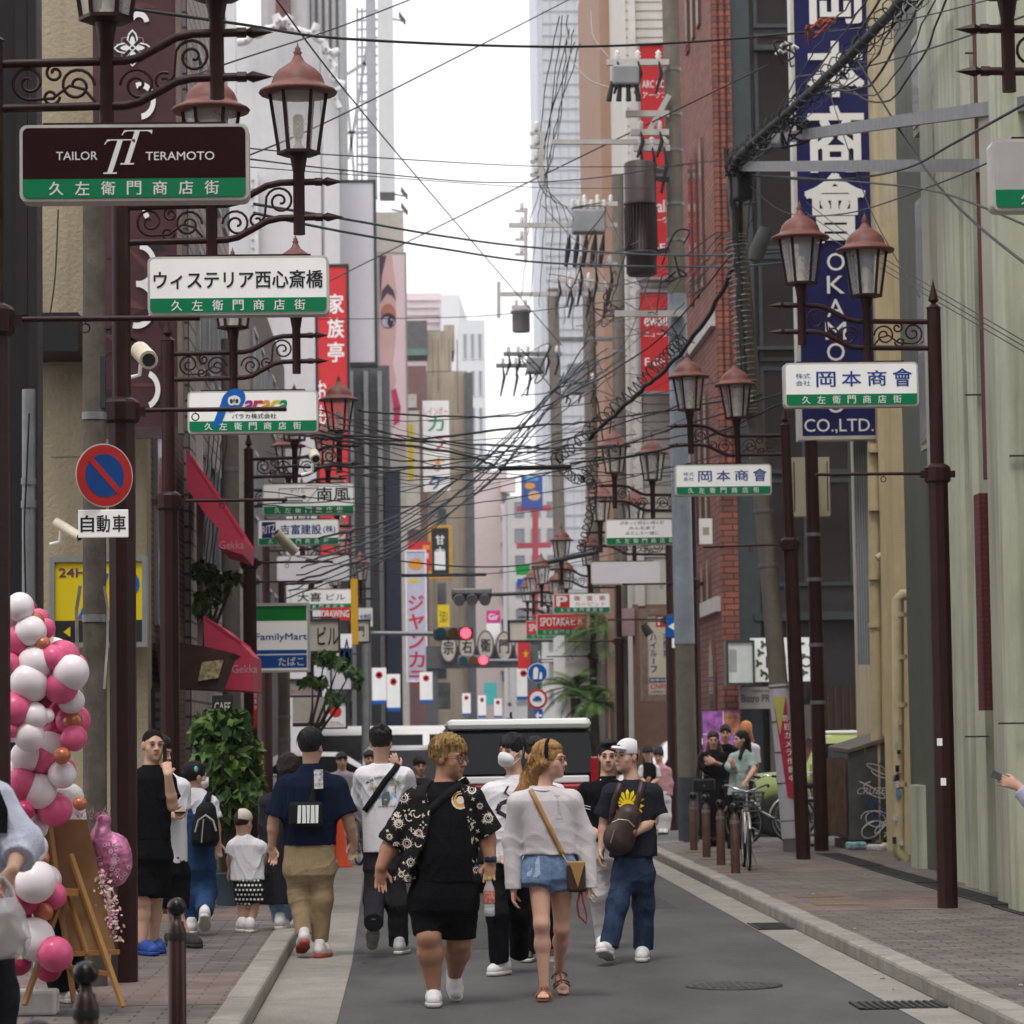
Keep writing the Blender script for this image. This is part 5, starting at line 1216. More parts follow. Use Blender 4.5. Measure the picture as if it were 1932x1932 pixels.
# ---- G: white T-shirt from behind
p=Person('person seen from behind in a white printed shirt with a black strap across the back',25.0,728,'c')
H=Head(p.p(719,1403,-.0),172,-6,1.0);sl,el,wl=p.p(686,1458),p.p(679,1516,-.08),p.p(690,1540,-.2);sr,er,wr_=p.p(765,1458),p.p(775,1515,-.12),p.p(748,1448,-.22)
for_y=-1
sl,el,wl=p.p(686,1458),p.p(678,1515,.08),p.p(694,1550,.25);sr,er,wr_=p.p(763,1458),p.p(774,1512,.12),p.p(750,1455,.2)
body(p,H,(720,1438),[(1446,720,18,.06),(1462,722,40,.1),(1540,724,36,.11),(1610,724,36,.11)],[(sl,el,wl),(sr,er,wr_)],[(p.p(708,1630),p.p(706,1690,-.05),p.p(705,1732,-.42)),(p.p(742,1630),p.p(750,1700,-.02),p.p(753,1772,.05))],back=-.008,rl=(.066,.044,.043,.03),hands=[((wr_,p.p(739,1420,.16)),dict(v=(1,.2,0),curl=.7))])
t_=top(p,[(1441,720,18,.075),(1449,721,30,.09),(1463,722,46,.12),(1540,724,40,.135),(1607,724,38,.14)],[(sl,el,p.p(690,1540,.2),.075,.085,.07),(sr,er,p.p(757,1478,.18),.075,.085,.07)],SHW,'t_shirt',.004,21)
dc=Decal(t_.bvh(),25.0);dc.text('MORE THAN YESTERDAY',p.p(722,1466),.28,.02,0,.01,arc=.2)
for (x,y,s)in ((747,1480,.05),(706,1488,.035)):
 o=p.p(x,y)
 for a in np.linspace(-.3,3.5,7):dc.poly(o,[(0,0),(math.cos(a)*s*.6,math.sin(a)*s*.6+.008),(math.cos(a)*s,math.sin(a)*s*.55),(math.cos(a)*s*.5,math.sin(a)*s*.4)],1)
 dc.strip(o,[(0,0),(-s*.1,-s*.7),(0,-s*1.4)],.008,2)
dc.poly(p.p(728,1500),[(-.09,-.02),(-.07,.03),(0,.045),(.07,.03),(.09,-.02),(0,-.04)],3);dc.o+=.0015;dc.poly(p.p(728,1504),[(-.03,-.06),(-.035,.01),(-.01,.05),(.03,.045),(.035,-.02),(.01,-.065)],4)
dc.text('YESTERDAY CLUB',p.p(729,1521),.14,.012,0,.01);dc.build('back_print',[BLACK,M('print_palm',(.25,.3,.06)),M('print_trunk',(.25,.13,.05)),M('print_sky',(.25,.45,.65)),M('print_grey',(.10,.11,.11))],p.T)
strap(p.T,'bag_strap',cloth('strap_webbing',(.012,.012,.013)),t_.bvh(),[(751,1441),(746,1450),(728,1472),(705,1506),(688,1530)],.05,25.0,.012)
pants(p,[(1598,724,36,.12),(1640,726,38,.12)],[([p.p(708,1640),p.p(706,1695,-.04),p.p(705,1741,-.48)],[.088,.082,.078]),([p.p(742,1640),p.p(750,1705,-.02),p.p(752,1783,.06)],[.088,.085,.08])],cloth('trouser_dark',(.022,.021,.026)),'trousers')
TRA=M('trainer_grey',(.45,.44,.42),rough=.6,var=.15,vs=20);shoe(p.T,p.p(704,1742,-.42),p.p(702,1785,-.3),TRA,M('sole_dirty',(.22,.21,.19),var=.4,vs=25),up=(0,1,.25),w=.05);shoe(p.T,fp(754,25.0),fp(766,25.2),TRA,SOLEW,w=.05)
H.hair(p.T,HAIRB,'curly',seed=5,vol=1.0,nape=-.075)
# ---- H: navy polo and khaki trousers from behind
p=Person('person seen from behind in a navy shirt and khaki trousers with a sling bag',24.8,588,'c')
H=Head(p.p(587,1409),155,-4,1.05);sl,el,wl=p.p(541,1478),p.p(517,1548,-.02),p.p(513,1596,.03);sr,er,wr_=p.p(634,1478),p.p(657,1545,-.02),p.p(667,1588,.04)
bod=body(p,H,(586,1450),[(1458,586,20,.07),(1480,586,50,.12),(1540,585,45,.13),(1600,584,44,.13)],[(sl,el,wl),(sr,er,wr_)],[(p.p(562,1630),p.p(564,1690,.02),p.p(573,1768,-.05)),(p.p(606,1630),p.p(607,1695,.02),p.p(603,1775,.08))],back=-.008,rl=(.066,.044,.043,.03),fat=1.1,hands=[((wl,p.p(518,1640,.04)),dict(v=(1,-.5,0),thumb=1,curl=.4)),((wr_,p.p(661,1628,.06)),dict(v=(1,.5,0),thumb=-1,curl=.4))])
t_=top(p,[(1444,586,19,.075),(1456,586,26,.09),(1466,586,40,.11),(1482,586,55,.14),(1540,585,50,.15),(1594,584,49,.155)],[(sl,p.p(521,1542,-.02),.088,.1),(sr,p.p(653,1538,-.02),.088,.1)],cloth('pique_navy',(.008,.013,.03),bs=200),'polo_shirt',.005,25,.055)
collar(p,p.p(586,1446,.0),.068,cloth('pique_navy',(.008,.013,.03)),h=.045)
KH=cloth('chino_khaki',(.33,.245,.145),var=.12);pants(p,[(1586,584,47,.14),(1630,584,49,.145),(1650,584,47,.14)],[([p.p(561,1640),p.p(564,1692,.02),p.p(573,1764,-.05)],[.1,.081,.064]),([p.p(606,1640),p.p(607,1696,.02),p.p(603,1776,.08)],[.102,.086,.067])],KH,'chinos',.006)
TRR=M('trainer_red_white',(.6,.55,.54),rough=.6,var=.2,vs=12);SOR=M('sole_red',(.4,.06,.04),rough=.6)
shoe(p.T,p.p(574,1775,-.1),p.p(568,1790,.12),TRR,SOR,up=(0,.15,1),w=.05);shoe(p.T,fp(604,24.75),fp(620,24.92),TRR,SOR,w=.052)
H.hair(p.T,HAIRB,'short',seed=8,vol=1.06,nape=-.08)
t=thing('sling_bag','black sling bag with white stripes worn on the navy back','bag',p.p(577,1560,-.2));c=p.p(577,1536,-.2)
MB().box(c.x-.135,c.x+.135,c.y-.035,c.y+.055,c.z-.1,c.z+.095,bev=.03).build('bag_body',cloth('bag_black',(.017,.017,.018)),t)
mb=MB()
for k in range(5):x=-.06+.034*k;mb.prism([(x,.07),(x+.026,.07),(x+.02+.008*(k%2),-.07),(x-.006+.004*k%.01,-.07)],-.0375,-.0355,c)
mb.build('white_stripes',WHITE,t);strap(t,'strap',cloth('bag_black',(.017,.017,.018)),t_.bvh(),[(590,1512),(596,1490),(602,1470),(598,1452)],.06,24.8,.012)
mb=MB();mb.cbox(p.p(601,1470,-.19),.07,.012,.15);mb.build('strap_patch',M('patch_white_black',(.5,.5,.5),var=.95,vs=30),t)
# ---- I: woman in dark coat
p=Person('person with dark bob hair in a long dark coat and jeans, behind the navy shirt',26.9,530,'c',z=.1)
H=Head(p.p(545,1452),165,0,.98)
body(p,H,(540,1486),[(1495,536,16,.06),(1510,530,34,.1),(1650,526,30,.11)],[(p.p(506,1508),p.p(502,1560),p.p(506,1610)),(p.p(556,1508),p.p(560,1560),p.p(556,1610))],[(p.p(520,1640),p.p(522,1690),p.p(528,1742)),(p.p(540,1640),p.p(540,1690),p.p(540,1735,.2))],True,back=-.008,rl=(.066,.044,.043,.03))
top(p,[(1488,538,17,.075),(1508,531,36,.12),(1560,526,33,.13),(1640,522,30,.14),(1705,522,34,.15)],[(p.p(506,1508),p.p(502,1560),p.p(506,1612),.07,.065,.055),(p.p(556,1508),p.p(560,1560),p.p(556,1612),.07,.065,.055)],cloth('coat_dark',(.022,.022,.028)),'coat',.005)
pants(p,[(1640,525,26,.1),(1660,525,26,.1)],[([p.p(520,1660),p.p(522,1695),p.p(529,1738)],[.08,.075,.068]),([p.p(538,1660),p.p(540,1695),p.p(538,1732,.2)],[.08,.075,.068])],DEN,'jeans')
shoe(p.T,fp(529,26.85,.145),fp(540,27.0,.145),SHOEW,SOLEW);H.hair(p.T,HAIRD,'long',[(H(0,-.05,0),p.p(541,1490,-.02),.09,.075)],6,1.08,.05,nape=-.2)
# ---- J: child
p=Person('child in a cream cap, white shirt and spotted shorts',26.6,466,'c',z=.1)
H=Head(p.p(459,1553),150,-5,.86)
body(p,H,(458,1578),[(1580,459,13,.05),(1595,465,24,.075),(1660,467,23,.085)],[(p.p(441,1591),p.p(434,1620),p.p(434,1642,.05)),(p.p(490,1591),p.p(497,1618,.08),p.p(495,1636,.15))],[(p.p(457,1670),p.p(456,1708),p.p(457,1745)),(p.p(480,1670),p.p(480,1708),p.p(471,1748))],fat=.66,hands=[((p.p(434,1642,.05),p.p(430,1656,.05)),dict(v=(.5,1,0),sc=.6))])
t_=top(p,[(1574,459,12,.05),(1584,461,20,.07),(1594,465,29,.09),(1660,467,32,.105)],[(p.p(441,1591),p.p(436,1612),.052,.058),(p.p(490,1591),p.p(496,1606,.04),.052,.058)],SHW,'t_shirt',.004,31)
sp=pants(p,[(1654,468,27,.1),(1680,470,27,.1)],[([p.p(457,1680),p.p(457,1707)],[.062,.064]),([p.p(484,1680),p.p(485,1703)],[.062,.064])],cloth('cotton_dark',(.02,.016,.016)),'shorts',.003)
dc=Decal(sp.bvh(),26.6)
for i in range(9):
 for j in range(6):dc.poly(p.p(446+i*7+(j%2)*3.5,1660+j*9),[(math.cos(a)*.0105,math.sin(a)*.0105)for a in np.linspace(0,6,9)])
dc.build('polka_dots',WHITE,p.T);GS=M('sock_lime',(.45,.6,.08),rough=.9)
for x,y,d in ((457,1746,0),(471,1748,0)):MB().tube([p.p(x,y-14),p.p(x,y+4)],.03,10).build('sock',GS,p.T)
shoe(p.T,fp(457,26.6,.14),fp(453,26.75,.14),SHOEW,SOLEW,w=.036,heel=.02,hi=.03);shoe(p.T,fp(472,26.5,.14),fp(478,26.66,.14),SHOEW,SOLEW,w=.036,heel=.02,hi=.03)
H.hair(p.T,HAIRD,'buzz',nape=-.075,vol=.97);H.cap(p.T,cloth('cap_cream',(.55,.49,.41)))
# ---- K: girl in dungarees with rucksack
p=Person('person in blue dungarees and white shirt with a black rucksack and ponytail',26.4,370,'c',z=.1)
H=Head(p.p(369,1466),118,0,.95)
body(p,H,(368,1494),[(1496,368,15,.055),(1512,370,30,.09),(1620,370,28,.1)],[(p.p(345,1510),p.p(338,1550,.06),p.p(340,1580,.15)),(p.p(397,1510),p.p(406,1555),p.p(411,1588,.05))],[(p.p(358,1640),p.p(357,1690),p.p(362,1742)),(p.p(386,1640),p.p(390,1680),p.p(386,1724,-.28))],True,fat=.92,back=-.008,rl=(.07,.045,.044,.03),hands=[((p.p(411,1588,.05),p.p(412,1615,.05)),dict(v=(1,.6,0),sc=.85))])
t_=top(p,[(1487,368,15,.06),(1496,369,23,.075),(1510,370,34,.1),(1560,371,31,.11),(1600,371,31,.11)],[(p.p(345,1510),p.p(339,1545,.05),.062,.07),(p.p(397,1510),p.p(405,1545),.062,.07)],SHW,'t_shirt',.004,33)
DNB=cloth('denim_dark',(.022,.055,.13),var=.2,vs=20);g_=pants(p,[(1535,369,32,.12),(1580,370,33,.125),(1640,371,35,.125)],[([p.p(358,1640),p.p(356,1692),p.p(361,1738)],[.095,.088,.075]),([p.p(386,1640),p.p(389,1682),p.p(386,1722,-.26)],[.095,.088,.075])],DNB,'dungarees',.005)
strap(p.T,'dungaree_strap',DNB,t_.bvh(),[(347,1500),(360,1530),(366,1548)],.04,26.4,.008);strap(p.T,'dungaree_strap',DNB,t_.bvh(),[(393,1500),(380,1528),(372,1548)],.04,26.4,.008)
shoe(p.T,fp(361,26.35,.145),fp(356,26.5,.145),SHOEW,SOLEW);shoe(p.T,p.p(386,1730,-.3),p.p(387,1750,-.16),SHOEW,SOLEW,up=(0,.7,.7))
H.hair(p.T,HAIRB,'short',[(H(0,-.1,.03),p.p(338,1472,.0),.035,.03),(p.p(338,1472),p.p(336,1482),.03,.012)],2,1.0,.055,nape=-.07);H.face(p.T);H.mask(p.T,cloth('mask_white',(.7,.69,.7)))
MB().ball(H(-.075,-.03,.065),(.02,.02,.03)).build('hair_clip',M('clip_teal',(.12,.45,.45),rough=.4),p.T)
t=thing('rucksack','small black rucksack with grey piping on the back in dungarees','bag',p.p(388,1595,-.2));S_=Sdf([p.p(362,1520,-.2),p.p(412,1596,-.2)],.1,.007);S_.loft(p.lv([(1514,390,10,.04,-.18),(1524,389,18,.08,-.18),(1560,387,25,.1,-.2),(1585,387,27,.11,-.2),(1597,386,22,.08,-.2)]),.02);S_.build('bag_body',cloth('nylon_black',(.012,.012,.013),rough=.6),t)
mb=MB();mb.tube([p.p(x,y,-.315)for x,y in ((368,1570),(374,1548),(388,1538),(402,1548),(408,1568))],.008,6);mb.tube([p.p(384,1545,-.31),p.p(380,1590,-.31)],.006,5);mb.build('piping',M('piping_grey',(.35,.35,.36)),t)
strap(t,'strap',cloth('nylon_black',(.012,.012,.013)),t_.bvh(),[(396,1494),(394,1510),(392,1522)],.045,26.4,.014)
# ---- L: man on the phone, M: man beside him
p=Person('person in a black polo and black shorts holding a phone to the ear',24.0,284,'c',z=.1)
H=Head(p.p(289,1406),20,0,1.0);sl=p.p(252,1466);sr,er,wr_=p.p(313,1468),p.p(325,1520,-.06),p.p(317,1462,-.16)
body(p,H,(285,1444),[(1452,283,18,.065),(1470,283,40,.11),(1540,284,34,.115),(1600,285,34,.115)],[(sl,p.p(245,1530),p.p(250,1580)),(sr,er,wr_)],[(p.p(270,1640),p.p(270,1700),p.p(268,1775)),(p.p(300,1640),p.p(292,1700,.1),p.p(290,1775,.15))],hands=[((wr_,p.p(313,1426,-.06)),dict(v=(1,.3,0),thumb=1,curl=.55))])
t_=top(p,[(1446,285,17,.075),(1455,284,28,.095),(1470,283,44,.125),(1540,285,37,.135),(1584,286,37,.135)],[(sl,p.p(246,1515),.07,.078),(sr,p.p(323,1508,-.05),.072,.078)],SHB,'polo_shirt',.005,41);collar(p,p.p(285,1447),.064,SHB)
dc=Decal(t_.bvh(),24.0);dc.strip(p.p(319,1490),[(-.02,-.01),(.04,.02)],.006);dc.strip(p.p(270,1446),[(-.05,.03),(.02,-.03)],.008);dc.build('white_piping',WHITE,p.T)
pants(p,[(1576,286,36,.13),(1620,286,38,.13)],[([p.p(268,1620),p.p(268,1690)],[.095,.1]),([p.p(302,1620),p.p(298,1688,.06)],[.095,.1])],SHB,'shorts',.006)
CRO=M('clog_blue',(.02,.06,.26),rough=.5);shoe(p.T,fp(268,24.05,.145),fp(292,23.8,.145),CRO,CRO,w=.055,hi=.0);shoe(p.T,fp(290,24.25,.145),fp(304,24.05,.145),CRO,CRO,w=.055,hi=0)
H.hair(p.T,M('hair_cropped',(.014,.01,.009),rough=.9,var=.4,vs=90,spec=.1),'buzz',seed=44,vol=.915,line=.09,nape=.0,amp=.0008);H.face(p.T);MB().box(-.035,.035,-.005,.005,-.07,.07,bev=.004)
c=p.p(311,1421,-.03);MB().box(c.x-.036,c.x+.036,c.y-.005,c.y+.005,c.z-.07,c.z+.07,bev=.004,rz=1.35).build('phone',M('phone_black',(.012,.012,.014),rough=.2),p.T)
p=Person('person in a white shirt and black shorts looking at a phone, half hidden',24.9,318,'c',z=.1)
H=Head(p.p(301,1418),60,-15,.98);wr_=p.p(321,1537,-.25)
body(p,H,(305,1452),[(1460,306,17,.06),(1480,310,38,.1),(1600,312,34,.11)],[(p.p(280,1480),p.p(278,1530),p.p(310,1540,-.2)),(p.p(342,1480),p.p(340,1535),wr_)],[(p.p(318,1650),p.p(322,1700),p.p(350,1764)),(p.p(338,1650),p.p(336,1705,.1),p.p(322,1765,.1))],hands=[((wr_,p.p(344,1538,-.28)),dict(v=(0,.6,1),curl=.5))])
top(p,[(1455,306,17,.075),(1480,310,42,.12),(1560,314,38,.13),(1628,318,36,.13)],[(p.p(342,1480),p.p(342,1525),.07,.08),(p.p(280,1480),p.p(278,1525),.07,.08)],SHW,'t_shirt');pants(p,[(1615,320,32,.13),(1650,322,34,.13)],[([p.p(312,1650),p.p(314,1710)],[.09,.1]),([p.p(338,1650),p.p(334,1712,.05)],[.09,.1])],SHB,'shorts')
CRK=M('clog_dark',(.03,.03,.03),rough=.6);shoe(p.T,fp(356,24.8,.145),fp(376,24.6,.145),CRK,CRK,hi=0);shoe(p.T,fp(322,25.0,.145),fp(332,24.85,.145),CRK,CRK,hi=0);H.hair(p.T,HAIRB);H.face(p.T)
c=p.p(346,1532,-.29);MB().box(c.x-.07,c.x+.02,c.y-.03,c.y+.03,c.z-.005,c.z+.005,bev=.003).build('phone',M('phone_black',(.012,.012,.014)),p.T)
# ---- N: person behind the balloons, O: blurred person at the left edge
p=Person('person with brown hair in a white blouse behind the balloons',19.7,80,'c',z=.1)
H=Head(p.p(96,1420),160,-10,1.0)
body(p,H,(92,1462),[(1472,92,20,.07),(1495,92,46,.11),(1620,92,40,.12)],[(p.p(52,1490),p.p(48,1570),p.p(60,1630)),(p.p(134,1490),p.p(140,1570),p.p(128,1640))],[(p.p(84,1680),p.p(90,1770),p.p(120,1868)),(p.p(118,1680),p.p(130,1770),p.p(142,1860))])
top(p,[(1462,92,20,.09),(1490,94,44,.13),(1550,96,46,.15),(1640,96,48,.16)],[(p.p(134,1495),p.p(142,1570),p.p(130,1630),.08,.085,.06),(p.p(54,1495),p.p(48,1570),p.p(60,1630),.08,.085,.06)],cloth('blouse_white',(.6,.58,.57)),'blouse',.007)
pants(p,[(1630,98,40,.13),(1690,100,42,.13)],[([p.p(84,1690),p.p(90,1775),p.p(118,1868)],[.1,.09,.08]),([p.p(118,1690),p.p(130,1775),p.p(140,1864)],[.1,.09,.08])],SHB,'trousers');shoe(p.T,fp(120,19.8,.145),fp(140,19.6,.145),SHOEW,SOLEW);shoe(p.T,fp(142,19.9,.145),fp(168,19.75,.145),SHB,SHB)
H.hair(p.T,HAIRD,'fringe',vol=1.08,nape=-.09)
p=Person('person in a pale blue shirt with a carrier bag, cut by the left edge',14.4,-40,'c',z=.1)
H=Head(p.p(-60,1380),90,-10,1.0);s_,e_,w_=p.p(-8,1500),p.p(42,1592,-.05),p.p(24,1640,-.22)
body(p,H,(-62,1450),[(1460,-62,25,.07),(1490,-62,70,.11),(1700,-62,60,.12)],[(s_,e_,w_),(p.p(-120,1500),p.p(-140,1600),p.p(-120,1690))],[(p.p(-20,1760),p.p(-10,1880),p.p(-10,2010)),(p.p(-90,1760),p.p(-90,1880),p.p(-100,2010))],hands=[((w_,p.p(4,1668,-.25)),dict(v=(.6,.6,.3),curl=.7))])
top(p,[(1455,-62,26,.09),(1490,-62,76,.13),(1600,-62,72,.14),(1740,-55,76,.15)],[(s_,e_,p.p(34,1622,-.15),.085,.095,.075),(p.p(-120,1500),p.p(-140,1600),p.p(-120,1680),.085,.09,.07)],cloth('shirt_pale_blue',(.50,.53,.62)),'shirt',.008,3)
pants(p,[(1720,-55,64,.14),(1780,-55,66,.14)],[([p.p(-20,1780),p.p(-8,1880),p.p(-8,2005)],[.11,.1,.09]),([p.p(-92,1780),p.p(-90,1880),p.p(-100,2005)],[.11,.1,.09])],cloth('trouser_dark',(.022,.021,.026)),'trousers');shoe(p.T,fp(-10,14.4,.145),fp(20,14.3,.145),SHB,SHB);shoe(p.T,fp(-100,14.4,.145),fp(-70,14.3,.145),SHB,SHB);H.hair(p.T,HAIRB)
strap(p.T,'rucksack_strap',cloth('nylon_black',(.012,.012,.013)),BVHTree.FromPolygons([(-9,14.3,-1),(9,14.3,-1),(0,14.3,9)],[(0,1,2)]),[(-14,1478),(8,1530),(6,1570)],.07,14.4,.04)
t=thing('carrier_bag','translucent plastic carrier bag full of shopping at the left edge','bag',p.p(12,1812,-.25));S_=Sdf([p.p(-40,1640,-.25),p.p(66,1810,-.25)],.1,.009);S_.loft(p.lv([(1690,8,22,.05,-.25),(1720,8,38,.1,-.25),(1770,8,50,.13,-.25),(1808,8,42,.1,-.25)]),.02).ripple(.012,(30,40,26),5);S_.build('bag_film',M('bag_film',(.6,.6,.6),rough=.25,alpha=.45,var=.05),t)
S_=Sdf([p.p(-40,1640,-.25),p.p(66,1810,-.25)],.1,.009);S_.loft(p.lv([(1725,8,28,.07,-.25),(1800,10,38,.09,-.25)]),.02).ripple(.015,(40,30,46),9);S_.build('shopping',M('bag_contents',(.3,.24,.19),var=.8,vs=14),t)
mb=MB()
for x in (-12,28):mb.tube([p.p(4,1655,-.27),p.p(lerp(4,x,.6),1672,-.26),p.p(x,1700,-.25)],.012,6)
mb.build('bag_handle',M('bag_film_white',(.6,.6,.6),rough=.3,alpha=.7),t)
# ---- right kerb group
def simple(label,D,bx,head,skin,topm,rows,sleeves,hairm,hstyle='short',extra=(),neck=None,z=.1,low=None,lowm=None,legs=None,hands=(),arms=None,female=True,feet=(),shoem=SHB,facing=True,h=.009,rip=.004,mouth=0,vol=1.0,line=.06,nape=-.06):
 p=Person(label,D,bx,skin,h,z);H=Head(p.p(head[0],head[1],head[4]if len(head)>4 else 0),head[2],head[3],.98)
 W3=lambda q:p.p(*q)
 A=[tuple(W3(q)for q in a)for a in (arms or [])];Lg=[tuple(W3(q)for q in l)for l in (legs or [])]
 body(p,H,neck,rows,A,Lg,female,.95,[((W3(a),W3(b)),k)for a,b,k in hands])
 t_=top(p,rows,[tuple(W3(q)if isinstance(q,tuple)else q for q in s)for s in sleeves],topm,'top',rip)
 if low:pants(p,low[0],[([W3(q)for q in pt],rs)for pt,rs in low[1]],lowm,'skirt' if not low[1]else 'trousers')
 for f0 in feet:shoe(p.T,fp(f0[0],D+f0[2],z+.045),fp(f0[1],D+f0[3],z+.045),shoem,SHB,h=.008,w=.042)
 H.hair(p.T,hairm,hstyle,[(H(*a)if len(a)==3 else W3(a[0]),W3(b),r0,r1)for a,b,r0,r1 in extra],3,vol,line,.007,nape)
 if facing:H.face(p.T,mouth=mouth)
 return p,t_,H
BKD=cloth('dress_black',(.014,.011,.015));LONGH=M('hair_chestnut',(.045,.02,.014),rough=.42,var=.4,vs=40,scl=(4,4,.6))
simple('person in a long black dress with folded arms and handbag behind the bollards',44.8,1344,(1346,1396,-5,-6),'b',BKD,[(1414,1346,9,.06),(1424,1345,18,.1),(1450,1345,17,.12),(1470,1344,17,.12)],[((1330,1424),(1327,1446),(1334,1452,-.15),.07,.065,.055),((1362,1424),(1364,1446),(1356,1452,-.15),.07,.065,.055)],LONGH,'long',[((0,-.04,-.02),(1338,1420,.02),.08,.06),((0,-.04,-.02),(1357,1424,.0),.08,.05),((1357,1424,0),(1362,1432,-.05),.05,.03)if 0 else ((.05,-.02,-.05),(1361,1430,-.04),.05,.04)],(1346,1410),arms=[((1330,1424),(1328,1447),(1345,1434,-.2)),((1362,1424),(1364,1447),(1348,1438,-.22))],hands=[((1345,1434,-.2),(1331,1432,-.2),dict(v=(0,0,1),sc=.9)),((1348,1438,-.22),(1334,1440,-.2),dict(v=(0,0,1),sc=.9))],low=([(1464,1344,16,.12),(1500,1343,19,.15),(1578,1341,24,.2)],[]),lowm=BKD,legs=[((1338,1520),(1338,1555),(1338,1590)),((1350,1520),(1350,1555),(1348,1588))],feet=[(1338,1338,0,-.2),(1348,1350,.1,-.1)],nape=-.25)
t=thing('handbag','black leather handbag hanging low in front of the black dress','bag',P(1328,1495,44.4));c=P(1328,1481,44.4)
MB().box(c.x-.155,c.x+.155,c.y-.06,c.y+.06,c.z-.1,c.z+.09,bev=.03).build('bag_body',M('leather_black',(.014,.014,.015),rough=.35),t);mb=MB();mb.tube([P(1314,1470,44.4),P(1316,1430,44.5),P(1328,1412,44.6)],.012,5);mb.tube([P(1318,1470,44.38),P(1322,1463,44.38),P(1336,1463,44.38),P(1340,1470,44.38)],.01,5);mb.build('handle',M('leather_black',(.014,.014,.015)),t);MB().cbox((c.x,c.y-.063,c.z-.01),.02,.01,.025).build('clasp',STEEL,t)
simple('person with dark tied hair and black shirt standing behind the black dress',46.2,1369,(1369,1384,-8,0),'b',SHB,[(1403,1369,8,.06),(1412,1370,20,.1),(1480,1370,18,.12)],[((1354,1414),(1350,1440),.07,.07),((1386,1414),(1390,1440),.07,.07)],HAIRB,'fringe',(),(1369,1400),arms=[((1354,1414),(1350,1444),(1352,1470)),((1386,1414),(1390,1444),(1386,1470))],low=([(1470,1370,16,.12),(1490,1370,17,.12)],[([(1363,1490),(1363,1540),(1363,1585)],[.09,.08,.08]),([(1377,1490),(1377,1540),(1377,1585)],[.09,.08,.08])]),lowm=SHB,feet=[(1363,1363,0,-.2),(1377,1377,0,-.2)])
simple('person with orange hair facing the bistro wall',46.8,1409,(1408,1378,165,0),'b',SHW,[(1398,1408,8,.06),(1408,1408,20,.1),(1470,1408,18,.12)],[((1393,1410),(1390,1440),.07,.07),((1424,1410),(1427,1440),.07,.07)],M('hair_orange',(.55,.20,.08),rough=.45,var=.25,vs=40,scl=(4,4,.6)),'long',[((0,-.05,0),(1410,1396),.09,.08),((1414,1390),(1423,1400),.04,.015)if 0 else ((-.06,-.04,-.06),(1422,1398),.03,.015)],(1408,1394),arms=[((1393,1410),(1390,1440),(1392,1465)),((1424,1410),(1427,1440),(1424,1465))],low=([(1462,1408,16,.12),(1490,1408,17,.12)],[([(1401,1490),(1401,1540),(1401,1585)],[.09,.08,.08]),([(1415,1490),(1415,1540),(1415,1585)],[.09,.08,.08])]),lowm=SHB,feet=[(1401,1401,0,.2),(1415,1415,0,.2)],facing=False,nape=-.14,vol=1.08)
MIN=cloth('knit_mint',(.33,.44,.40));p,t_,H=simple('person with very long black hair in a mint green top holding the bicycle',43.9,1398,(1398,1396,-70,4),'b',MIN,[(1414,1402,8,.06),(1424,1400,18,.1),(1450,1398,19,.12),(1500,1392,20,.13)],[((1384,1426),(1376,1446),(1384,1452,-.15),.065,.065,.06),((1416,1426),(1422,1448,-.1),.065,.07)],HAIRB,'long',[((0,-.06,0),(1408,1420,.05),.085,.075),((0,-.08,-.06),(1416,1438,.03),.06,.05),((-.03,-.1,-.1),(1424,1450,-.05),.04,.015),((.04,-.03,-.08),(1396,1430,-.1),.04,.03)],(1402,1410),arms=[((1384,1426),(1376,1448),(1384,1446,-.2)),((1416,1426),(1423,1452,-.15),(1408,1474,-.5))],hands=[((1384,1446,-.2),(1378,1432,-.24),dict(v=(1,0,.3),curl=.7,sc=.9)),((1408,1474,-.5),(1398,1488,-.6),dict(v=(1,.5,0),curl=.4,sc=.9))],low=([(1494,1392,17,.12),(1520,1392,18,.12)],[([(1385,1520),(1384,1552),(1386,1582)],[.09,.08,.07]),([(1400,1520),(1400,1552),(1398,1585)],[.09,.08,.07])]),lowm=SHB,feet=[(1380,1376,0,-.15),(1398,1396,0,-.2)],nape=-.3,mouth=1)
simple('person in a pink cardigan and white trousers with hair in a bun',53.5,1248,(1243,1426,-12,-12),'b',cloth('cardigan_pink',(.50,.27,.29)),[(1440,1245,7,.06),(1450,1248,15,.1),(1500,1252,14,.12)],[((1236,1452),(1232,1470),(1236,1480,-.1),.06,.06,.05),((1260,1452),(1264,1478),(1263,1502),.06,.06,.055)],HAIRB,'fringe',[((0,-.06,.1),(1246,1412),.03,.04)],(1244,1438),z=.0,arms=[((1236,1452),(1232,1470),(1236,1478,-.15)),((1260,1452),(1264,1480),(1263,1506))],hands=[((1236,1478,-.15),(1231,1464,-.15),dict(v=(1,0,0),sc=.9)),((1263,1506),(1262,1518),dict(v=(.3,1,0),sc=.9))],low=([(1492,1251,13,.12),(1510,1251,13,.12)],[([(1247,1510),(1246,1540),(1247,1566)],[.085,.085,.085]),([(1257,1510),(1257,1540),(1255,1566)],[.085,.085,.085])]),lowm=SHW,feet=[(1247,1247,0,-.15),(1255,1255,0,-.15)],shoem=SHOEW)
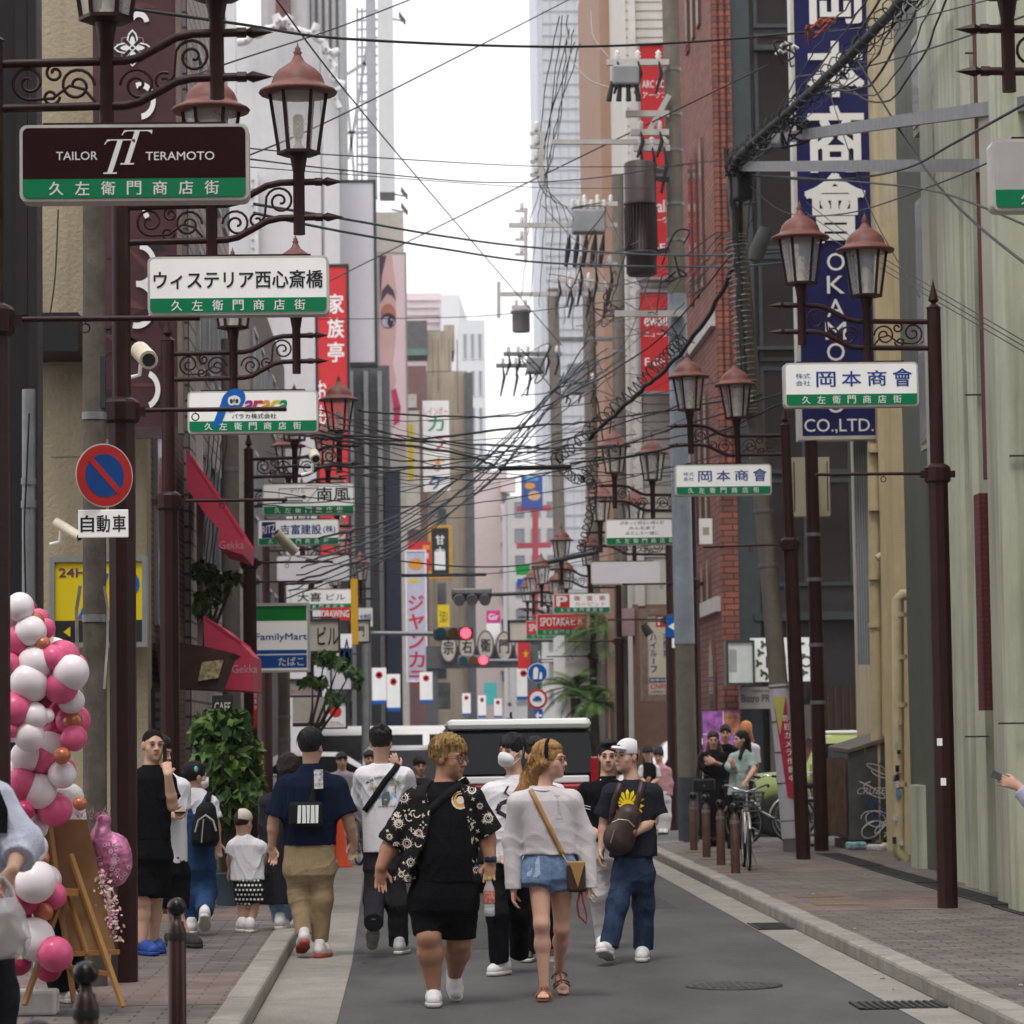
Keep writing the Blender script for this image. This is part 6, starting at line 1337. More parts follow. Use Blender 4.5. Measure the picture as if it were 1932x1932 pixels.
p,t_,H=simple('person in a dark cap and black pinafore over white sleeves, smiling',52.6,1225,(1222,1422,-8,0),'b',SHB,[(1438,1223,7,.06),(1447,1225,15,.1),(1490,1226,14,.12),(1540,1226,18,.15)],[],HAIRB,'long',[((0,-.04,-.02),(1228,1448,.05),.07,.05),((0,-.04,-.02),(1217,1446,.05),.07,.05)],(1223,1434),z=.0,arms=[((1212,1450),(1210,1470),(1218,1478,-.15)),((1238,1450),(1240,1470),(1230,1478,-.15))],legs=[((1221,1530),(1221,1550),(1221,1572)),((1231,1530),(1231,1550),(1231,1572))],hands=[((1218,1478,-.15),(1224,1470,-.2),dict(v=(1,0,.4),sc=.9))],feet=[(1221,1221,0,-.15),(1231,1231,0,-.15)],nape=-.25,mouth=1)
H.cap(p.T,cloth('cap_dark',(.03,.032,.035)))
for a in ((1212,1450,1210,1466),(1238,1450,1240,1466)):Sdf([p.p(*a[:2]),p.p(*a[2:])],.12,.009).cone(p.p(*a[:2]),p.p(*a[2:]),.062,.068,.02,True).build('sleeve',SHW,p.T)
# ---- far pedestrians on the left and a hand reaching in on the right
for lab,D,x,y,col,hm in (('person in a grey shirt and mask near the parked cars',46,645,1436,(.33,.31,.33),HAIRB),('person with dark hair glimpsed beside the concrete pole',45,590,1432,(.28,.05,.06),HAIRB),('person in dark clothes between the cars and the white shirt',47,697,1432,(.05,.05,.06),HAIRB),('person in black beside the large dark car',40,792,1446,(.03,.03,.035),HAIRD)):
 s=F/D;simple(lab,D,x,(x,y,10,0),'c',cloth('cloth_far_'+str(x),col),[(y+.14*s,x,.07*s,.06),(y+.2*s,x,.19*s,.11),(y+.75*s,x,.17*s,.13)],[((x-.17*s,y+.22*s),(x-.22*s,y+.5*s),.07,.075),((x+.17*s,y+.22*s),(x+.22*s,y+.5*s),.07,.075)],hm,'fringe',(),(x,y+.13*s),z=0,arms=[((x-.17*s,y+.22*s),(x-.22*s,y+.5*s),(x-.2*s,y+.75*s)),((x+.17*s,y+.22*s),(x+.22*s,y+.5*s),(x+.2*s,y+.75*s))],low=([(y+.72*s,x,.16*s,.13),(y+.85*s,x,.17*s,.13)],[([(x-.09*s,y+.85*s),(x-.09*s,y+1.5*s)],[.09,.08]),([(x+.09*s,y+.85*s),(x+.09*s,y+1.5*s)],[.09,.08])]),lowm=SHB,female=False,h=.012,line=.05)
p=Person('person reaching in from the right edge with a card between the fingers',20.0,2010,'c',z=.1)
H=Head(p.p(2010,1420),-80,0,1.0);w_=p.p(1921,1483)
body(p,H,(2010,1462),[(1470,2012,20,.07),(1495,2014,52,.11),(1640,2014,44,.12)],[(p.p(1968,1500),p.p(1972,1540,-.1),w_)],[(p.p(1995,1680),p.p(1995,1770),p.p(1995,1870)),(p.p(2035,1680),p.p(2035,1770),p.p(2035,1870))],hands=[((w_,p.p(1884,1470,-.02)),dict(v=(.3,.3,1),thumb=1,curl=.25,sc=.95))])
top(p,[(1466,2012,22,.08),(1495,2014,58,.13),(1650,2014,50,.14)],[(p.p(1968,1500),p.p(1975,1538,-.1),p.p(1926,1490,-.02),.085,.085,.06)],cloth('shirt_lilac',(.45,.43,.58)),'shirt');pants(p,[(1640,2014,46,.13),(1690,2014,46,.13)],[([p.p(1995,1690),p.p(1995,1870)],[.1,.08]),([p.p(2035,1690),p.p(2035,1870)],[.1,.08])],SHB);H.hair(p.T,HAIRB)
c=p.p(1880,1462,-.03);t=thing('card','small dark card held between finger and thumb at the right edge','card',c);MB().bar(c+Vector((-.03,0,.012)),c+Vector((.03,0,-.018)),.004,.05,up=(0,.5,1)).build('card_stock',M('card_dark',(.05,.05,.05),var=.6,vs=60),t)
# --------- balloons, easel, bollards
BW,BP,BD,BO=M('balloon_white',(.82,.75,.78),rough=.3,var=.02,sss=.25),M('balloon_pink',(.68,.11,.24),rough=.25,var=.03),M('balloon_deep_pink',(.40,.03,.10),rough=.25,var=.03),M('balloon_copper',(.50,.17,.09),rough=.25,metal=.25,var=.05)
BL=[(225,375,145,'W'),(130,470,135,'W'),(390,530,112,'O'),(510,620,105,'P'),(345,650,160,'W'),(225,765,175,'P'),(475,790,95,'O'),(590,950,140,'P'),(700,970,98,'O'),(400,1010,185,'W'),(795,1120,185,'W'),(685,1270,178,'P'),(330,1235,195,'W'),(800,1430,135,'W'),(460,1400,118,'D'),(175,1520,180,'P'),(375,1600,145,'W'),(530,1600,75,'W'),(680,1530,132,'D'),(820,1660,118,'O'),(620,1790,135,'D'),(830,1850,135,'P'),(330,1830,155,'W'),(120,1760,80,'P'),(110,1010,110,'P')]
BL=[(x*.168,1081.9+y*.168,r*.168,k)for x,y,r,k in BL]+[(50,1427,27,'W'),(79,1437,14,'O'),(117,1461,24,'W'),(42,1481,29,'P'),(72,1492,31,'W'),(117,1426,17,'O'),(151,1516,14,'O'),(45,1530,18,'D'),(62,1600,26,'W'),(79,1619,16,'O'),(67,1664,35,'W'),(48,1698,26,'D'),(82,1721,19,'O'),(64,1772,36,'W'),(104,1800,30,'P'),(34,1817,22,'D'),(100,1690,24,'P'),(30,1590,24,'P'),(40,1745,22,'P')]
rb=random.Random(4)
NB=len(BL);BL+=[(rb.uniform(24,92+(y_<1420)*30),y_,rb.uniform(20,29),rb.choice('PDWD'))for y_ in [1150+20.5*i for i in range(34)]]
BL+=[(rb.uniform(66,138),1215+24*i,rb.uniform(25,31),'WPPW'[i%4])for i in range(14)]
BN={'W':('white balloon in the pink and white balloon garland',BW),'P':('pink balloon in the pink and white balloon garland',BP),'D':('deep pink balloon in the pink and white balloon garland',BD),'O':('small copper balloon in the pink and white balloon garland',BO)}
for i,(x,y,r,k)in enumerate(BL):
 c=P(x,y,18.75+rb.uniform(-.16,.12)+(.1 if k=='D' else 0)+(.3 if i>=NB else 0));q=r*18.75/F*(1.1 if k!='O' else .95);a,b=rb.uniform(0,6.28),rb.uniform(.4,2.4)
 d=Vector((math.cos(a)*.6,.75,math.sin(a)*.6)).normalized();ro=d.to_track_quat('Z','Y').to_matrix()
 mb=MB();mb.ball(c,(q,q,q*1.1),24,16,ro);mb.tube([c+d*q*1.08,c+d*q*1.22],[.006,.012],6)
 tag(mb.build('balloon',BN[k][1]),BN[k][0],'balloon','balloons of the garland')
c=P(68,1886,18.9);t=thing('balloon_stand','white plastic base weight under the balloon garland','stand',c);MB().box(c.x-.13,c.x+.13,18.8,19.0,.1,.25,bev=.02).build('base',SHOEW,t);MB().tube([(c.x,18.9,.24),(c.x-.03,18.9,1.5)],.012).build('pole',WHITE,t)
WOOD,PLY=M('easel_wood',(.30,.155,.045),rough=.55,var=.25,vs=6,scl=(1,1,.2)),M('easel_board',(.25,.135,.06),rough=.7,var=.15,vs=3)
t=thing('easel','wooden easel holding a board, seen from behind','easel',G(140,1893,.1));W3=lambda x,y,Y:P(x,y,Y)
mb=MB();b4=[W3(69,1546,19.22),W3(164,1546,19.14),W3(218,1797,18.92),W3(124,1795,19.0)];o=Vector((.0,.02,0));mb.add(b4+[v+o for v in b4],[(0,3,2,1),(4,5,6,7),(0,1,5,4),(1,2,6,5),(2,3,7,6),(3,0,4,7)]);mb.build('board',PLY,t)
for nm,a,b,w in (('mast',(92,1545,19.12),(140,1891,18.85),.028),('leg',(120,1680,18.98),(46,1896,18.72),.032),('leg',(133,1612,19.06),(232,1900,18.72),.03),('strut',(84,1612,19.08),(102,1690,19.0),.022),('strut',(130,1690,19.0),(165,1800,18.9),.024),('tray',(92,1680,18.96),(148,1684,18.93),.05),('crosspiece',(128,1824,18.88),(206,1838,18.8),.03),('ledge',(126,1800,18.95),(224,1796,18.86),.035)):MB().bar(W3(*a),W3(*b),w,w*.8).build(nm,WOOD,t)
FP=M('foil_pink',(.50,.17,.30),rough=.25,metal=.25,var=.45,vs=26,bump=.4,bs=30);S_=Sdf([P(180,1540,19.2),P(250,1690,19.2)],.1,.006);S_.ell(P(216,1622,19.2),(.11,.1,.165),None,.02);S_.ell(P(190,1590,19.2),(.07,.08,.12),None,.03);S_.cone(P(195,1575,19.2),P(196,1548,19.2),.03,.045,.03);S_.ripple(.0025,(60,90,120),2)
t=thing('wrapped_gift','pink patterned wrapped bundle tied at the top behind the easel','gift',P(216,1670,19.2));S_.build('wrapping',FP,t)
dc=Decal(S_.bvh(),19.2,.003)
for i in range(26):a=rb.uniform(0,6.28);q=rb.uniform(.0,.1);dc.strip(P(218,1625,19.2)+Vector((math.cos(a)*q,0,math.sin(a)*q*1.4)),[(.011*math.cos(b),.011*math.sin(b))for b in np.linspace(0,6.28,9)],.005)
dc.build('dots',M('foil_pale',(.7,.45,.55),rough=.3),t)
FLP,FLC=M('flower_pink',(.65,.35,.40),var=.2),M('flower_cream',(.62,.56,.42),var=.15);mb=MB()
for i in range(230):
 y=rb.uniform(1640,1775);x=190+(y-1640)*.22+rb.gauss(0,9);c=P(x,y,19.0+rb.uniform(-.08,.08));a=Vector((rb.uniform(-1,1),rb.uniform(-1,.3),rb.uniform(-1,1))).normalized()*rb.uniform(.008,.02);b=a.orthogonal().normalized()*a.length*.6
 mb.mat(rb.choice([0,0,1])).add([c-a,c+b,c+a,c-b],[(0,1,2,3)])
for i in range(60):
 x=rb.uniform(100,205);c=P(x,1546-rb.uniform(0,12),19.2);mb.mat(0).add([c,c+Vector((rb.uniform(-.05,.05),0,rb.uniform(.01,.06))),c+Vector((.008,0,0))],[(0,1,2)])
tag(mb.build('flower_spray',[FLP,FLC]),'spray of pink and cream flowers beside the easel board','flowers')
BOLM=M('bollard_brown',(.035,.013,.011),rough=.35,var=.25)
def bollard(px,ytop,Y,label,z=.1,s=1.0,m=BOLM):
 x=P(px,1650,Y).x;h=P(px,ytop,Y).z-z;t=thing('bollard',label,'bollard',(x,Y,z),'ball topped bollards on the pavements')
 mb=MB();mb.lathe([(.043*s,0),(.043*s,h-.15*s),(.036*s,h-.14*s),(.034*s,h-.115*s),(.022*s,h-.11*s),(.022*s,h-.075*s)],(x,Y,z),16);mb.build('post',m,t)
 mb=MB();mb.lathe([(.045*s,h-.2*s),(.046*s,h-.19*s),(.046*s,h-.175*s),(.045*s,h-.165*s)],(x,Y,z),16);mb.build('ring',STEEL if m is not BOLM or Y>30 else BLACK,t)
 mb=MB();mb.ball((x,Y,z+h-.045*s),.045*s,16,12);mb.build('ball',M('bollard_black',(.014,.011,.011),rough=.25),t)
bollard(333,1693,14.9,'dark ball topped bollard in front of the man on the phone');bollard(161,1812,10.9,'dark ball topped bollard nearer the camera beside the easel');bollard(68,1922,8.6,'dark bollard whose ball just shows at the bottom edge')
BR2=M('bollard_rust',(.09,.045,.032),rough=.5,var=.3)
for x,y,Y,l in ((1310,1494,43.5,'farthest of the bollards beside the grey utility pole'),(1334,1498,41.0,'bollard in front of the black dress'),(1361,1508,38.5,'bollard in front of the mint green top'),(1388,1514,36.2,'nearest brown bollard beside the bicycle basket')):bollard(x,y,Y,l,s=1.25 if Y>30 else 1,m=BR2)
# --------- poles
def tapered(name,label,a,b,r0,r1,mat,bands=(),group=None,cat='utility pole'):
 """a = foot, b = top (world)"""
 t=thing(name,label,cat,a,group);MB().tube([a,b],[r0,r1],16).build('shaft',mat,t);d=b-a
 for q in bands:
  c=a+d*q;n=d.normalized();mb=MB();mb.tube([c-n*.025,c+n*.025],lerp(r0,r1,q)+.008,14);mb.build('band',STEEL,t)
 return t
g=G(174,1853,.1);t=tapered('sign_pole','weathered concrete pole carrying the round no parking sign',Vector((P(176,1000,21.0).x,21.0,.1)),P(177,300,21.0),.082,.075,M('pole_concrete_dark',(.105,.09,.075),rough=.9,var=.35,vs=6,streak=.5,bump=.3,bs=70),(.62,.685,.44));x=t.location.x
mb=MB();mb.box(x+.05,x+.09,20.94,21.0,3.95,4.3);mb.build('bracket',DFR,t)
for px,s in ((148,-1),(199,1)):
 q=[P(px+s*a,y,20.9)for y,a in ((1105,0),(1150,7),(1215,6),(1300,0))];mb=MB()
 for i in range(3):mb.add([q[i],q[i+1],q[i+1]+Vector((-s*.02,.03,0)),q[i]+Vector((-s*.02,.03,0))],[(0,1,2,3)])
 mb.build('torn_poster',M('torn_paper',(.3,.28,.25),var=.4),t)
t2=thing('no_parking_sign','round blue no parking sign with red rim and diagonal bar','road sign',P(197,957,20.7));c=P(197,897,20.7)
rz=R(33)
def disc(mb,r,y,n=40):mb.prism([(r*math.cos(a),r*math.sin(a))for a in np.linspace(0,2*math.pi,n+1)[:-1]],y,y+.002,c,rz)
for nm,m,r,y in (('rim',SIGNF,.212,0),('red_ring',M('sign_traffic_red',(.42,.018,.015),rough=.35),.204,-.003),('blue_disc',M('sign_traffic_blue',(0,.05,.22),rough=.35),.143,-.006)):mb=MB();disc(mb,r,y);mb.build(nm,m,t2)
mb=MB();L=.15;q=.02;s_=.7071;mb.prism([((-L-q)*s_,(L-q)*s_),((-L+q)*s_,(L+q)*s_),((L+q)*s_,(-L+q)*s_),((L-q)*s_,(-L-q)*s_)],-.0085,-.0062,c,rz);mb.build('red_bar',M('sign_traffic_red',(.5,.02,.02)),t2)
c2=P(195,988,20.7);t2=thing('car_plate','white plate with black lettering under the round sign','road sign',c2)
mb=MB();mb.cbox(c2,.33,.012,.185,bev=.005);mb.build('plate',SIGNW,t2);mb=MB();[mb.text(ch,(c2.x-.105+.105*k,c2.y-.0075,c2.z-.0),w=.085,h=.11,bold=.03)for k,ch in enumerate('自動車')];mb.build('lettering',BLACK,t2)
tapered('utility_pole','concrete utility pole behind the upper red awning',Vector((P(436,1200,41).x,41,.1)),P(433,640,41),.125,.11,CONC,(.6,.75))
tapered('drain_pipe','grey steel pipe pole at the far left above the balloons',Vector((P(52,1400,22.6).x,22.6,.1)),P(54,735,22.6),.048,.048,STEEL,(.8,.84),cat='pole')
big=tapered('utility_pole','thick grey steel and concrete utility pole carrying the brown transformer',Vector((P(1300,1588,46.9).x,46.9,.1)),P(1262,-120,46.9),.15,.125,CONC,(.55,.62,.66,.7,.76,.8,.85))
a=Vector((P(1300,1588,46.9).x,46.9,.1));d=P(1262,-120,46.9)-a;MB().tube([a+d*.215,a+d*.6],[.153,.142],16).build('steel_sleeve',M('pole_grey_paint',(.26,.30,.35),rough=.5,var=.2,streak=.25),big)
MB().tube([a,a+d*.07],[.156,.155],16).build('foot_paint',M('pole_foot',(.05,.06,.07),var=.3),big)
lean_a,lean_b=Vector((P(1497,1607,42.4).x,42.4,.1)),P(1384,330,42.4);LD=lean_b-lean_a
lp=tapered('utility_pole','leaning concrete pole with spiral cable wraps and white paper foot',lean_a,lean_b,.135,.105,CONC,(.42,.5,.58))
MB().tube([lean_a+LD*.02,lean_a+LD*.245],[.142,.136],18).build('paper_wrap',M('wrap_grey_white',(.50,.48,.52),rough=.7,var=.08),lp)
for q in (.045,.1,.145,.19,.24):MB().tube([lean_a+LD*q,lean_a+LD*(q+.0014)],.1435,16).build('wire_band',BLACK,lp)
mb=MB();w_=lambda u,v:lean_a+LD*v+Vector((u,-.146,0));mb.add([w_(-.11,.225),w_(.07,.225),w_(.09,.075),w_(-.03,.08)],[(0,3,2,1)]);mb.build('banner',M('banner_red',(.42,.03,.06),rough=.6,var=.1),lp)
mb=MB();mb.add([w_(-.11,.2255)+Vector((0,-.003,0)),w_(.06,.2255)+Vector((0,-.003,0)),w_(-.06,.17)+Vector((0,-.003,0))],[(0,2,1)]);mb.build('banner_corner',M('banner_yellow',(.5,.47,.12)),lp)
mb=MB();[mb.text(ch,w_(.035+.002*k,.195-.0125*k)+Vector((0,-.004,0)),h=.085,w=.07,bold=.02)for k,ch in enumerate('防犯カメラ作動中')];mb.build('banner_lettering',WHITE,lp)
for (lab,xb,xt,yt,Y,r)in (('concrete utility pole behind the red and white parking sign',1174,1165,330,69,.16),('weathered utility pole between the parking sign and the palm',1132,1110,560,77.5,.17),('weathered utility pole farthest down the street',1068,1043,545,85,.18),('pale concrete pole under the convenience store board',536,536,1255,45.5,.1),('grey steel pole right of the leaf spray',690,690,1215,60,.09)):
 t=tapered('utility_pole',lab,Vector((P(xb,1500,Y).x,Y,.1 if Y<47 else 0)),P(xt,yt,Y),r,r*.85,CONC if Y>50 and xb>700 or Y<50 else STEEL,(.6,.72))
 # ---- ironwork on the poles
def arm(t,x0,x1,y,Y,w=.09,ins=0,mat=STEEL,y1=None,drop=0):
 a,b=P(x0,y,Y),P(x1,y1 if y1 is not None else y,Y);MB().bar(a,b,w).build('crossarm',mat,t)
 for i in range(ins):
  c=lerp(a,b,(i+.5)/ins);mb=MB();mb.lathe([(.02,.03),(.05,.05),(.03,.07),(.055,.1),(.03,.12),(.05,.15),(.02,.18),(0,.2)],c,8);mb.build('insulator',INSUL,t)
  if drop:MB().tube([c+Vector((0,-.08,0)),c+Vector((.03,-.1,-drop*.4)),c+Vector((-.06,-.1,-drop))],[.012,.035,.02],6).build('dropper',CABLE,t)
WA=M('arm_pale',(.50,.48,.46),rough=.5,var=.12);Yb=46.7
for (x0,x1,y,n,dr)in ((1145,1262,118,3,.5),(1180,1262,215,0,0),(1196,1264,280,3,.7),(1040,1262,268,0,0),(1160,1290,592,0,0),(1190,1262,250,2,.4)):arm(big,x0,x1,y,Yb,.09 if y!=268 else .07,n,WA,None,dr)
arm(big,1262,1226,180,Yb,.08,0,WA,245);arm(big,1022,1022,248,Yb,.06,0,WA,350)
for y in (252,277,305,330):arm(big,1000,1024,y,Yb,.05,1,WA)
c=P(1178,148,Yb);MB().box(c.x-.2,c.x+.2,Yb-.35,Yb-.05,c.z-.16,c.z+.14,bev=.03).build('switch_box',M('switch_grey',(.26,.27,.29),rough=.5),big)
for i in range(4):MB().tube([c+Vector((-.2+i*.12,-.25,-.1)),c+Vector((-.26+i*.15,-.28,-.4))],[.03,.045],7).build('bushing',CABLE,big)
c=P(1206,300,Yb);t=thing('pole_transformer','tall dark brown finned cylindrical transformer on the thick pole','transformer',P(1206,524,Yb-.1));TB=M('transformer_brown',(.045,.03,.03),rough=.5,var=.15);z0,z1=P(1206,522,Yb).z,P(1206,308,Yb).z;mb=MB();mb.lathe([(.2,0),(.23,.04),(.23,.3),(.245,.32),(.245,.36),(.21,.37),(.21,1.05),(.25,1.07),(.25,1.1),(.24,1.12),(.24,z1-z0-.03),(.2,z1-z0)],(c.x,Yb-.1,z0),24);mb.build('tank',TB,t)
for i in range(30):a=i*2*math.pi/30;MB().bar((c.x+.23*math.cos(a),Yb-.1+.23*math.sin(a),z0+.38),(c.x+.23*math.cos(a),Yb-.1+.23*math.sin(a),z0+1.04),.012,.04,up=(math.cos(a),math.sin(a),0)).build('fin',TB,t)
mb=MB();mb.bar((c.x,Yb-.05,z0+.3),P(1262,470,Yb),.07);mb.bar((c.x,Yb-.05,z1-.2),P(1262,340,Yb),.07);mb.build('bracket',DFR,t)
t=thing('pole_equipment','grey switchgear box with black bushings on the pole behind the transformer','transformer',P(1110,440,62));c=P(1112,425,62)
MB().box(c.x-.36,c.x+.3,61.6,62,c.z-.2,c.z+.26,bev=.03).build('box',M('switch_grey',(.3,.3,.3)),t)
for i in range(6):q=P(1080+i*12,395,61.7);mb=MB();mb.lathe([(.03,-.2),(.03,.0),(.07,.02),(.03,.06),(.07,.1),(.03,.14),(.06,.18),(0,.2)],q,8);mb.build('insulator',INSUL,t)
for i in range(5):q=P(1072+i*16,470,61.6);MB().tube([q+Vector((.04,0,.3)),q,q-Vector((.05,0,.35))],[.02,.06,.04],7).build('bushing',CABLE,t)
for (x0,x1,y,n,dr)in ((960,1165,425,0,0),(1090,1165,385,3,0),(1080,1165,500,3,.8),(1060,1160,545,3,.6)):arm(t,x0,x1,y,62,.09,n,WA,None,dr)
arm(t,992,992,392,62,.07,0,WA,495)
for y in (398,425,452,480):arm(t,972,996,y,62,.05,1,WA)
t=thing('pole_equipment','transformer can hung under a white crossarm against the sky','transformer',P(985,650,70));c=P(983,600,70);mb=MB();mb.lathe([(.19,-.32),(.2,-.3),(.2,.1),(.24,.13),(.24,.16),(.1,.2)],c,16);mb.build('can',M('can_grey',(.2,.19,.19),rough=.5,streak=.3),t)
for (x0,x1,y,n,dr)in ((938,1120,555,0,0),(965,1000,580,2,0),(1045,1120,530,4,.6),(950,1060,668,6,.5),(936,1010,690,3,.7),(1050,1160,640,0,0),(1060,1130,720,3,.5)):arm(t,x0,x1,y,70,.09,n,WA if y<600 else STEEL,None,dr)
arm(t,941,941,532,70,.08,0,WA,600);c=P(1085,715,66);MB().box(c.x-.18,c.x+.18,65.6,66,c.z-.35,c.z+.3,bev=.03).build('box',M('switch_grey',(.3,.3,.3)),t);c=P(1018,690,70);MB().box(c.x-.3,c.x+.1,69.6,70,c.z-.2,c.z+.16,bev=.04).build('box',M('switch_grey',(.3,.3,.3)),t)
# steel beams from the leaning pole to the green wall
for lab,a,b in (('upper galvanised steel beam rising to the right above the blue sign',(1462,262,41.0),(1960,192,27)),('lower galvanised steel beam level across the blue sign',(1392,314,42),(1900,312,29))):
 t=thing('steel_beam',lab,'beam',P(*a));A,B=P(*a),P(*b);MB().bar(A,B,.09,.13).build('beam',STEEL,t)
 for q in (.2,.42,.6,.85):c=lerp(A,B,q);mb=MB();mb.cbox((c.x,c.y-.05,c.z),.05,.02,.035);mb.build('bolt_hole',BLACK,t)
 # --------- cables
TEAL=M('cable_teal',(.02,.06,.08),rough=.5);PALE=M('cable_pale',(.5,.48,.46),rough=.5);CW=0
def cable(label,pts,r,mat=CABLE,group='overhead cables across the street',n=10,coil=None,wob=0.0,seed=1):
 """pts (x,y,Y): smooth line through them"""
 W_=[P(*q)for q in pts];out_=[];rr_=random.Random(seed);k=len(W_)
 if k==2:
  out_=[lerp(W_[0],W_[1],i/n)for i in range(n+1)]
 else:
  for i in range(k-1):
   p0,p1,p2,p3=W_[max(i-1,0)],W_[i],W_[i+1],W_[min(i+2,k-1)]
   for j in range(n+(i==k-2)):
    t=j/n;out_.append(.5*((2*p1)+(p2-p0)*t+(2*p0-5*p1+4*p2-p3)*t*t+(3*p1-p0-3*p2+p3)*t**3))
 if wob:out_=[q+Vector((rr_.uniform(-wob,wob),0,rr_.uniform(-wob,wob)))for q in out_]
 if coil:
  R_,turns,rc=coil;o=[];m=int(turns*10)
  for i in range(m+1):
   u=i/m*(len(out_)-1);j=min(int(u),len(out_)-2);c=lerp(out_[j],out_[j+1],u-j);a=i/10*2*math.pi;q=R_*rr_.uniform(.85,1.15)
   d=(out_[j+1]-out_[j]).normalized();e=d.orthogonal().normalized();f=d.cross(e);o.append(c+e*q*math.cos(a)+f*q*math.sin(a))
  return tag(MB().tube(o,rc,4).build('spiral_cable',mat),label,'cable',group)
 return tag(MB().tube(out_,r,6).build('overhead_cable',mat),label,'cable',group)
cable('thick black cable sagging high across the sky above the lanterns',[(200,10,24),(450,45,27),(650,73,30),(1020,88,34),(1290,80,37),(1580,56,40)],.015)
cable('thin cable climbing from the near lantern to the top of the sky',[(300,165,24),(440,116,27),(650,47,32),(860,-35,36)],.008)
cable('thin cable rising from behind the katakana sign to the grey skyscraper top',[(400,320,24),(650,214,30),(1072,0,40),(1200,-70,44)],.008)
cable('thin cable slanting down from the scalloped letter frame to the far poles',[(480,-60,26),(642,160,34),(860,420,50),(1060,652,66)],.009)
cable('thin cable rising from the red vertical sign to the brick building',[(560,565,60),(658,512,56),(960,362,50),(1290,201,46),(1450,122,44)],.011)
cable('upper of two slack thin lines below the big lantern',[(470,280,26),(641,293,32),(1020,314,42),(1290,313,46)],.007)
cable('lower slack thin line passing in front of the brown transformer',[(470,300,26),(641,320,32),(915,344,40),(1110,337,44),(1290,310,46),(1400,300,43)],.008)
cable('faint third line under the slack pair',[(470,315,26),(641,328,32),(1020,354,42),(1270,354,46)],.005)
cable('upper blue black cable of the sagging pair by the blank billboard',[(480,385,24),(661,415,30),(840,446,36),(1020,468,40),(1274,482,46),(1420,478,44),(1530,470,43)],.014,TEAL)
cable('lower blue black cable of the sagging pair by the blank billboard',[(480,402,24),(641,436,30),(840,470,36),(1020,495,40),(1254,503,46),(1400,502,44),(1530,490,43)],.014,TEAL)
cable('thin line level across the red vertical sign and the far towers',[(600,602,60),(800,600,60),(960,592,56),(1288,551,47)],.008)
for i,(pts,r)in enumerate((([(675,775,36),(876,787,40),(1020,769,44),(1230,650,47),(1380,480,43)],.013),([(500,815,33),(641,824,36),(782,829,40),(1020,802,44),(1111,796,47),(1440,745,42)],.017),([(600,806,34),(641,819,36),(977,843,42),(1145,843,46),(1290,802,44),(1560,715,40)],.014),([(600,826,36),(641,831,36),(843,851,40),(933,879,43)],.017),([(520,880,36),(685,881,38),(945,883,43)],.016),([(1075,876,44),(1290,839,44),(1480,760,41)],.017),([(600,835,36),(780,870,40),(1020,840,44),(1300,760,43)],.011),([(560,860,36),(900,905,42),(1200,860,46),(1420,800,43)],.010),([(641,900,36),(900,868,42),(1200,820,46)],.009),([(641,800,36),(1000,855,42),(1300,820,44)],.009))):
 cable(('black cable swinging up to the leaning pole','thickest black cable across the middle of the street','black cable drooping under the thickest one','black cable curving down into the dark junction tube','level black cable entering the dark junction tube from the pavement side','black cable leaving the dark junction tube towards the blue kanji sign','dark cable crossing below the beige tower','lowest dark cable in the tangle over the street','thin dark cable rising across the tangle','thin dark cable dipping across the tangle')[i],pts,r,wob=.012,seed=i)
for i in range(9):
 x0,y0=600-8*i,1005+14*i
 cable('one of the dark and teal cables slanting up across the street to the poles',[(x0,y0+12,40),(760,968+9*i,45),(930,855+8*i-(i%3)*12,50),(1040,745+6*i-(i%4)*8,55),(1110+18*(i%5),640+8*i,60)],.010 if i%3 else .015,TEAL if i%2 else CABLE,'cables slanting from low on the pavement side',wob=.015,seed=20+i)
for i in range(7):cable('one of the thin lines dropping from pole to pole against the grey skyscraper',[(1072-3*i+(i%3)*14,30+25*(i%3),46.6),(1050-i*6,260+12*i,52),(1000+14*i,420,62),(985+16*i,560+10*i,70)],.008,CABLE,'lines dropping from pole to pole',seed=40+i,wob=.02)
cable('white cable looping down by the upper switch box',[(1070,60,46.5),(1078,110,46.5),(1110,150,46.5),(1150,165,46.5)],.01,PALE)
cable('white cable arching over the switch box',[(1115,20,46.5),(1120,70,46.5),(1148,108,46.5)],.01,PALE)
for k,(a,b,lab)in enumerate((((943,884,43),(1075,881,44),'long black cable junction tube over the middle of the street'),((1036,1061,52),(1126,1042,50),'slanting black cable junction tube beside the lit lantern'),((759,1086,55),(916,1084,56),'thin dark junction tube above the far street'))):
 t=thing('junction_tube',lab,'cable joint',P(*a));MB().tube([P(*a),P(*b)],.035 if k<2 else .03,10).build('tube',CABLE,t)
 for i in range(7):c=lerp(P(*a),P(*b),(i+.5)/7);MB().cbox((c.x,c.y-.03,c.z+.02),.03,.02,.02).build('clip',DFR,t)
cable('low black cable sagging above the traffic lights',[(560,1030,44),(641,1044,46),(876,1069,50),(1034,1058,54),(1260,990,50)],.013)
cable('lower thin cable sagging above the traffic lights',[(560,1050,46),(800,1086,52),(1034,1070,56),(1260,1020,50)],.008)
cable('heavy lashed cable bundle climbing from the leaning pole to the top edge',[(1384,318,42),(1400,290,41),(1500,200,38),(1620,88,34),(1740,-40,30)],.06,M('bundle_grey',(.035,.033,.032),rough=.7,var=.4,vs=20),wob=.01)
cable('spiral hanger coiled round the heavy cable bundle',[(1384,318,42),(1400,290,41),(1500,200,38),(1620,88,34),(1740,-40,30)],0,CABLE,coil=(.12,34,.009),seed=3)
cable('second loose coil round the heavy cable bundle',[(1400,305,41.5),(1520,205,38),(1640,95,34),(1740,-10,30)],0,STEEL,coil=(.09,22,.006),seed=9)
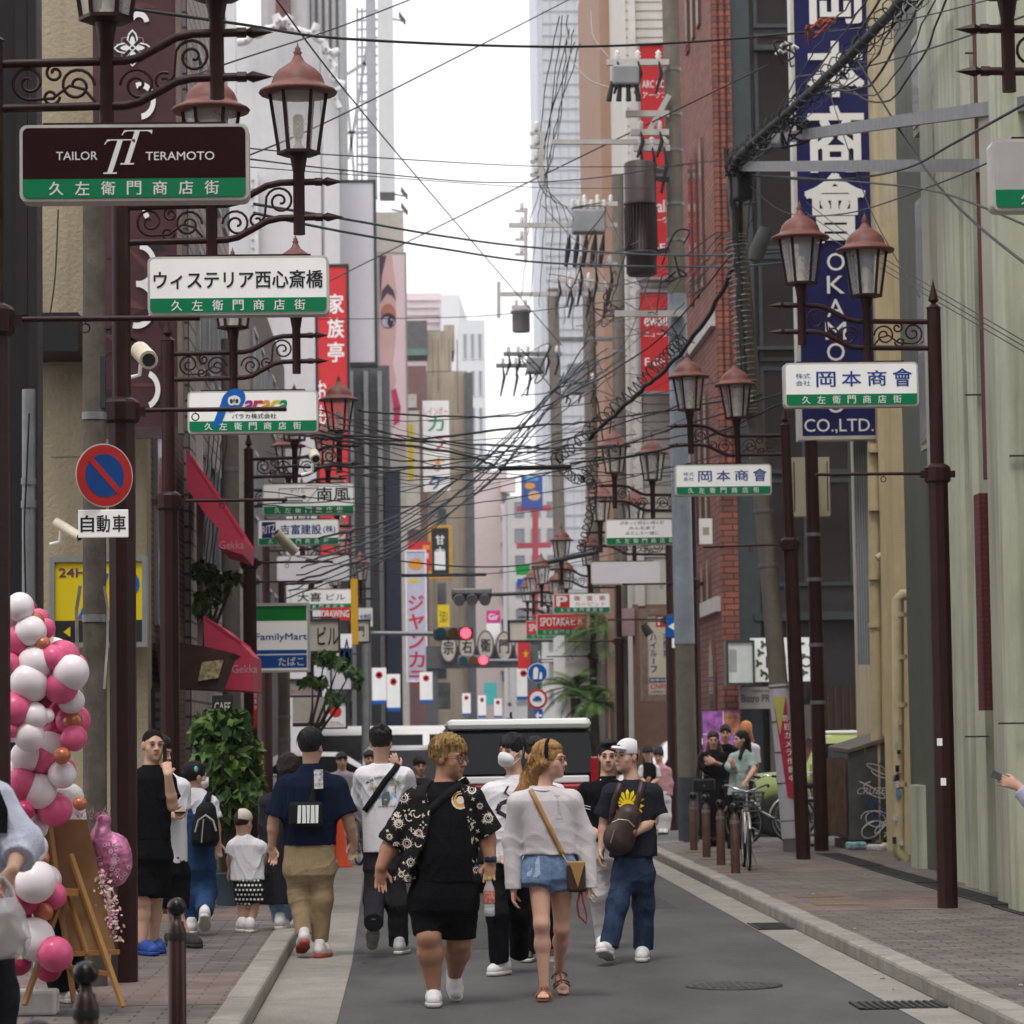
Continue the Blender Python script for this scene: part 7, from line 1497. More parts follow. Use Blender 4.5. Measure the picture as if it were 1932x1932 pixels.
cable('spiral hanger wound down the leaning pole',[(1388,440,42.2),(1398,600,42.2),(1412,780,42.2)],0,STEEL,coil=(.135,36,.008),seed=4)
cable('dark cable bundle lashed along the leaning pole',[(1380,330,42.1),(1392,500,42.1),(1410,790,42.1)],.05,M('bundle_grey',(.03,.03,.03)),wob=.02)
cable('coiled hanger sweeping up from the tangle to the thick pole',[(1044,872,45),(1145,782,46),(1230,700,46),(1285,640,46.4)],0,CABLE,coil=(.09,26,.011),seed=5)
cable('rope like cable climbing beside the coiled hanger',[(1110,830,46),(1200,745,45),(1290,660,44),(1385,500,42.5),(1400,330,42)],.035,M('bundle_grey',(.03,.03,.03)),wob=.02,seed=6)
cable('coil hanging below the dark junction tube',[(1060,884,44.5),(1090,905,46),(1115,880,46),(1170,840,46)],0,CABLE,coil=(.07,16,.009),seed=7)
cable('loose black coil hanging beside the second lantern row',[(1095,1040,52),(1110,985,50),(1118,930,48),(1110,900,47)],0,CABLE,coil=(.07,14,.012),seed=8)
cable('thin line rising to the top right lantern',[(1500,145,41),(1622,128,36),(1760,90,30),(1990,10,22)],.009);cable('thin line crossing just under the upper right lantern',[(1560,60,40),(1700,40,32),(1940,-20,24)],.007)
cable('black line falling from the bundle to the right edge',[(1610,100,36),(1700,250,33),(1770,350,30),(1850,430,27),(1990,540,22)],.012);cable('black line sagging from the leaning pole under the lower beam',[(1400,330,42),(1560,340,38),(1700,320,32),(1800,270,28),(1980,170,22)],.013)
cable('twin thin line sagging over the blue sign',[(1400,335,42),(1480,400,40),(1600,402,36),(1760,350,30),(1880,300,27)],.008);cable('thin line running down to the spear topped post',[(1560,160,40),(1640,390,34),(1735,560,28.5)],.007);cable('long thin line sloping to the right edge below the beams',[(1420,330,41),(1640,345,34),(1780,365,29),(1960,435,23)],.011)
for k in range(3):cable('one of the thin wires sloping over the lanterns to the right edge',[(1520,380+20*k,40),(1640,470+12*k,34),(1960,660+10*k,23)],.005,CABLE,'thin wires over the right lanterns')
for k,(x,y,Y)in enumerate(((1478,95,40),(1545,50,39),(1395,300,41.8),(1500,240,38.5))):
 for i in range(5 if k>1 else 2):
  pts=[(x+rb.uniform(-30,30),y+rb.uniform(-30,40),Y+rb.uniform(-.3,.3))for _ in range(5)];pts=sorted(pts)if i%2 else pts+[pts[0]]
  cable('one of the loose loops of black wire in the tangle at the leaning pole head',pts,.011 if i%2 else .014,CABLE if k!=1 else M('cable_orange',(.3,.07,.03)),'loose wire loops at the pole head',n=7)
 t=thing('cable_joint',('white ribbed insulator clamps left of the bundle','orange taped joint at the top of the bundle','dark joint box at the head of the leaning pole','grey joint clamps where bundle meets beam')[k],'cable joint',P(x,y,Y))
 for i in range(4):c=P(x-14+9*i,y+rb.uniform(-8,8),Y);mb=MB();mb.tube([c,c+Vector((.05,-.03,.05)),c+Vector((.1,0,.02))],.022,7);mb.build('clamp',INSUL if k==0 else DFR if k>1 else M('cable_orange',(.3,.07,.03)),t)
c=P(1398,332,41.9);MB().box(c.x-.1,c.x+.12,41.7,41.95,c.z-.35,c.z+.3,bev=.04,rz=.3).build('joint_box',CABLE,lp)
c=P(1436,460,41.5);tag(MB().tube([P(1424,492,41.5),P(1430,470,41.5),P(1446,432,41.5)],[.09,.12,.1],12).build('cable_closure',M('closure_grey',(.1,.1,.095),rough=.6,var=.3)),'grey ribbed cable closure hanging by the left of the twin lanterns','cable joint')
for k in range(5):cable('one of the black wires hanging down the pale tiled building',[(395+9*k,820-6*k,40),(385+7*k,960,39.6),(372+6*k,1110,39.2)],.008,CABLE,'wires hanging on the pale tiled building',wob=.01,seed=k)
cable('thin wire hanging down the beige wall',[(110,395,31.4),(104,520,31.4),(92,610,31.4)],.008);cable('black wire along the grey pipe at the left edge',[(55,780,22.4),(50,900,22.4),(46,1000,22.4),(50,1180,22.4)],.007)
# --------- signs, awnings and fittings
def pan(name,label,rc,Y,mat,tx=(),dep=.14,cat='sign',fr=None,fw=.03,group=None,glow=None):
 c,w,h=Q(*rc,Y);t=thing(name,label,cat,c,group);y=Y
 MB().box(c.x-w/2,c.x+w/2,y,y+dep,c.z-h/2,c.z+h/2).build('panel',mat,t)
 if fr:
  mb=MB();a,b,d,e=c.x-w/2-fw,c.x+w/2+fw,c.z-h/2-fw,c.z+h/2+fw
  for q in ((a,a+fw,d,e),(b-fw,b,d,e),(a+fw,b-fw,d,d+fw),(a+fw,b-fw,e-fw,e)):mb.box(q[0],q[1],y-.03,y+dep,q[2],q[3])
  mb.build('frame',fr,t)
 by={}
 for s,u,v,ww,hh,m,*o in tx:by.setdefault(m.name,[m,[]])[1].append((s,u,v,ww,hh,o))
 for k,(m,L)in by.items():
  mb=MB()
  for s,u,v,ww,hh,o in L:
   p=(c.x+u*w,y-.006,c.z+v*h)
   if s=='#':mb.box(p[0]-ww*w/2,p[0]+ww*w/2,y-.005,y-.001,p[2]-hh*h/2,p[2]+hh*h/2)
   elif s=='o':mb.prism([(ww*w/2*math.cos(a),hh*h/2*math.sin(a))for a in np.linspace(0,6.1,20)],y-.007,y-.0052,(p[0],0,p[2]))
   elif s=='p':mb.prism([((x-.5)*w,(z-.5)*h)for x,z in o[0]],y-.008-u*.012,y-.0065-u*.012,(c.x,0,c.z))
   elif o:mb.vtext(s,p,ww*w,hh*h,1.12,bold=.03)
   else:mb.text(s,p,ww*w,hh*h,bold=.02)
  mb.build('lettering' if all(q[0]not in '#op' for q in L)else 'marking',m,t)
 return t
INKG=M('ink_green',(.0,.25,.12));ORA=M('ink_orange',(.65,.28,.05));PNK=M('ink_pink',(.6,.2,.3));CRMS=M('sign_cream',(.5,.46,.39),var=.08,streak=.1);YLW=M('sign_yellow',(.62,.47,.01),rough=.4,var=.04)
pan('parking_board','yellow and black parking board partly hidden by two poles',(104,1060,268,1212),31.2,YLW,[('#',0,-.36,.99,.27,BLACK),('24H',-.3,.37,.3,.11,M('ink_purple',(.1,.02,.1))),('p',0,0,1,1,M('logo_blue2',(0,.1,.4)),[(.26,.3),(.42,.3),(.62,.85),(.5,.87)]),('p',1,0,1,1,RED,[(.26,.285),(.42,.285),(.43,.3),(.265,.3)]),('o',.3,.22,.34,.36,M('logo_blue2',(0,.1,.4))),('p',2,0,1,1,YLW,[(.1,.135),(.18,.07),(.18,.2)])],fr=ALU,fw=.05)
BO_=M('sign_okamoto',(.016,.018,.10),rough=.25,var=.15,vs=2)
t=pan('vertical_sign','tall dark blue vertical company sign with white kanji and letters',(1502,-180,1652,832),43.5,BO_,(),.3,fr=SIGNF,fw=.05)
mb=MB()
for ch,y,h,w in (('岡',5,80,95),('本',130,105,105),('商',262,125,105),('會',392,130,112)):c=P(1576,y,43.46);mb.text(ch,c,w*43.5/F,h*43.5/F,bold=.045)
for ch,y in (('O',494),('K',537),('A',581),('M',624),('O',664),('T',708),('O',762)):c=P(1577,y,43.46);mb.text(ch,c,(34 if ch!='M' else 40)*43.5/F,34*43.5/F)
mb.text('CO.,LTD.',P(1583,804,43.46),132*43.5/F,28*43.5/F);mb.build('lettering',WHITE,t)
pan('meter_cabinet','cream control cabinet strapped to a dark pole below the blue sign',(1494,862,1566,974),43,M('cabinet_cream',(.5,.45,.33),rough=.5,var=.06),[('#',-.44,0,.03,.85,BLACK),('#',.44,0,.03,.85,BLACK)],.25,'cabinet')
tapered('pole','dark brown round pole in front of the cream control cabinet',Vector((P(1548,1500,42.6).x,42.6,.1)),P(1530,832,42.6),.1,.09,BROWN,(.36,.5,.66,.77),cat='pole')
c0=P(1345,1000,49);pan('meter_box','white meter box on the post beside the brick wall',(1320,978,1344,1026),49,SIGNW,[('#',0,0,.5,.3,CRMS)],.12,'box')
LEAF=M('vine_print',(.06,.1,.05),var=.2)
pan('restaurant_board','white board with vine drawing and letters behind the leaning pole',(1416,1203,1528,1286),57.9,WHITE,[('PRIMO',.15,-.05,.78,.26,M('ink_grey',(.05,.05,.05)))]+[('p',0,0,1,1,LEAF,[(x+.05*math.cos(a)*(1+.5*math.cos(3*a)),y+.07*math.sin(a)*(1+.5*math.cos(3*a)))for a in np.linspace(0,6,14)])for x,y in ((.22,.85),(.16,.66),(.13,.42),(.2,.2),(.28,.12),(.85,.86),(.9,.2),(.86,.6))],.1)
pan('light_box','white projecting light box on the dark wall beside the brick corner',(1374,1212,1420,1288),57.4,M('lightbox_pale',(.5,.54,.5)),[('#',-.3,.05,.3,.55,M('notice_grey',(.3,.3,.3)))],.5,fr=DFR,fw=.04)
pan('bistro_sign','grey bistro name plate below the vine board',(1395,1296,1482,1337),57.85,M('plate_grey',(.26,.245,.235)),[('Bistro PRIMO',0,-.02,.9,.36,M('ink_grey',(.05,.05,.05))),('PASTA BAR',.0,.32,.4,.1,M('ink_grey',(.05,.05,.05)))],.1)
pan('poster','purple and orange photo poster behind the waiting group',(1326,1342,1397,1420),57.9,M('poster_purple',(.35,.12,.42),var=.9,vs=4.5),[('#',.28,.2,.42,.5,M('poster_orange',(.42,.17,.1),var=.8,vs=6)),('#',.05,0,.02,1,WHITE),('#',0,-.05,1,.02,WHITE),('#',-.25,-.3,.44,.38,M('poster_pink',(.5,.16,.36),var=.7,vs=8))],.05,'poster')
star=[(.5+r*math.cos(a),.5+r*math.sin(a))for i in range(10)for a in [math.pi/2+i*math.pi/5]for r in [.5 if i%2==0 else .15]]
pan('star_emblem','dark blue star on the grey bistro wall',(1474,1358,1492,1390),58.4,M('shop_grey2',(.15,.135,.11)),[('p',0,0,1,1,NAVY,star)],.02,'emblem')
pan('parking_sign','tall cream parking board with red P and blue characters',(1222,1160,1266,1310),66,M('board_cream',(.58,.53,.42)),[('#',.12,.42,.5,.14,RED),('P',.12,.42,.32,.1,WHITE),('ハイルーフ',-.25,.22,.26,.09,INKB,1),('大型車',.3,.24,.26,.1,INKB,1),('#',0,-.32,.9,.06,NAVY),('駐車可能',0,-.32,.8,.035,WHITE),('CNPD',0,-.4,.8,.06,RED),('OPEN 24',0,-.47,.8,.03,NAVY)],.3,fr=M('stone_frame',(.22,.17,.13),var=.3,vs=8),fw=.14)
pan('arrow_sign','blue one way sign with white arrow beside the grey steel pole',(1257,1162,1290,1202),54.5,BLUE,[('p',0,0,1,1,WHITE,[(.1,.5),(.95,.95),(.95,.05)])],.02,'road sign')
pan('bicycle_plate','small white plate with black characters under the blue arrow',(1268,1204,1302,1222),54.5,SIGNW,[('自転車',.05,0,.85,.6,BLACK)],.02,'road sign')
for (y,lab)in ((82,'upper red vertical sign on the ribbed building, top one'),(335,'red vertical sign behind the brown transformer'),(550,'lower red vertical sign above the clapboards')):
 pan('vertical_sign',lab,(1208,y,1262,y+(445 if y==82 else 190 if y>300 else 190))if y!=82 else (1208,82,1262,318),67.5,RED,([('ARC CO.',0,.18,.85,.06,WHITE),('アークコ',0,.09,.85,.05,WHITE)]if y==82 else [('ewall',.05,.22,.8,.12,WHITE),('ニューウ',.05,.08,.8,.06,WHITE),('F.6F',.0,-.2,.7,.08,WHITE)]),.5,fr=ALU,fw=.05)
 # left pavement
AWN=M('awning_red',(.66,.06,.12),rough=.65,var=.1,vs=3,bump=.1,bs=8);AWL=M('awning_lettering',(.62,.4,.42))
def awning(label,Y,dep,pts,tx,ty):
 W_=[P(x,y,Y)for x,y in pts];t=thing('awning',label,'awning',W_[0]);mb=MB();mb.prism([(q.x,q.z)for q in W_],Y,Y+dep);mb.build('canopy',AWN,t)
 mb=MB();mb.text(tx,P(*ty,Y-.006),.28,.09);mb.build('lettering',AWL,t)
 for i in range(4):y=Y+dep*i/3;MB().bar((W_[0].x,y,W_[0].z+.012),(W_[2].x,y,W_[2].z+.012),.02).build('rib',AWN,t)
 return t
awning('upper red sloping awning above the foliage on the pale tiled building',36,2.4,[(351,850),(428,964),(461,1016),(458,1046),(411,1032),(413,998),(386,968),(352,921)],'Gekka',(437,1028))
awning('lower red awning with short valance above the cafe plants',34.4,2.0,[(384,1165),(418,1182),(456,1215),(477,1238),(477,1304),(388,1298)],'Gekka',(462,1262))
t=thing('wooden_canopy','dark weathered wooden canopy with small lit menu below the lower awning','canopy',P(350,1300,33));CAW=M('canopy_wood',(.06,.028,.02),var=.3,vs=5);MB().prism([(P(x,1,33).x,P(1,y,33).z)for x,y in ((292,1212),(380,1226),(436,1240),(424,1248),(402,1308),(300,1302))],32.6,34).build('roof',CAW,t);MB().prism([(P(x,1,32.5).x,P(1,y,32.5).z)for x,y in ((372,1254),(412,1250),(402,1284),(364,1290))],32.55,32.58).build('menu',M('menu_card',(.45,.36,.2),var=.8,vs=18),t)
pan('cafe_sign','round dark cafe board with cream letters above the plants',(400,1312,440,1356),31.5,BLACK,[('CAFE',0,0,.75,.4,CRMS)],.04)
pan('shutter','grey brown roller shutter between the brown posts',(268,1300,312,1640),32.0,brickmat('shutter_slats',(.10,.085,.075),(.09,.075,.07),(.02,.018,.016),40,.1,.02,off=0),(),.1,'shutter')
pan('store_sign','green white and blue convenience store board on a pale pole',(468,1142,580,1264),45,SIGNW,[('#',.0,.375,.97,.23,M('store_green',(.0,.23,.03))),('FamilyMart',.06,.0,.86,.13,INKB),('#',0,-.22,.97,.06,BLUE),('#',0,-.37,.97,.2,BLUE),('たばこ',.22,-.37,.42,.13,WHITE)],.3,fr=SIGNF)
pan('building_sign','grey sign with black brush strokes beside the store board',(560,1171,638,1228),50,CRMS,[('ビル',.25,0,.5,.6,BLACK)],.3,fr=DFR)
pan('pennant','red pennant with white letters under the brush lettered sign',(606,1146,660,1170),56,RED,[('DRAWING',0,0,.95,.55,WHITE)],.04,'banner')
pan('vertical_sign','narrow golden yellow vertical sign',(662,1092,675,1216),58,M('sign_gold',(.5,.27,.01)),(),.2)
pan('banner','white hanging banner with a big blue letter',(640,1196,664,1262),57,WHITE,[('A',.1,.1,.6,.5,INKB)],.04,'banner')
pan('gate_sign','white sign with one black character at the left of the crossing',(674,1172,696,1210),62,CRMS,[('門',-.2,.0,.6,.5,BLACK)],.2,fr=BLACK)
pan('gate_sign','white sign with a black character behind the red building signs',(962,1173,1104,1207),86,CRMS,[('久左衛門',.08,.0,.62,.55,BLACK)],.3,fr=BLACK,fw=.06)
pan('shop_sign','white sign with blue characters above the crossing',(676,1147,703,1182),66,WHITE,[('大地話',0,0,.8,.4,INKB)],.1)
pan('shop_sign','grey framed shop sign with red characters under the leaves',(534,1284,604,1312),52,M('sign_greyish',(.32,.3,.3)),[('ギスガン',.1,.25,.5,.3,BLACK),('キッチン',.1,-.2,.8,.4,PNK)],.2,fr=BLACK)
pan('lantern_sign','white sign with a red paper lantern drawing',(614,1326,652,1372),54,WHITE,[('o',0,.14,.6,.5,RED),('#',0,-.12,.3,.1,SIGNW),('はちまん',0,-.3,.5,.08,BLACK),('おかちょうちん',0,-.4,.8,.08,RED)],.12,fr=BLACK)
pan('blank_board','blank pale board above the lantern sign',(626,1226,662,1300),57,BLANK,(),.2,fr=DFR)
pan('shop_fascia','beige curved shop fascia behind the concrete pole',(552,1314,616,1362),55,M('fascia',(.36,.33,.29),streak=.25),[('#',0,-.6,1,.16,BLACK)],.5,'fascia')
pan('banner','yellow notice banner on the brown post',(483,1400,497,1475),42,M('banner_yellow2',(.6,.55,.04)),[('o',0,.36,.6,.14,BLUE),('注意',0,.1,.7,.12,BLACK)],.02,'banner')
pan('banner','narrow red banner beside the lower awning',(478,1286,486,1372),41,RED,[('営業中',0,.2,.6,.12,WHITE,1)],.02,'banner')
t=thing('traffic_cone','orange traffic cone behind the navy shirt','traffic cone',(P(641,1500,42).x,42,.0));MB().lathe([(.17,0),(.17,.03),(.13,.03),(.03,.72),(0,.72)],(t.location.x,42,0),16).build('cone_body',M('cone_orange',(.62,.06,.01),rough=.5),t)
# cameras
def cctv(label,px,py,Y,d,L=.3,r=.055):
 c=P(px,py,Y);t=thing('security_camera',label,'camera',c);d=Vector(d).normalized();MB().tube([c-d*L*.6,c+d*L*.4],r,14).build('housing',M('camera_cream',(.6,.55,.42),rough=.35),t);MB().tube([c+d*L*.4,c+d*L*.41],r*.7,12).build('lens',BLACK,t);MB().tube([c-d*L*.4,c-d*L*.4+Vector((-.02,.05,-.16)),c-d*L*.4+Vector((-.12,.1,-.18))],.015,6).build('bracket',SIGNW,t)
cctv('cream bullet camera behind the tall post by the mural',274,672,23,(.25,-1,-.3),.42,.07);cctv('cream bullet camera in front of the construction sign',535,1020,43.5,(-.75,-.5,.75),.4,.075);cctv('white camera on the beige wall by the parking board',133,1002,31.2,(.8,-.6,-.5),.36,.05);cctv('small cream camera hanging from the rainbow sign post',594,862,29.4,(.2,-.8,-.5),.12,.05)
# --------- plants
def leaves(mb,c,r,n,s,seed=1,mats=3,droop=0):
 q=random.Random(seed)
 for i in range(n):
  d=Vector((q.gauss(0,1),q.gauss(0,1),q.gauss(0,1))).normalized()*q.uniform(.35,1)**.6;p=Vector(c)+Vector((d.x*r[0],d.y*r[1],d.z*r[2]));p+=Vector((1,1,1))*0;k=q.uniform(.35,1.4)*s
  a=(d*.6+Vector((q.uniform(-1,1),q.uniform(-1,1),q.uniform(-1,.6)-droop))).normalized()*k;b=a.cross(Vector((q.uniform(-1,1),q.uniform(-1,1),q.uniform(-1,1)))).normalized()*k*.28
  mb.mat(q.randrange(mats)).add([p-a*.5,p+b,p+a*.6,p-b],[(0,1,2,3)])
LV=[M('leaf_green',(.05,.115,.022),rough=.5,var=.3,vs=9),M('leaf_light',(.10,.17,.03),rough=.5,var=.3,vs=9),M('leaf_dark',(.022,.055,.014),rough=.5,var=.3)]
def shrub(label,blobs,Y,s,n,trunk,name='shrub'):
 t=thing(name,label,'plant',Vector((trunk[0].x,trunk[0].y,trunk[0].z)));mb=MB()
 for i,(x,y,rx,ry)in enumerate(blobs):leaves(mb,P(x,y,Y+rb.uniform(-.3,.3)),(rx*Y/F,.5,ry*Y/F),int(n*rx*ry/900)+20,s,i+int(x),droop=.4)
 mb.build('foliage',LV,t);mb=MB()
 for i,(x,y,rx,ry)in enumerate(blobs):mb.tube([trunk[0],lerp(trunk[0],P(x,y,Y),.55)+Vector((.05,0,.08)),P(x,y,Y)],[.03,.02,.008],6)
 mb.build('stem',M('bark',(.07,.05,.035)),t)
q=P(418,1555,31);shrub('large bushy green shrub in a pot in front of the cafe',[(400,1380,38,42),(440,1370,35,34),(420,1440,55,50),(465,1420,26,40),(395,1480,36,50),(440,1500,48,44),(415,1545,34,30),(478,1470,18,26)],31,.13,330,(Vector((q.x,31,.35)),))
mb=MB();mb.lathe([(.2,0),(.27,.3),(.29,.32),(.27,.33),(.25,.28),(0,.28)],(q.x+.15,31,.1),16);tag(mb.build('plant_pot',M('pot_blue',(.05,.07,.09),rough=.5)),'dark blue plant pot under the green shrub','plant pot')
q=P(392,1200,37.5);shrub('thin climbing plant hanging between the two red awnings',[(385,1080,26,20),(415,1105,22,22),(395,1130,28,18),(440,1090,20,12),(380,1150,18,20)],37.4,.1,240,(P(385,1230,37.5),),'climber')
shrub('sparse street tree branch arching over the shop signs',[(612,1242,22,12),(640,1252,18,10),(662,1268,14,10),(590,1288,26,9),(676,1284,8,12),(628,1318,12,14)],49,.16,420,(P(575,1420,49),),'tree')
def palm(label,x,y,Y,L,n,base,seed):
 t=thing('palm_tree',label,'palm',Vector((P(x,base,Y).x,Y,0)));c=P(x,y,Y);q=random.Random(seed);MB().tube([(c.x,Y,0),(c.x+.03,Y,c.z*.6),c],[.16,.14,.12],10).build('trunk',M('palm_bark',(.09,.07,.055),var=.4,vs=14),t);mb=MB()
 for i in range(n):
  a=i*2.4+q.random()*.4;e=q.uniform(-.2,1.0);p=c.copy();d=Vector((math.cos(a)*math.cos(e),math.sin(a)*math.cos(e),math.sin(e)))
  for j in range(9):
   o=p;d=(d+Vector((0,0,-.13))).normalized();p=p+d*L/9;s=d.cross(Vector((0,0,1))).normalized()
   for k in (-1,1):
    for m in (.25,.75):b=lerp(o,p,m);w=(s*k*.8+d*.7-Vector((0,0,.25)))*L*.3*math.sin((j+1.5)/10*math.pi);mb.mat(q.randrange(3)).add([b,b+d*.05,b+w],[(0,1,2)])
 mb.build('crown',LV,t)
palm('palm tree with drooping fronds beside the small white house',1085,1300,74,1.1,26,1500,3);palm('taller palm behind the red and white parking sign',1150,1185,75,1.5,30,1500,5);palm('low palm between the utility poles',1118,1325,73,.9,22,1500,8)
# --------- vehicles
TYRE,RIM,CGL=M('tyre',(.02,.02,.02),rough=.8),M('rim',(.3,.3,.31),rough=.35,metal=.6),M('car_glass',(.006,.007,.008),rough=.1,spec=.22,var=.2)
def vehicle(name,label,cat,o,hd,prof,wd,body,wheels,sides=(),ends=(),lamps=(),extra=(),wr=.31,roof=None):
 """prof: side outline (x,z); sides: window outlines; ends: glass spans over the outline [(x0,z0),(x1,z1),inset]; lamps: (x,y,z,dx,dy,dz,mat,name)"""
 t=thing(name,label,cat,o);mt=Matrix.Translation(Vector(o))@Matrix.Rotation(hd,4,'Z')
 def fin(mb,nm,m,par=None):
  mb.v=[tuple(mt@Vector(v))for v in mb.v];ob=mb.build(nm,m,t)
  if par:ob.parent=par
  return ob
 bm=bmesh.new();h=wd/2;n=len(prof);zt=max(z for x,z in prof)
 tp=lambda z:h-max(0,(z-.95))*.13
 A=[bm.verts.new((x,-tp(z),z))for x,z in prof];B=[bm.verts.new((x,tp(z),z))for x,z in prof]
 bm.faces.new(A);bm.faces.new(B[::-1])
 for i in range(n):bm.faces.new((A[i],B[i],B[(i+1)%n],A[(i+1)%n]))
 bmesh.ops.recalc_face_normals(bm,faces=bm.faces);bmesh.ops.bevel(bm,geom=[e for e in bm.edges],offset=.05,segments=3,affect='EDGES',clamp_overlap=True);bm.verts.index_update()
 mb=MB();mb.add([v.co.copy()for v in bm.verts],[[v.index for v in f.verts]for f in bm.faces],True);bm.free();fin(mb,'body',body)
 for pl in sides:
  for k in (-1,1):mb=MB();mb.add([(x,k*(tp(z)+.006),z)for x,z in pl],[list(range(len(pl)))[::-k]]);fin(mb,'window',CGL)
 for (x0,z0),(x1,z1),ins in ends:
  d=Vector((x1-x0,0,z1-z0));nn=Vector((-d.z,0,d.x)).normalized();nn=nn if nn.x*(1 if (x0+x1)>0 else -1)>0 else -nn;p,q=Vector((x0,0,z0))+nn*.012,Vector((x1,0,z1))+nn*.012
  mb=MB();mb.add([p+Vector((0,-tp(z0)+ins,0)),p+Vector((0,tp(z0)-ins,0)),q+Vector((0,tp(z1)-ins,0)),q+Vector((0,-tp(z1)+ins,0))],[(0,1,2,3)]);fin(mb,'window',CGL)
 for x in wheels:
  for k in (-1,1):
   mb=MB();mb.lathe([(wr*.62,-.1),(wr*.95,-.1),(wr,-.07),(wr,.07),(wr*.95,.1),(wr*.62,.1)],n=24);mb.v=[(x+v[0],k*(h-.08)+v[2],wr+v[1])for v in mb.v];w=fin(mb,'wheel',TYRE);mb=MB();mb.lathe([(0,-.09),(wr*.62,-.09),(wr*.62,.09),(0,.09)],n=12);mb.v=[(x+v[0],k*(h-.075)+v[2],wr+v[1])for v in mb.v];fin(mb,'rim',RIM,w)
 for x,y,z,dx,dy,dz,m,nm in lamps:mb=MB();mb.box(x-dx,x+dx,y-dy,y+dy,z-dz,z+dz,bev=min(dx,dy,dz)*(.95 if nm=='roof' else .5));fin(mb,nm,m)
 return t
CW_,CB_,CGN=M('car_white',(.8,.8,.8),rough=.25,coat=.6,var=.02),M('car_black',(.012,.012,.013),rough=.3,coat=.25,var=.05),M('car_lime',(.33,.40,.13),rough=.3,coat=.5,var=.03);LR=M('tail_lamp',(.32,.01,.015),rough=.15,coat=.8);CHR=M('chrome',(.55,.55,.56),rough=.15,metal=.9);PLT=M('number_plate',(.6,.6,.55))
vx=P(982,1500,34.4).x
vehicle('people_carrier','black people carrier with white roof and red tail lamps, seen from behind','car',(vx,36.7,0),-math.pi/2,[(-2.3,.35),(2.25,.35),(2.3,.62),(2.28,1.06),(2.2,1.6),(2.08,1.8),(1.2,1.86),(-1.0,1.84),(-1.7,1.15),(-2.3,.95)],1.84,CB_,(-1.45,1.45),[[(-.9,1.1),(1.9,1.1),(1.82,1.62),(-.7,1.65)]],[((2.265,1.3),(2.17,1.74),.05)],[(2.27,s*.73,1.04,.04,.12,.12,LR,'tail_lamp')for s in (-1,1)]+[(2.25,s*.82,1.28,.04,.045,.2,LR,'tail_lamp')for s in (-1,1)]+[(2.27,0,1.235,.03,.76,.04,CW_,'garnish'),(2.31,0,.88,.02,.17,.085,PLT,'number_plate'),(2.3,0,.42,.08,.8,.1,CB_,'bumper'),(1.0,0,1.845,1.14,.80,.06,CW_,'roof'),(2.28,.64,1.13,.05,.26,.055,LR,'tail_lamp'),(2.28,-.64,1.13,.05,.26,.055,LR,'tail_lamp'),(.95,-.05,1.94,.09,.012,.05,CB_,'antenna'),(2.2,.1,1.2,.015,.3,.012,BLACK,'wiper')])
vehicle('delivery_van','white delivery van crossing the junction behind the white shirt','van',(P(770,1500,72).x,72,0),0,[(-2.35,.4),(2.3,.4),(2.35,.9),(2.1,1.2),(1.75,1.85),(1.6,1.97),(-2.2,1.99),(-2.34,1.8)],1.7,CW_,(-1.3,1.45),[[(-2.1,1.2),(.35,1.2),(.35,1.78),(-2.05,1.78)],[(.5,1.2),(1.85,1.2),(1.6,1.78),(.5,1.78)]],[((2.1,1.25),(1.78,1.8),.12)],[(2.3,s*.7,.85,.05,.1,.1,CHR,'headlight')for s in (-1,1)])
vehicle('saloon_car','white saloon car crossing in front of the delivery van','car',(P(620,1500,66).x,66,0),0,[(-2.2,.35),(2.2,.35),(2.25,.65),(2.0,.85),(1.0,.98),(.3,1.42),(-.9,1.46),(-1.7,1.05),(-2.2,.98)],1.75,CW_,(-1.35,1.35),[[(-1.3,1.0),(.8,1.0),(.22,1.34),(-.85,1.37)]],[((.95,1.0),(.35,1.38),.12)],[(0,-.88,.95,1.5,.01,.012,CHR,'trim')])
vehicle('wagon_car','grey wagon waiting behind the black people carrier','car',(P(775,1500,50).x,52.4,0),math.pi/2,[(-2.0,.35),(2.0,.35),(2.05,1.0),(1.85,1.5),(1.5,1.58),(-1.4,1.55),(-2.0,1.0)],1.65,M('car_grey',(.28,.29,.30),rough=.3,coat=.5),(-1.2,1.2),[[(-1.2,1.0),(1.7,1.0),(1.6,1.42),(-1.1,1.42)]],[((-1.95,1.03),(-1.45,1.5),.12)],[(-2.02,s*.6,.8,.04,.14,.08,CHR,'headlight')for s in (-1,1)])
vehicle('off_roader','pale lime boxy off roader with white roof in the side street','car',(P(1560,1500,51).x+.3,52,0),math.pi,[(-1.65,.45),(1.65,.45),(1.7,.75),(1.65,1.0),(.62,1.08),(.38,1.62),(.25,1.68),(-1.55,1.68),(-1.68,1.0)],1.45,CGN,(-1.05,1.1),[[(-1.4,1.08),(-.35,1.08),(-.35,1.52),(-1.4,1.52)],[(-.22,1.08),(.5,1.08),(.32,1.52),(-.22,1.52)]],[((.6,1.1),(.4,1.6),.08)],[(-.65,0,1.70,.95,.6,.03,CW_,'roof'),(.5,-.8,1.12,.05,.07,.09,CGN,'mirror'),(.5,.8,1.12,.05,.07,.09,CGN,'mirror'),(1.7,0,.55,.05,.7,.08,M('bumper_dark',(.03,.03,.03)),'bumper')],wr=.34)
vehicle('parked_car','white car parked beyond the pink cardigan','car',(P(1338,1500,60).x,61,0),math.pi,[(-1.7,.35),(1.7,.35),(1.7,.9),(1.2,1.0),(.7,1.6),(-1.5,1.65),(-1.7,1.0)],1.48,CW_,(-1.1,1.1),[[(-1.4,1.0),(.9,1.0),(.6,1.5),(-1.35,1.52)]],())
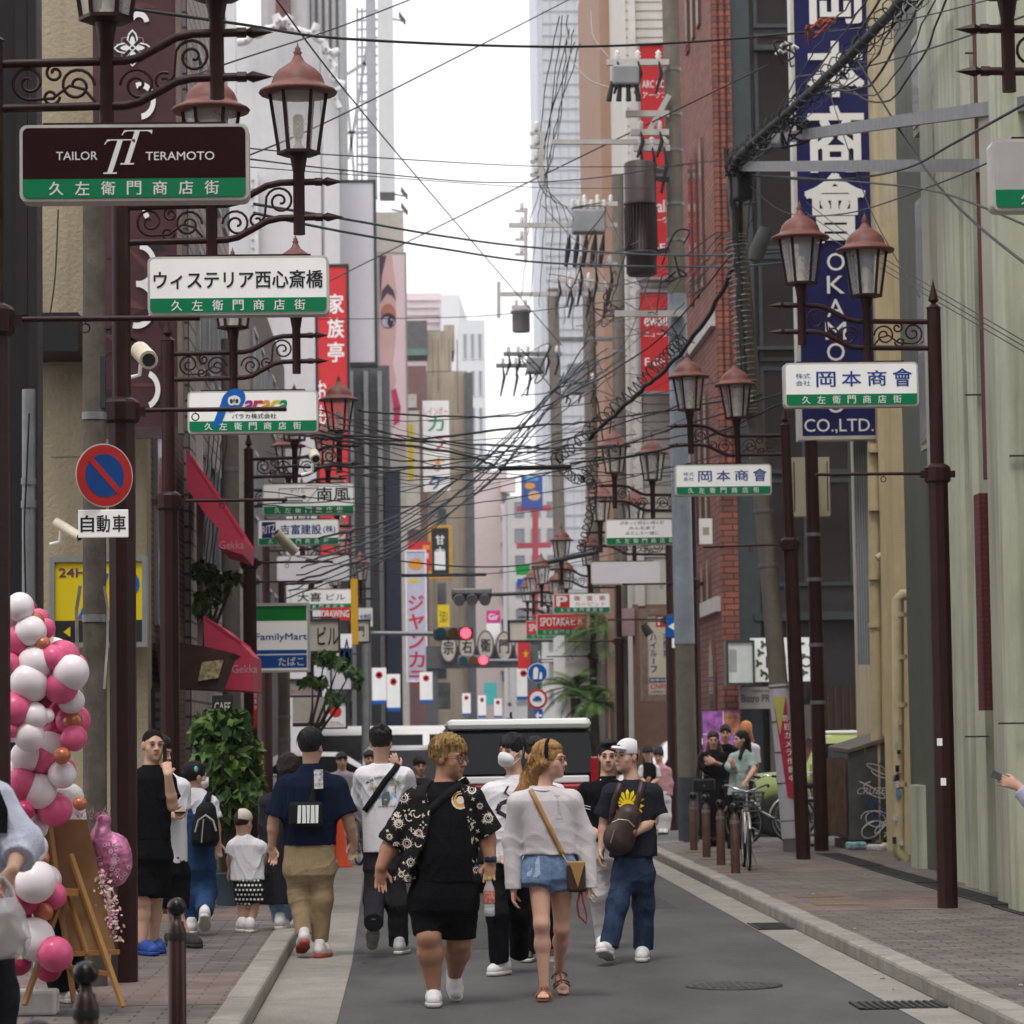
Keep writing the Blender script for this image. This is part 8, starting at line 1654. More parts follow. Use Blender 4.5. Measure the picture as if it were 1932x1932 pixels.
# ---- bicycles: one built, the others copied
def bike():
 t=thing('bicycle','x','bicycle',(0,0,0));fm=M('bike_silver',(.42,.40,.38),rough=.35,metal=.4);rub=TYRE
 for x in (.56,-.56):
  ring_=lambda r:[(x+r*math.cos(a),0,.33+r*math.sin(a))for a in np.linspace(0,2*math.pi,29)[:-1]]
  w=MB().tube(ring_(.315),.017,6,closed=True).build('wheel',rub,t);MB().tube(ring_(.292),.009,5,closed=True).build('rim',RIM,t).parent=w;mb=MB()
  for i in range(14):a=i*math.pi/7;mb.tube([(x,0,.33),(x+.29*math.cos(a),0,.33+.29*math.sin(a))],.002,3,False)
  mb.build('spokes',RIM,t).parent=w;mb=MB();mb.tube([(x+.345*math.cos(a),0,.33+.345*math.sin(a))for a in (np.linspace(.5,2.6,10)if x>0 else np.linspace(.3,3.0,10))],.02,5);mb.build('mudguard',fm,t)
 for nm,pts,r in (('frame',[(.36,0,.78),(.28,0,.5),(-.1,0,.32),(-.2,0,.78)],.018),('frame',[(-.1,0,.3),(-.56,.04,.33),(-.19,.02,.66)],.012),('fork',[(.36,0,.9),(.42,0,.62),(.56,.045,.33)],.014),('fork',[(.42,0,.62),(.56,-.045,.33)],.012),('handlebar',[(.14,-.27,.98),(.3,-.24,1.0),(.38,-.1,.95),(.37,0,.92),(.38,.1,.95),(.3,.24,1.0),(.14,.27,.98)],.012),('stand',[(-.56,-.05,.33),(-.62,-.16,.02),(-.62,.16,.02),(-.56,.05,.33)],.008)):MB().tube(pts,r,7).build(nm,CHR if nm in ('handlebar','stand')else fm,t)
 for s in (-1,1):MB().tube([(.22,s*.26,.99),(.12,s*.27,.98)],.019,8).build('grip',BLACK,t);MB().box(-.14,-.02,s*.1,s*.19,.28+s*.1,.30+s*.1).build('pedal',BLACK,t)
 MB().ball((-.24,0,.83),(.13,.085,.05)).build('saddle',BLACK,t);MB().tube([(-.2,0,.6),(-.22,0,.8)],.014).build('seat_post',CHR,t);mb=MB();B=[(.5,.15,.72),(.78,.15,.72)]
 for k in range(5):
  z=.70+k*.055;e=k*.008;mb.tube([(.5-e,-.15-e,z),(.76+e,-.15-e,z),(.76+e,.15+e,z),(.5-e,.15+e,z)],.005 if k<4 else .009,4,closed=True)
 for k in range(7):y=-.15+k*.05;mb.tube([(.77,y,.7),(.80,y*1.15,.92)],.004,4);mb.tube([(.5,y,.7),(.47,y*1.15,.92)],.004,4);mb.tube([(.5+k*.043,-.15,.7),(.5+k*.043,-.18,.92)],.004,4);mb.tube([(.5+k*.043,.15,.7),(.5+k*.043,.18,.92)],.004,4);mb.tube([(.5,y,.7),(.77,y,.7)],.004,4)
 mb.build('basket',M('basket_wire',(.03,.03,.032),rough=.5),t);MB().lathe([(.02,-.03),(.035,.03),(0,.04)],(.62,0,.62),10).build('headlight',CHR,t)
 return t
bk=bike();g=G(1418,1643,.1)
for i,(x,y,a,lab)in enumerate(((g.x,g.y+.55,-math.pi/2-.05,'bicycle with black wire basket facing the camera, held by the mint green top'),(5.2,44.6,2.5,'silver bicycle parked behind the paper wrapped pole foot'),(6.1,46.2,.3,'bicycle parked crosswise beside the grey metal cupboard'),(6.3,47.0,2.9,'bicycle half hidden behind the grey metal cupboard'))):
 o=bk if i==0 else copy_tree(bk);o.location=(x,y,.1);o.rotation_euler.z=a;o['label']=lab;o['group']='parked bicycles'
for i,(px,D)in enumerate(((655,43),(672,44))):o=copy_tree(bk);o.location=(P(px,1500,D).x,D,.0);o.rotation_euler.z=math.pi/2+.3;o['label']=('share bicycle behind the orange cone','share bicycle nearer the white shirt')[i];o['group']='parked bicycles'
# ---- metal cupboard with graffiti, rubbish, pipes
MTL=M('cupboard_grey',(.115,.118,.122),rough=.5,metal=.3,var=.3,vs=2.5,streak=.3);LIDM=M('lid_grey',(.13,.115,.1),var=.35,vs=5);RUST=M('rust',(.12,.06,.035),var=.5,vs=7)
t=thing('metal_cupboard','grey metal cupboard with sloping lid and scribbled graffiti','cupboard',(6.35,43.3,.1));c8=[P(1600,1422,43),P(1690,1394,43.2),P(1664,1384,44.3),P(1562,1416,44)];xa,xb=c8[0].x,c8[1].x;za=c8[0].z-.24
mb=MB();vs=[(c8[3].x,44,.28),(xa,43,.22),(xb,43.2,.22),(c8[2].x,44.3,.28),c8[3],c8[0],c8[1],c8[2]];mb.add(vs,[(0,3,2,1),(4,5,6,7),(1,2,6,5),(0,1,5,4),(2,3,7,6),(3,0,4,7)]);mb.build('body',MTL,t)
mb=MB();mb.add([Vector(vs[i])+Vector((0,-.04 if i in (5,6)else 0,.01+d))for d in (0,.05)for i in (4,5,6,7)],[(0,3,2,1),(4,5,6,7),(0,1,5,4),(1,2,6,5),(2,3,7,6),(3,0,4,7)]);mb.build('lid',LIDM,t);MB().box(xa-.05,xb,43.22,44.2,.1,.22).build('plinth',RUST,t)
mb=MB();mb.box(xa-.3,xa+.0,43.5,43.52,.4,.5)if 0 else mb.add([Vector((xa-.02,42.98,.3))+Vector(q)for q in ((-.2,.8,0),(-.01,.06,0),(-.01,.06,1.05),(-.2,.8,1.05))],[(0,1,2,3)]);mb.build('door',RUST,t)
gq=random.Random(11);mb=MB()
for i,(x,y,s)in enumerate(((1650,1455,26),(1640,1490,30),(1672,1450,20),(1645,1545,28),(1640,1565,30),(1660,1560,22))):
 o=P(x,y,42.99);pts=[o+Vector((math.cos(a*1.9+i)*s*.0055+.02*a,0,math.sin(a*(1.3+.2*i))*s*.004))for a in np.linspace(0,5,22)];mb.mat(0 if i not in (2,)else 1).tube([(q.x,42.985,q.z)for q in pts if q.x<xb],.007,4)
mb.text('CRUZES',P(1648,1492,42.985),.45,.09,shear=.3);mb.mat(2);[mb.tube([(P(x,y,43).x,42.985,P(x,y,43).z),(P(x+14,y+26,43).x,42.985,P(x,y+26,43).z),(P(x+24,y+4,43).x,42.985,P(x,y+4,43).z)],.01,4)for x,y in ((1630,1500),(1640,1530),(1656,1512))];mb.mat(1).text('VENZER',P(1678,1525,42.985),.25,.1,RV=Vector((.7,0,-.7)),UV=Vector((.7,0,.7)),bold=.03)
mb.build('graffiti',[M('chalk',(.5,.5,.5)),BLACK,M('spray_blue',(.02,.05,.3))],t)
for i,(x,y,z,c)in enumerate(((6.05,42.7,.16,(.2,.35,.4)),(6.5,42.5,.15,(.5,.45,.35)),(6.75,42.55,.14,(.04,.12,.06)),(6.3,42.5,.13,(.5,.5,.5)))):mb=MB();S_=None ;mb.cbox((x,y,z),.28,.16,.1,rz=i*.7,bev=.03);tag(mb.build('rubbish',M('rubbish_'+'abcd'[i],c,var=.6,vs=20)),('pale blue crumpled rubbish left of the cupboard foot','cream cardboard scrap under the cupboard','dark green rubbish under the cupboard right side','white papers under the cupboard')[i],'rubbish')
mb=MB();mb.lathe([(.03,0),(.033,.01),(.033,.11),(.028,.12)],(6.25,43.1,za+.24),10);tag(mb.build('drink_can',M('can_gold',(.4,.28,.05),metal=.5,rough=.35)),'gold drink can left on the cupboard lid','can')
PIP=M('pipe_cream',(.52,.44,.27),rough=.45,var=.12,streak=.2)
for lab,pts,r,cl in (('tall cream drain pipe between the grey screen and the cupboard',[(1647,838,43.3),(1652,1250,43.2),(1656,1590,43.2)],.08,(760,850,960,1090,1180)),('cream drain pipe with bends and stickers beside the green plinth',[(1716,1122,39),(1703,1122,39),(1694,1130,39),(1695,1600,39),(1698,1612,39),(1706,1620,39),(1704,1640,39),(1670,1650,38.6),(1648,1662,38.2)],.075,(1160,1240,1330,1480)),('slanting cream pipe joining the tall drain pipe',[(1654,1054,43),(1668,1046,43),(1702,1032,43)],.055,())):
 t=thing('drain_pipe',lab,'pipe',P(*pts[-1]));MB().tube([P(*q)for q in pts],r,12).build('pipe',PIP,t)
 for y in cl:mb=MB();c=P(lerp(pts[1][0],pts[2][0],.5)if r<.08 else 1650,y,pts[1][2]);mb.lathe([(r+.012,-.03),(r+.012,.03)],c,12);mb.build('collar',PIP,t)
 if cl and r<.08:
  for i in range(14):c=P(1694+gq.uniform(-7,6),gq.uniform(1340,1590),38.9);MB().cbox((c.x,c.y,c.z),.05,.004,gq.uniform(.04,.09)).build('sticker',M('sticker_'+'abcd'[i%4],((.5,.5,.5),(.03,.03,.03),(.1,.25,.4),(.5,.3,.3))[i%4],var=.5,vs=60),t)
t=thing('wall_lamp','black spot lamp on an arm beside the tall parking board','lamp',P(1222,1198,55));MB().tube([P(1262,1172,55),P(1222,1172,55),P(1218,1180,55)],.015).build('arm',BLACK,t);MB().tube([P(1214,1178,55),P(1226,1198,55)],[.06,.09],10).build('shade',BLACK,t)
for x,y in ((1775,1475),(1768,1400)):c=P(x+5,y,28.05);pan('sticker','small pale sticker on the brown post, '+('lower' if y>1450 else 'upper'),(x,y-7,x+10,y+7),28.05,SIGNW,(),.004,'sticker')
# --------- beyond the junction
LB1=M('far_white',(.55,.54,.55),rough=.7,var=.05,streak=.08);LB2=M('far_grey',(.28,.27,.27),rough=.7,var=.12,streak=.15);LB3=M('far_dark',(.10,.10,.105),rough=.5,var=.2);LB4=M('far_beige',(.36,.31,.24),rough=.85,var=.2,vs=.25,streak=.45);LB5=M('far_pink',(.50,.42,.41),rough=.8,var=.06)
t=bld('ornate_white_building','white building with scalloped bulb lined sign frame',386,60,612,96,8,LB1);mb=MB();m2=MB()
arcs=[(448,80),(470,52),(500,55),(520,28),(548,30),(568,58),(598,45),(612,78),(640,96),(632,128),(650,160),(640,205)]
for (xa_,ya_),(xb_,yb_)in zip(arcs,arcs[1:]):
 A,B=P(xa_,ya_,95.5),P(xb_,yb_,95.5);n_=Vector((B.z-A.z,0,-(B.x-A.x))).normalized();pts=[lerp(A,B,u)+n_*.22*math.sin(u*math.pi)for u in np.linspace(0,1,7)];mb.tube(pts,.12,6);m2.ball(pts[2]-Vector((0,.14,0)),.05,6,4);m2.ball(pts[4]-Vector((0,.14,0)),.05,6,4)
mb.box(P(470,1,95.6).x,P(484,1,95.6).x,95.5,95.9,2,P(1,330,95.6).z);[m2.ball(P(477,y,95.45),.05,6,4)for y in range(340,1000,16)];mb.build('scalloped_frame',M('frame_white',(.6,.59,.6)),t);m2.build('bulbs',M('bulb_glass_grey',(.35,.33,.32)),t);slabs(t,'wall_panel',LB1,[(612,96,640,700)],.0,1.0)
pan('roof_sign','white rooftop sign with heavy black ring letter',(340,-60,444,205),90,LB1,[('p',0,0,1,1,BLACK,[(.5+r*math.cos(a),.62+.36*r*math.sin(a)*1.4)for r,S2 in ((.34,1),(.2,-1))for a in list(np.linspace(-1.0,4.2,16))[::S2]])],1)
t=bld('grey_tower','grey ribbed office tower behind the scalloped frame',585,-200,652,125,14,LB2);slabs(t,'rib',M('far_rib',(.4,.39,.4)),[(x,-150,x+7,330)for x in range(588,650,13)],.3)
t=bld('red_grey_block','grey block with brown chimney like shaft behind the frame',500,-200,584,118,10,M('far_grey2',(.42,.4,.4),streak=.2));slabs(t,'shaft',BTILE,[(520,-150,548,60)],.4)
pan('billboard','large blank white billboard with dark edge',(596,342,706,686),98,M('billboard_white',(.56,.55,.58),rough=.6,var=.03),(),.8,'billboard',DFR,.09)
t=pan('vertical_sign','tall red vertical restaurant sign with white characters',(601,500,656,1090),92,RED,[('家族亭',.12,.38,.55,.07,WHITE,1),('てなし',.2,-.22,.4,.06,WHITE,1),('おもて',-.38,.1,.3,.07,WHITE,1)],.6,'sign',BLACK,.08)
t=bld('dark_grey_building','dark grey building below the blank billboard',640,690,738,104,10,LB3);slabs(t,'pilaster',LB2,[(x,700,x+8,1380)for x in (662,690,716)],.4);slabs(t,'navy_strip',M('navy_strip',(.02,.026,.045)),[(730,890,758,1380)],.8);x0,x1,y0,y1,z0,z1=t['_b'];wins(t,'F',x0+.1,x1-.1,2,z1-.5,3,9,WGL,LB3,.5,.5)
t=thing('lattice_mast','steel lattice billboard frame with ladder against the white sky','billboard',P(695,400,112));SF=M('mast_grey',(.33,.33,.36));A=lambda x,y:P(x,y,112)
MB().box(A(690,1).x,A(708,1).x,111.7,112.3,A(1,380).z,A(1,-30).z).build('column',SF,t);MB().box(A(712,1).x,A(741,1).x,111.6,113.5,A(1,372).z,A(1,-60).z).build('white_panel',LB1,t)
for x in (674,683):MB().bar(A(x,390),A(x,15),.08).build('rail',SF,t)
for i in range(21):MB().bar(A(672,22+17*i),A(712,20+17*i),.06).build('rung',SF,t)
for (a,b)in (((655,140),(690,118)),((655,250),(700,250)),((658,300),(692,90)),((655,180),(676,420))):MB().bar(A(*a),A(*b),.1).build('brace',SF,t)
for y in (35,365,395):MB().bar(A(738,y),A(762,y+5),.06).build('light_arm',SF,t);[MB().box(A(752+3*i,1).x,A(756+3*i,1).x,111.4,111.7,A(1,y+8+i*4).z,A(1,y+i*4).z).build('flood_light',LB3,t)for i in range(4)]
# portrait advertisement, a generic close-up face
SK1,SK2=M('ad_skin',(.62,.38,.36),rough=.4,var=.12,vs=.7),M('ad_skin_light',(.72,.55,.57),rough=.4,var=.08,vs=.6)
pan('portrait_billboard','curved billboard with a close up painted eye and red lips',(716,476,766,830),132,SK2,[('p',0,0,1,1,SK1,[(.02,.99),(.5,.99),(.66,.8),(.62,.55),(.5,.4),(.62,.32),(.5,.25),(.45,.02),(.02,.02)]),('p',1,0,1,1,M('ad_hair',(.06,.04,.05)),[(.02,.99),(.3,.99),(.12,.88),(.04,.72)]),('p',1.2,0,1,1,M('ad_brow',(.07,.05,.06)),[(.06,.735),(.12,.8),(.34,.838),(.56,.80),(.64,.745),(.5,.772),(.3,.785)]),('p',1.4,0,1,1,M('ad_copper',(.42,.16,.11)),[(0.34+0.3*math.cos(q),0.665+0.065*math.sin(q))for q in np.linspace(0,6.1,14)]),('p',1.6,0,1,1,M('ad_lash',(.03,.02,.03)),[(0.34+0.29*math.cos(q),0.637+0.042*math.sin(q))for q in np.linspace(0,6.1,14)]),('p',1.8,0,1,1,M('ad_eye_white',(.45,.42,.52)),[(0.33+0.25*math.cos(q),0.63+0.03*math.sin(q))for q in np.linspace(0,6.1,14)]),('p',2,0,1,1,M('ad_iris',(.025,.02,.035)),[(0.42+0.12*math.cos(q),0.632+0.031*math.sin(q))for q in np.linspace(0,6.1,14)]),('p',2.2,0,1,1,WHITE,[(0.46+0.03*math.cos(q),0.645+0.006*math.sin(q))for q in np.linspace(0,6.1,14)]),('p',3,0,1,1,M('ad_lip',(.5,.03,.11)),[(.42,.26),(.6,.272),(.78,.17),(.72,.09),(.5,.07),(.52,.16)]),('p',3.2,0,1,1,M('ad_mouth',(.2,.01,.04)),[(.48,.165),(.76,.172),(.74,.158),(.5,.152)]),('的マ',-.05,-.42,.5,.05,WHITE)],.6,'billboard',LB2,.06)
t=bld('billboard_building','narrow cream building carrying the portrait billboard',706,400,768,134,12,M('far_cream',(.52,.48,.42)))
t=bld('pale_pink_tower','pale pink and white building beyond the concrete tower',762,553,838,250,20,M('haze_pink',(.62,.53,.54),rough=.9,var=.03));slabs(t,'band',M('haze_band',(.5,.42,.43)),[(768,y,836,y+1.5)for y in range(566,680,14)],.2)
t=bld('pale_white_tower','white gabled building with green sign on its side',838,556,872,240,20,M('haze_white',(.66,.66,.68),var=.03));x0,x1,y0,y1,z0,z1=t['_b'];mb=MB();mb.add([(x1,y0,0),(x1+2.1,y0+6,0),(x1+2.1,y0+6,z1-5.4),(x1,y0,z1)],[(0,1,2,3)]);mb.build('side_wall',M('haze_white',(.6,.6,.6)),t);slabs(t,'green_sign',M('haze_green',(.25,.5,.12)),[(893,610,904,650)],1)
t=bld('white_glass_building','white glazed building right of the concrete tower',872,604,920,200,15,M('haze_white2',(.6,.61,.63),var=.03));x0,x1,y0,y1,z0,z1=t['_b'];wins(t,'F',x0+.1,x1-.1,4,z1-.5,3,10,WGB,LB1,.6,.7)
t=bld('concrete_tower','stained beige concrete tower above the karaoke sign',808,700,884,150,12,LB4);slabs(t,'upper_block',LB4,[(806,624,852,702)],.0,4);slabs(t,'rooftop_block',LB4,[(838,610,858,660)],-.5,5);slabs(t,'dark_louvre',LB3,[(764,606,806,660)],.3,2);slabs(t,'green_ledge',M('far_green',(.12,.2,.17)),[(764,660,806,672)],.4,2);slabs(t,'recess',LB3,[(880,702,896,1400)],.4);slabs(t,'stain',M('stain',(.2,.17,.13)),[(x,640,x+2,640+h_)for x,h_ in ((816,70),(826,100),(846,60),(862,140))],.01);slabs(t,'window',WGL,[(826,960+70*i,842,1000+70*i)for i in range(5)],.05)
t=bld('brown_fronted_building','brown framed building left of the concrete tower',764,690,808,148,10,M('far_brown',(.20,.11,.11),var=.1));slabs(t,'cream_panel',M('far_cream',(.52,.48,.42)),[(768,745,786,770),(764,775,792,1000)],.3)
t=bld('pale_apartment_block','pale pink apartment block with rounded balconies',892,888,958,170,14,LB5);x0,x1,y0,y1,z0,z1=t['_b']
for i in range(8):slabs(t,'balcony',LB5,[(944,905+48*i,972,930+48*i)],1.0);slabs(t,'window',WGL,[(948,932+48*i,962,950+48*i)],.4)
t=bld('glass_skyscraper','tall pale grey gridded skyscraper',1036,-200,1152,300,30,M('sky_panel',(.43,.44,.46),rough=.4,var=.06,vs=.15));x0,x1,y0,y1,z0,z1=t['_b'];mb=MB();mb.box(x0-.35,x0+.0,y0+3,y0+20,0,z1)
part_of(mb,'corner',M('sky_corner',(.5,.53,.57)),t);mb=MB();m2=MB()
for i in range(70):mb.box(x0,x1,y0-.1,y0-.01,1.2*i,1.2*i+.14)
mb.build('floor_bands',M('sky_band',(.35,.36,.385)),t);[m2.box(x0+i*.8,x0+i*.8+.08,y0-.08,y0-.012,0,z1)for i in range(9)];m2.build('mullions',M('sky_band',(.3,.34,.4)),t)
t=bld('far_street_block','grey shop block closing the far street on the left',640,1000,770,145,12,LB2);slabs(t,'shop',LB3,[(660,1290,770,1400)],.3)
t=bld('far_street_block','white shop block closing the far street on the right',958,935,1064,160,12,LB1);x0,x1,y0,y1,z0,z1=t['_b'];wins(t,'F',x0+.2,x1-.2,3,z1,3,8,WGB,LB2,.6,.55)
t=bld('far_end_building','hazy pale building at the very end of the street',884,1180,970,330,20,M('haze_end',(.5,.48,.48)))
t=thing('red_mast','red steel mast with crossbars against the pale blocks','mast',P(1000,1200,120));MR=M('mast_red',(.4,.07,.09));MB().bar(P(1010,1210,120),P(1010,905,120),.22).build('mast',MR,t);[MB().bar(P(975,y,120),P(1040,y-2,120),.2).build('crossbar',MR,t)for y in (960,1030)]
pan('billboard','blue billboard with tan swirl shapes',(984,898,1024,960),118,M('ad_blue',(.05,.09,.3)),[('o',-.1,.2,.5,.2,ORA),('o',.1,-.1,.6,.3,M('ad_tan',(.55,.35,.2))),('#',0,.42,.6,.14,M('ad_cyan',(.08,.3,.5)))],.4,'billboard')
pan('karaoke_sign','white vertical karaoke sign with coloured characters',(798,755,848,928),142,WHITE,[('レインボー',0,.38,.9,.1,PNK),('カ',0,.24,.6,.15,INKG),('ラ',0,.02,.6,.15,RED),('オ',0,-.2,.6,.15,ORA),('ケ',0,-.4,.6,.15,INKB)],.4)
pan('vertical_sign','yellow strip sign left of the karaoke sign',(770,800,780,908),142,YLW,(),.3)
pan('shop_sign','red shop board with pale lettering',(770,1022,813,1076),120,RED,[('四川料理',0,.0,.8,.2,WHITE),('#',.3,.3,.3,.16,ORA)],.3)
pan('vertical_sign','black sign with gold edge and white brush characters',(814,996,847,1086),122,BLACK,[('甘太郎',0,.25,.5,.22,WHITE,1)],.3,'sign',M('gold_edge',(.5,.28,.05)),.12)
pan('vertical_sign','tall pale blue sign with red katakana',(768,1040,803,1284),100,M('sign_lilac',(.46,.46,.58)),[('ジャンカラ',0,.1,.8,.13,INKR,1),('#',-.1,.27,.5,.03,YLW),('o',0,.4,.8,.09,ORA)],.4,'sign',WHITE,.04)
for i,(rc,m,tx,lab)in enumerate((((826,1141,848,1186),YLW,'うまい','yellow sign with black characters above the signals'),((918,1152,944,1175),M('ad_magenta',(.55,.03,.22)),'Gir','magenta sign above the round lanterns'),((918,1176,944,1215),WHITE,'','white notice under the magenta sign'),((974,1066,1000,1084),M('store_green',(.0,.3,.05)),'','green board beside the lanterns'),((976,1092,1004,1110),BLUE,'','small blue board under the green one'),((1002,1200,1022,1300),M('dark_teal',(.03,.06,.06)),'街角','dark teal vertical sign beside the flag'),((914,1288,938,1330),M('ad_cyan2',(.08,.45,.45)),'','turquoise shop front panel'),((820,1288,850,1338),M('ad_dark',(.06,.07,.06),var=.9,vs=3),'','dark picture board below the arch'),((820,1040,840,1075),WHITE,'','white sign by the apartment block'),((706,1340,742,1378),NAVY,'OK','navy shop curtain behind the van'),((886,1232,930,1247),LB3,'SUBARU','dark name board on the arch'))):
 pan('shop_sign',lab,rc,96+i,m,[(tx,0,0,.7,.5,WHITE if m is not YLW else BLACK)]if tx else (),.2)
for i,(x,y,w,h)in enumerate(((702,1260,27,68),(730,1272,25,70),(792,1268,24,58),(872,1308,16,42),(902,1312,15,42),(932,1318,15,36),(955,1322,14,36),(975,1258,26,62))):
 pan('street_banner',('white banner with red ring nearest the left signals','white banner with red ring second from the left signals','white banner under the tall katakana sign','first of the far white banners over the street','second of the far white banners over the street','third of the far white banners over the street','fourth of the far white banners over the street','white banner with red ring beside the round blue sign')[i],(x,y,x+w,y+h),93+i,WHITE,[('o',0,.3,.5,.2,RED),('o',0,.3,.28,.11,WHITE),('#',0,-.45,1,.1,BLUE)],.03,'banner',group='white banners with a red ring and blue foot')
pan('flag','red flag with a yellow star',(977,1206,1000,1262),92,M('flag_red',(.5,.02,.025)),[('p',0,0,1,1,YLW,[(.65+(x-.5)*.6,.5+(y-.5)*.34)for x,y in star])],.02,'flag')
# arch with five lantern shaped name plates
t=thing('street_arch','grey street arch with five oval lantern plates spelling a district name','arch',P(880,1390,98));c,w,h=Q(806,1218,985,1260,98);AG=M('arch_grey',(.09,.09,.095),rough=.6);MB().box(c.x-w/2,c.x+w/2,98,98.6,c.z-h/2,c.z+h/2).build('beam',AG,t)
for x in (700-690+790,988):MB().box(P(x,1,98).x-.18,P(x,1,98).x+.18,98.1,98.5,0,c.z+h/2+.001).build('column',AG,t)
for i,ch in enumerate('宗右衛門町'):
 o=P(846+35*i,1228-(6,8,10,8,4)[i],97.9);ov=lambda a,b:[(a*math.cos(q),b*math.sin(q)*1.15)for q in np.linspace(0,6.1,20)];f=MB().prism(ov(.27,.42),97.8,97.99,(o.x,0,o.z)).build('plate_rim',AG,t);MB().prism(ov(.22,.37),97.77,97.79,(o.x,0,o.z)).build('plate',M('plate_cream',(.42,.38,.33)),t).parent=f;MB().text(ch,(o.x,97.76,o.z),.3,.42,bold=.04).build('character',BLACK,t).parent=f
def signal(label,x,y,Y,s,armx,back=False):
 t=thing('traffic_light',label,'traffic light',P(x,y,Y));c=P(x,y,Y);MB().box(c.x-1.75*s,c.x+1.75*s,Y,Y+.2,c.z-.6*s,c.z+.6*s,bev=.08).build('housing',LB3,t);MB().tube([(c.x-1.75*s,Y+.1,c.z),P(armx,y,Y+.1)],.05).build('arm',STEEL,t)
 for k,m in enumerate((M('lens_green_off',(.01,.06,.07),rough=.2),M('lens_amber_off',(.1,.05,.01),rough=.2),M('lens_red_lit',(1,.03,.05),emis=5))):
  if back:m=LB3
  a=(c.x+(k-1)*1.1*s,c.z);MB().prism([(.46*s*math.cos(q),.46*s*math.sin(q))for q in np.linspace(0,6.1,18)],Y-.03,Y-.002,(a[0],0,a[1])).build('lens',m,t);MB().tube([(a[0]+.5*s*math.cos(q),Y-.1,a[1]+.5*s*math.sin(q))for q in np.linspace(-.2,3.34,9)],.05*s,5).build('visor',LB3,t)
signal('traffic light showing red on an arm from the left',855,1195,66,.24,670);signal('farther traffic light showing red below the arch',893,1246,97,.28,985)
t=thing('traffic_light','back of a horizontal traffic light hanging from a pole arm on the right','traffic light',P(890,1120,66));c=P(890,1122,66);MB().box(c.x-.42,c.x+.42,66,66.25,c.z-.12,c.z+.13,bev=.06).build('housing',LB3,t);MB().box(c.x-.42,c.x+.42,65.85,65.99,c.z+.0,c.z+.13,bev=.03).build('back_plate',STEEL,t);MB().tube([(c.x+.4,66.1,c.z),P(1000,1119,66.1)],.04).build('arm',DFR,t);[MB().tube([(c.x-.27+.27*k,65.9,c.z-.1),(c.x-.27+.27*k,65.6,c.z-.14)],.12,12).build('hood',LB3,t)for k in range(3)]
pan('round_sign','round blue pedestrian sign with two white figures',(995,1252,1031,1288),60,SIGNW,(),.02,'road sign')if 0 else None
for lab,y,m,tx in (('round blue pedestrian sign with two white figures',1270,BLUE,0),('round red rimmed sign with a blue car',1319,WHITE,1)):
 c=P(1014,y,62);t=thing('round_sign',lab,'road sign',c);circ=lambda r:[(r*math.cos(q),r*math.sin(q))for q in np.linspace(0,6.1,26)];MB().prism(circ(.2),62,62.02,(c.x,0,c.z)).build('rim',WHITE if not tx else INKR,t);MB().prism(circ(.185 if not tx else .15),61.985,61.998,(c.x,0,c.z)).build('face',m,t);mb=MB()
 if tx:mb.box(c.x-.09,c.x+.08,61.97,61.98,c.z-.03,c.z+.02);mb.box(c.x-.05,c.x+.05,61.97,61.98,c.z+.02,c.z+.06);mb.build('car_mark',BLUE,t)
 else:mb.prism([(-.09,-.12),(.0,-.12),(.02,.08),(-.03,.13),(-.08,.08)],61.97,61.98,(c.x,0,c.z));mb.prism([(.03,-.12),(.09,-.12),(.09,.0),(.05,.03)],61.97,61.98,(c.x,0,c.z));mb.build('figures',WHITE,t)
pan('arrow_sign','small blue sign with white arrow under the round signs',(1008,1338,1024,1362),62,BLUE,[('p',0,0,1,1,WHITE,[(.1,.5),(.5,.85),(.5,.6),(.9,.6),(.9,.4),(.5,.4),(.5,.15)])],.02,'road sign');tapered('pole','thin grey pole carrying the round blue and red signs',Vector((P(1016,1500,62.1).x,62.1,0)),P(1016,1245,62.1),.035,.03,STEEL,cat='pole')
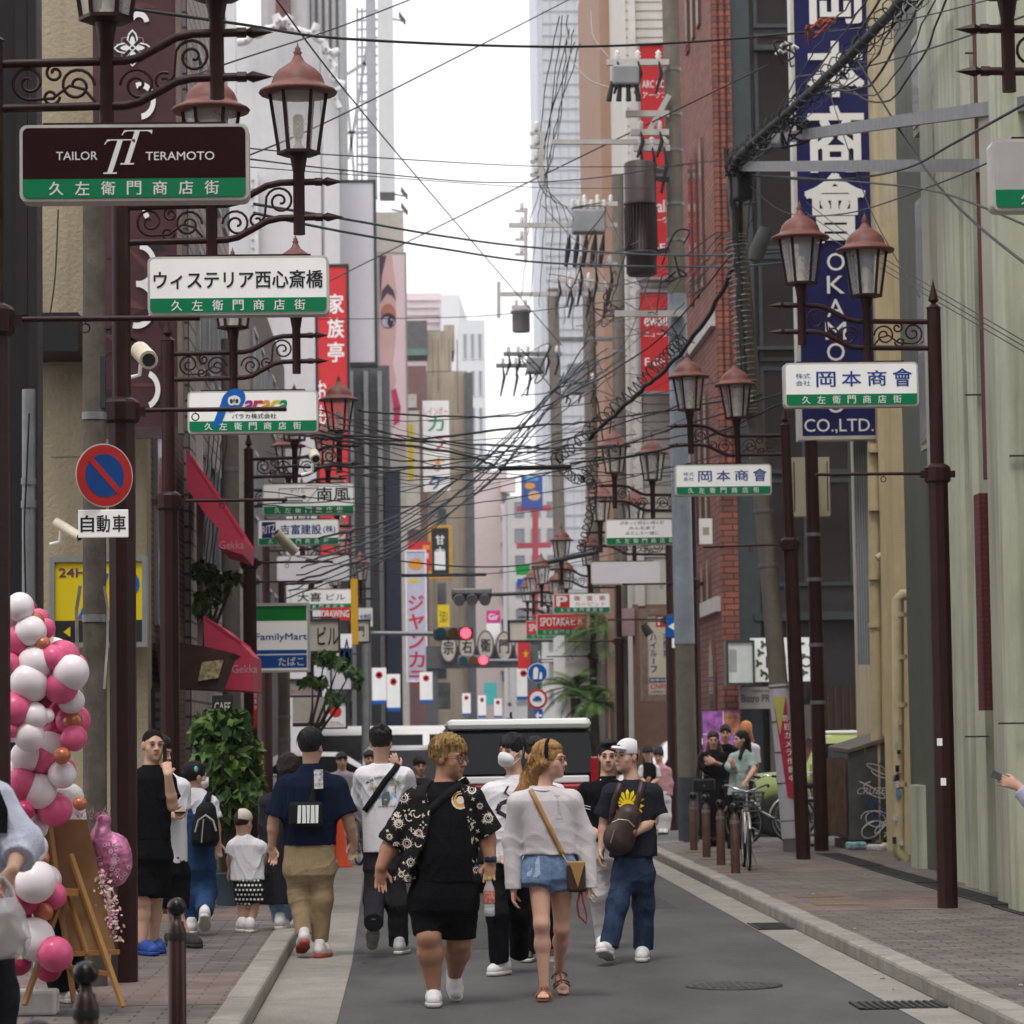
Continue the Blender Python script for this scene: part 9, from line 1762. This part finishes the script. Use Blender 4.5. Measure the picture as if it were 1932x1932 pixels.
# ---- more of the fine wiring that fills the middle of the street
wq=random.Random(77)
for i in range(17):
 x0,y0,x1,y1=wq.uniform(480,700),wq.uniform(760,960),wq.uniform(1080,1420),wq.uniform(690,900);m=wq.uniform(18,70)
 cable('one of the many thin wires strung across the middle of the street',[(x0,y0,38),(lerp(x0,x1,.35),lerp(y0,y1,.35)+m,42),(lerp(x0,x1,.7),lerp(y0,y1,.7)+m*.7,45),(x1,y1,46)],wq.uniform(.004,.008),CABLE,'thin wires across the middle of the street',wob=.008,seed=i)
for i in range(18):
 x0,y0,x1,y1=wq.uniform(1010,1180),wq.uniform(380,760),wq.uniform(1180,1400),wq.uniform(420,800)
 cable('one of the thin wires joining the utility poles near the brick building',[(x0,y0,60),(lerp(x0,x1,.5),lerp(y0,y1,.5)+wq.uniform(20,60),52),(x1,y1,45)],wq.uniform(.006,.012),CABLE,'thin wires joining the utility poles',wob=.01,seed=60+i)
for i in range(26):
 px,py=wq.choice(((1100,480),(1130,600),(1080,720),(1150,560),(1250,560),(1280,640),(1110,420),(1010,690),(1270,480),(1150,800),(1395,420)))
 pts=[(px+wq.uniform(-34,34),py+wq.uniform(-50,60),46 if px>1200 else 61)for _ in range(4)]
 cable('one of the loose black wire loops hanging from the pole ironwork',pts,wq.uniform(.008,.016),CABLE,'loose wire loops on the pole ironwork',n=7)
for i in range(8):cable('one of the dark wires climbing towards the top edge beside the blue sign',[(1390+8*i,330-6*i,42),(1450+14*i,240-12*i,40),(1540+20*i,90+14*i,36),(1640+24*i,-40,31)],.009+.003*(i%3),CABLE,'dark wires beside the heavy bundle',wob=.02,seed=i)
# ---- the pale air of the far street
mb=MB();mb.box(-160,160,-95,440,-1.2,96)
hz=bpy.data.materials.new('haze');hz.use_nodes=True ;n=hz.node_tree.nodes;n.remove(n['Principled BSDF']);pv=n.new('ShaderNodeVolumePrincipled');pv.inputs['Color'].default_value=(.93,.95,.98,1);pv.inputs['Density'].default_value=.00028;pv.inputs['Anisotropy'].default_value=.2
hz.node_tree.links.new(pv.outputs[0],n['Material Output'].inputs['Volume'])
mb.build('haze',hz)['kind']='stuff'
S.cycles.volume_bounces=0
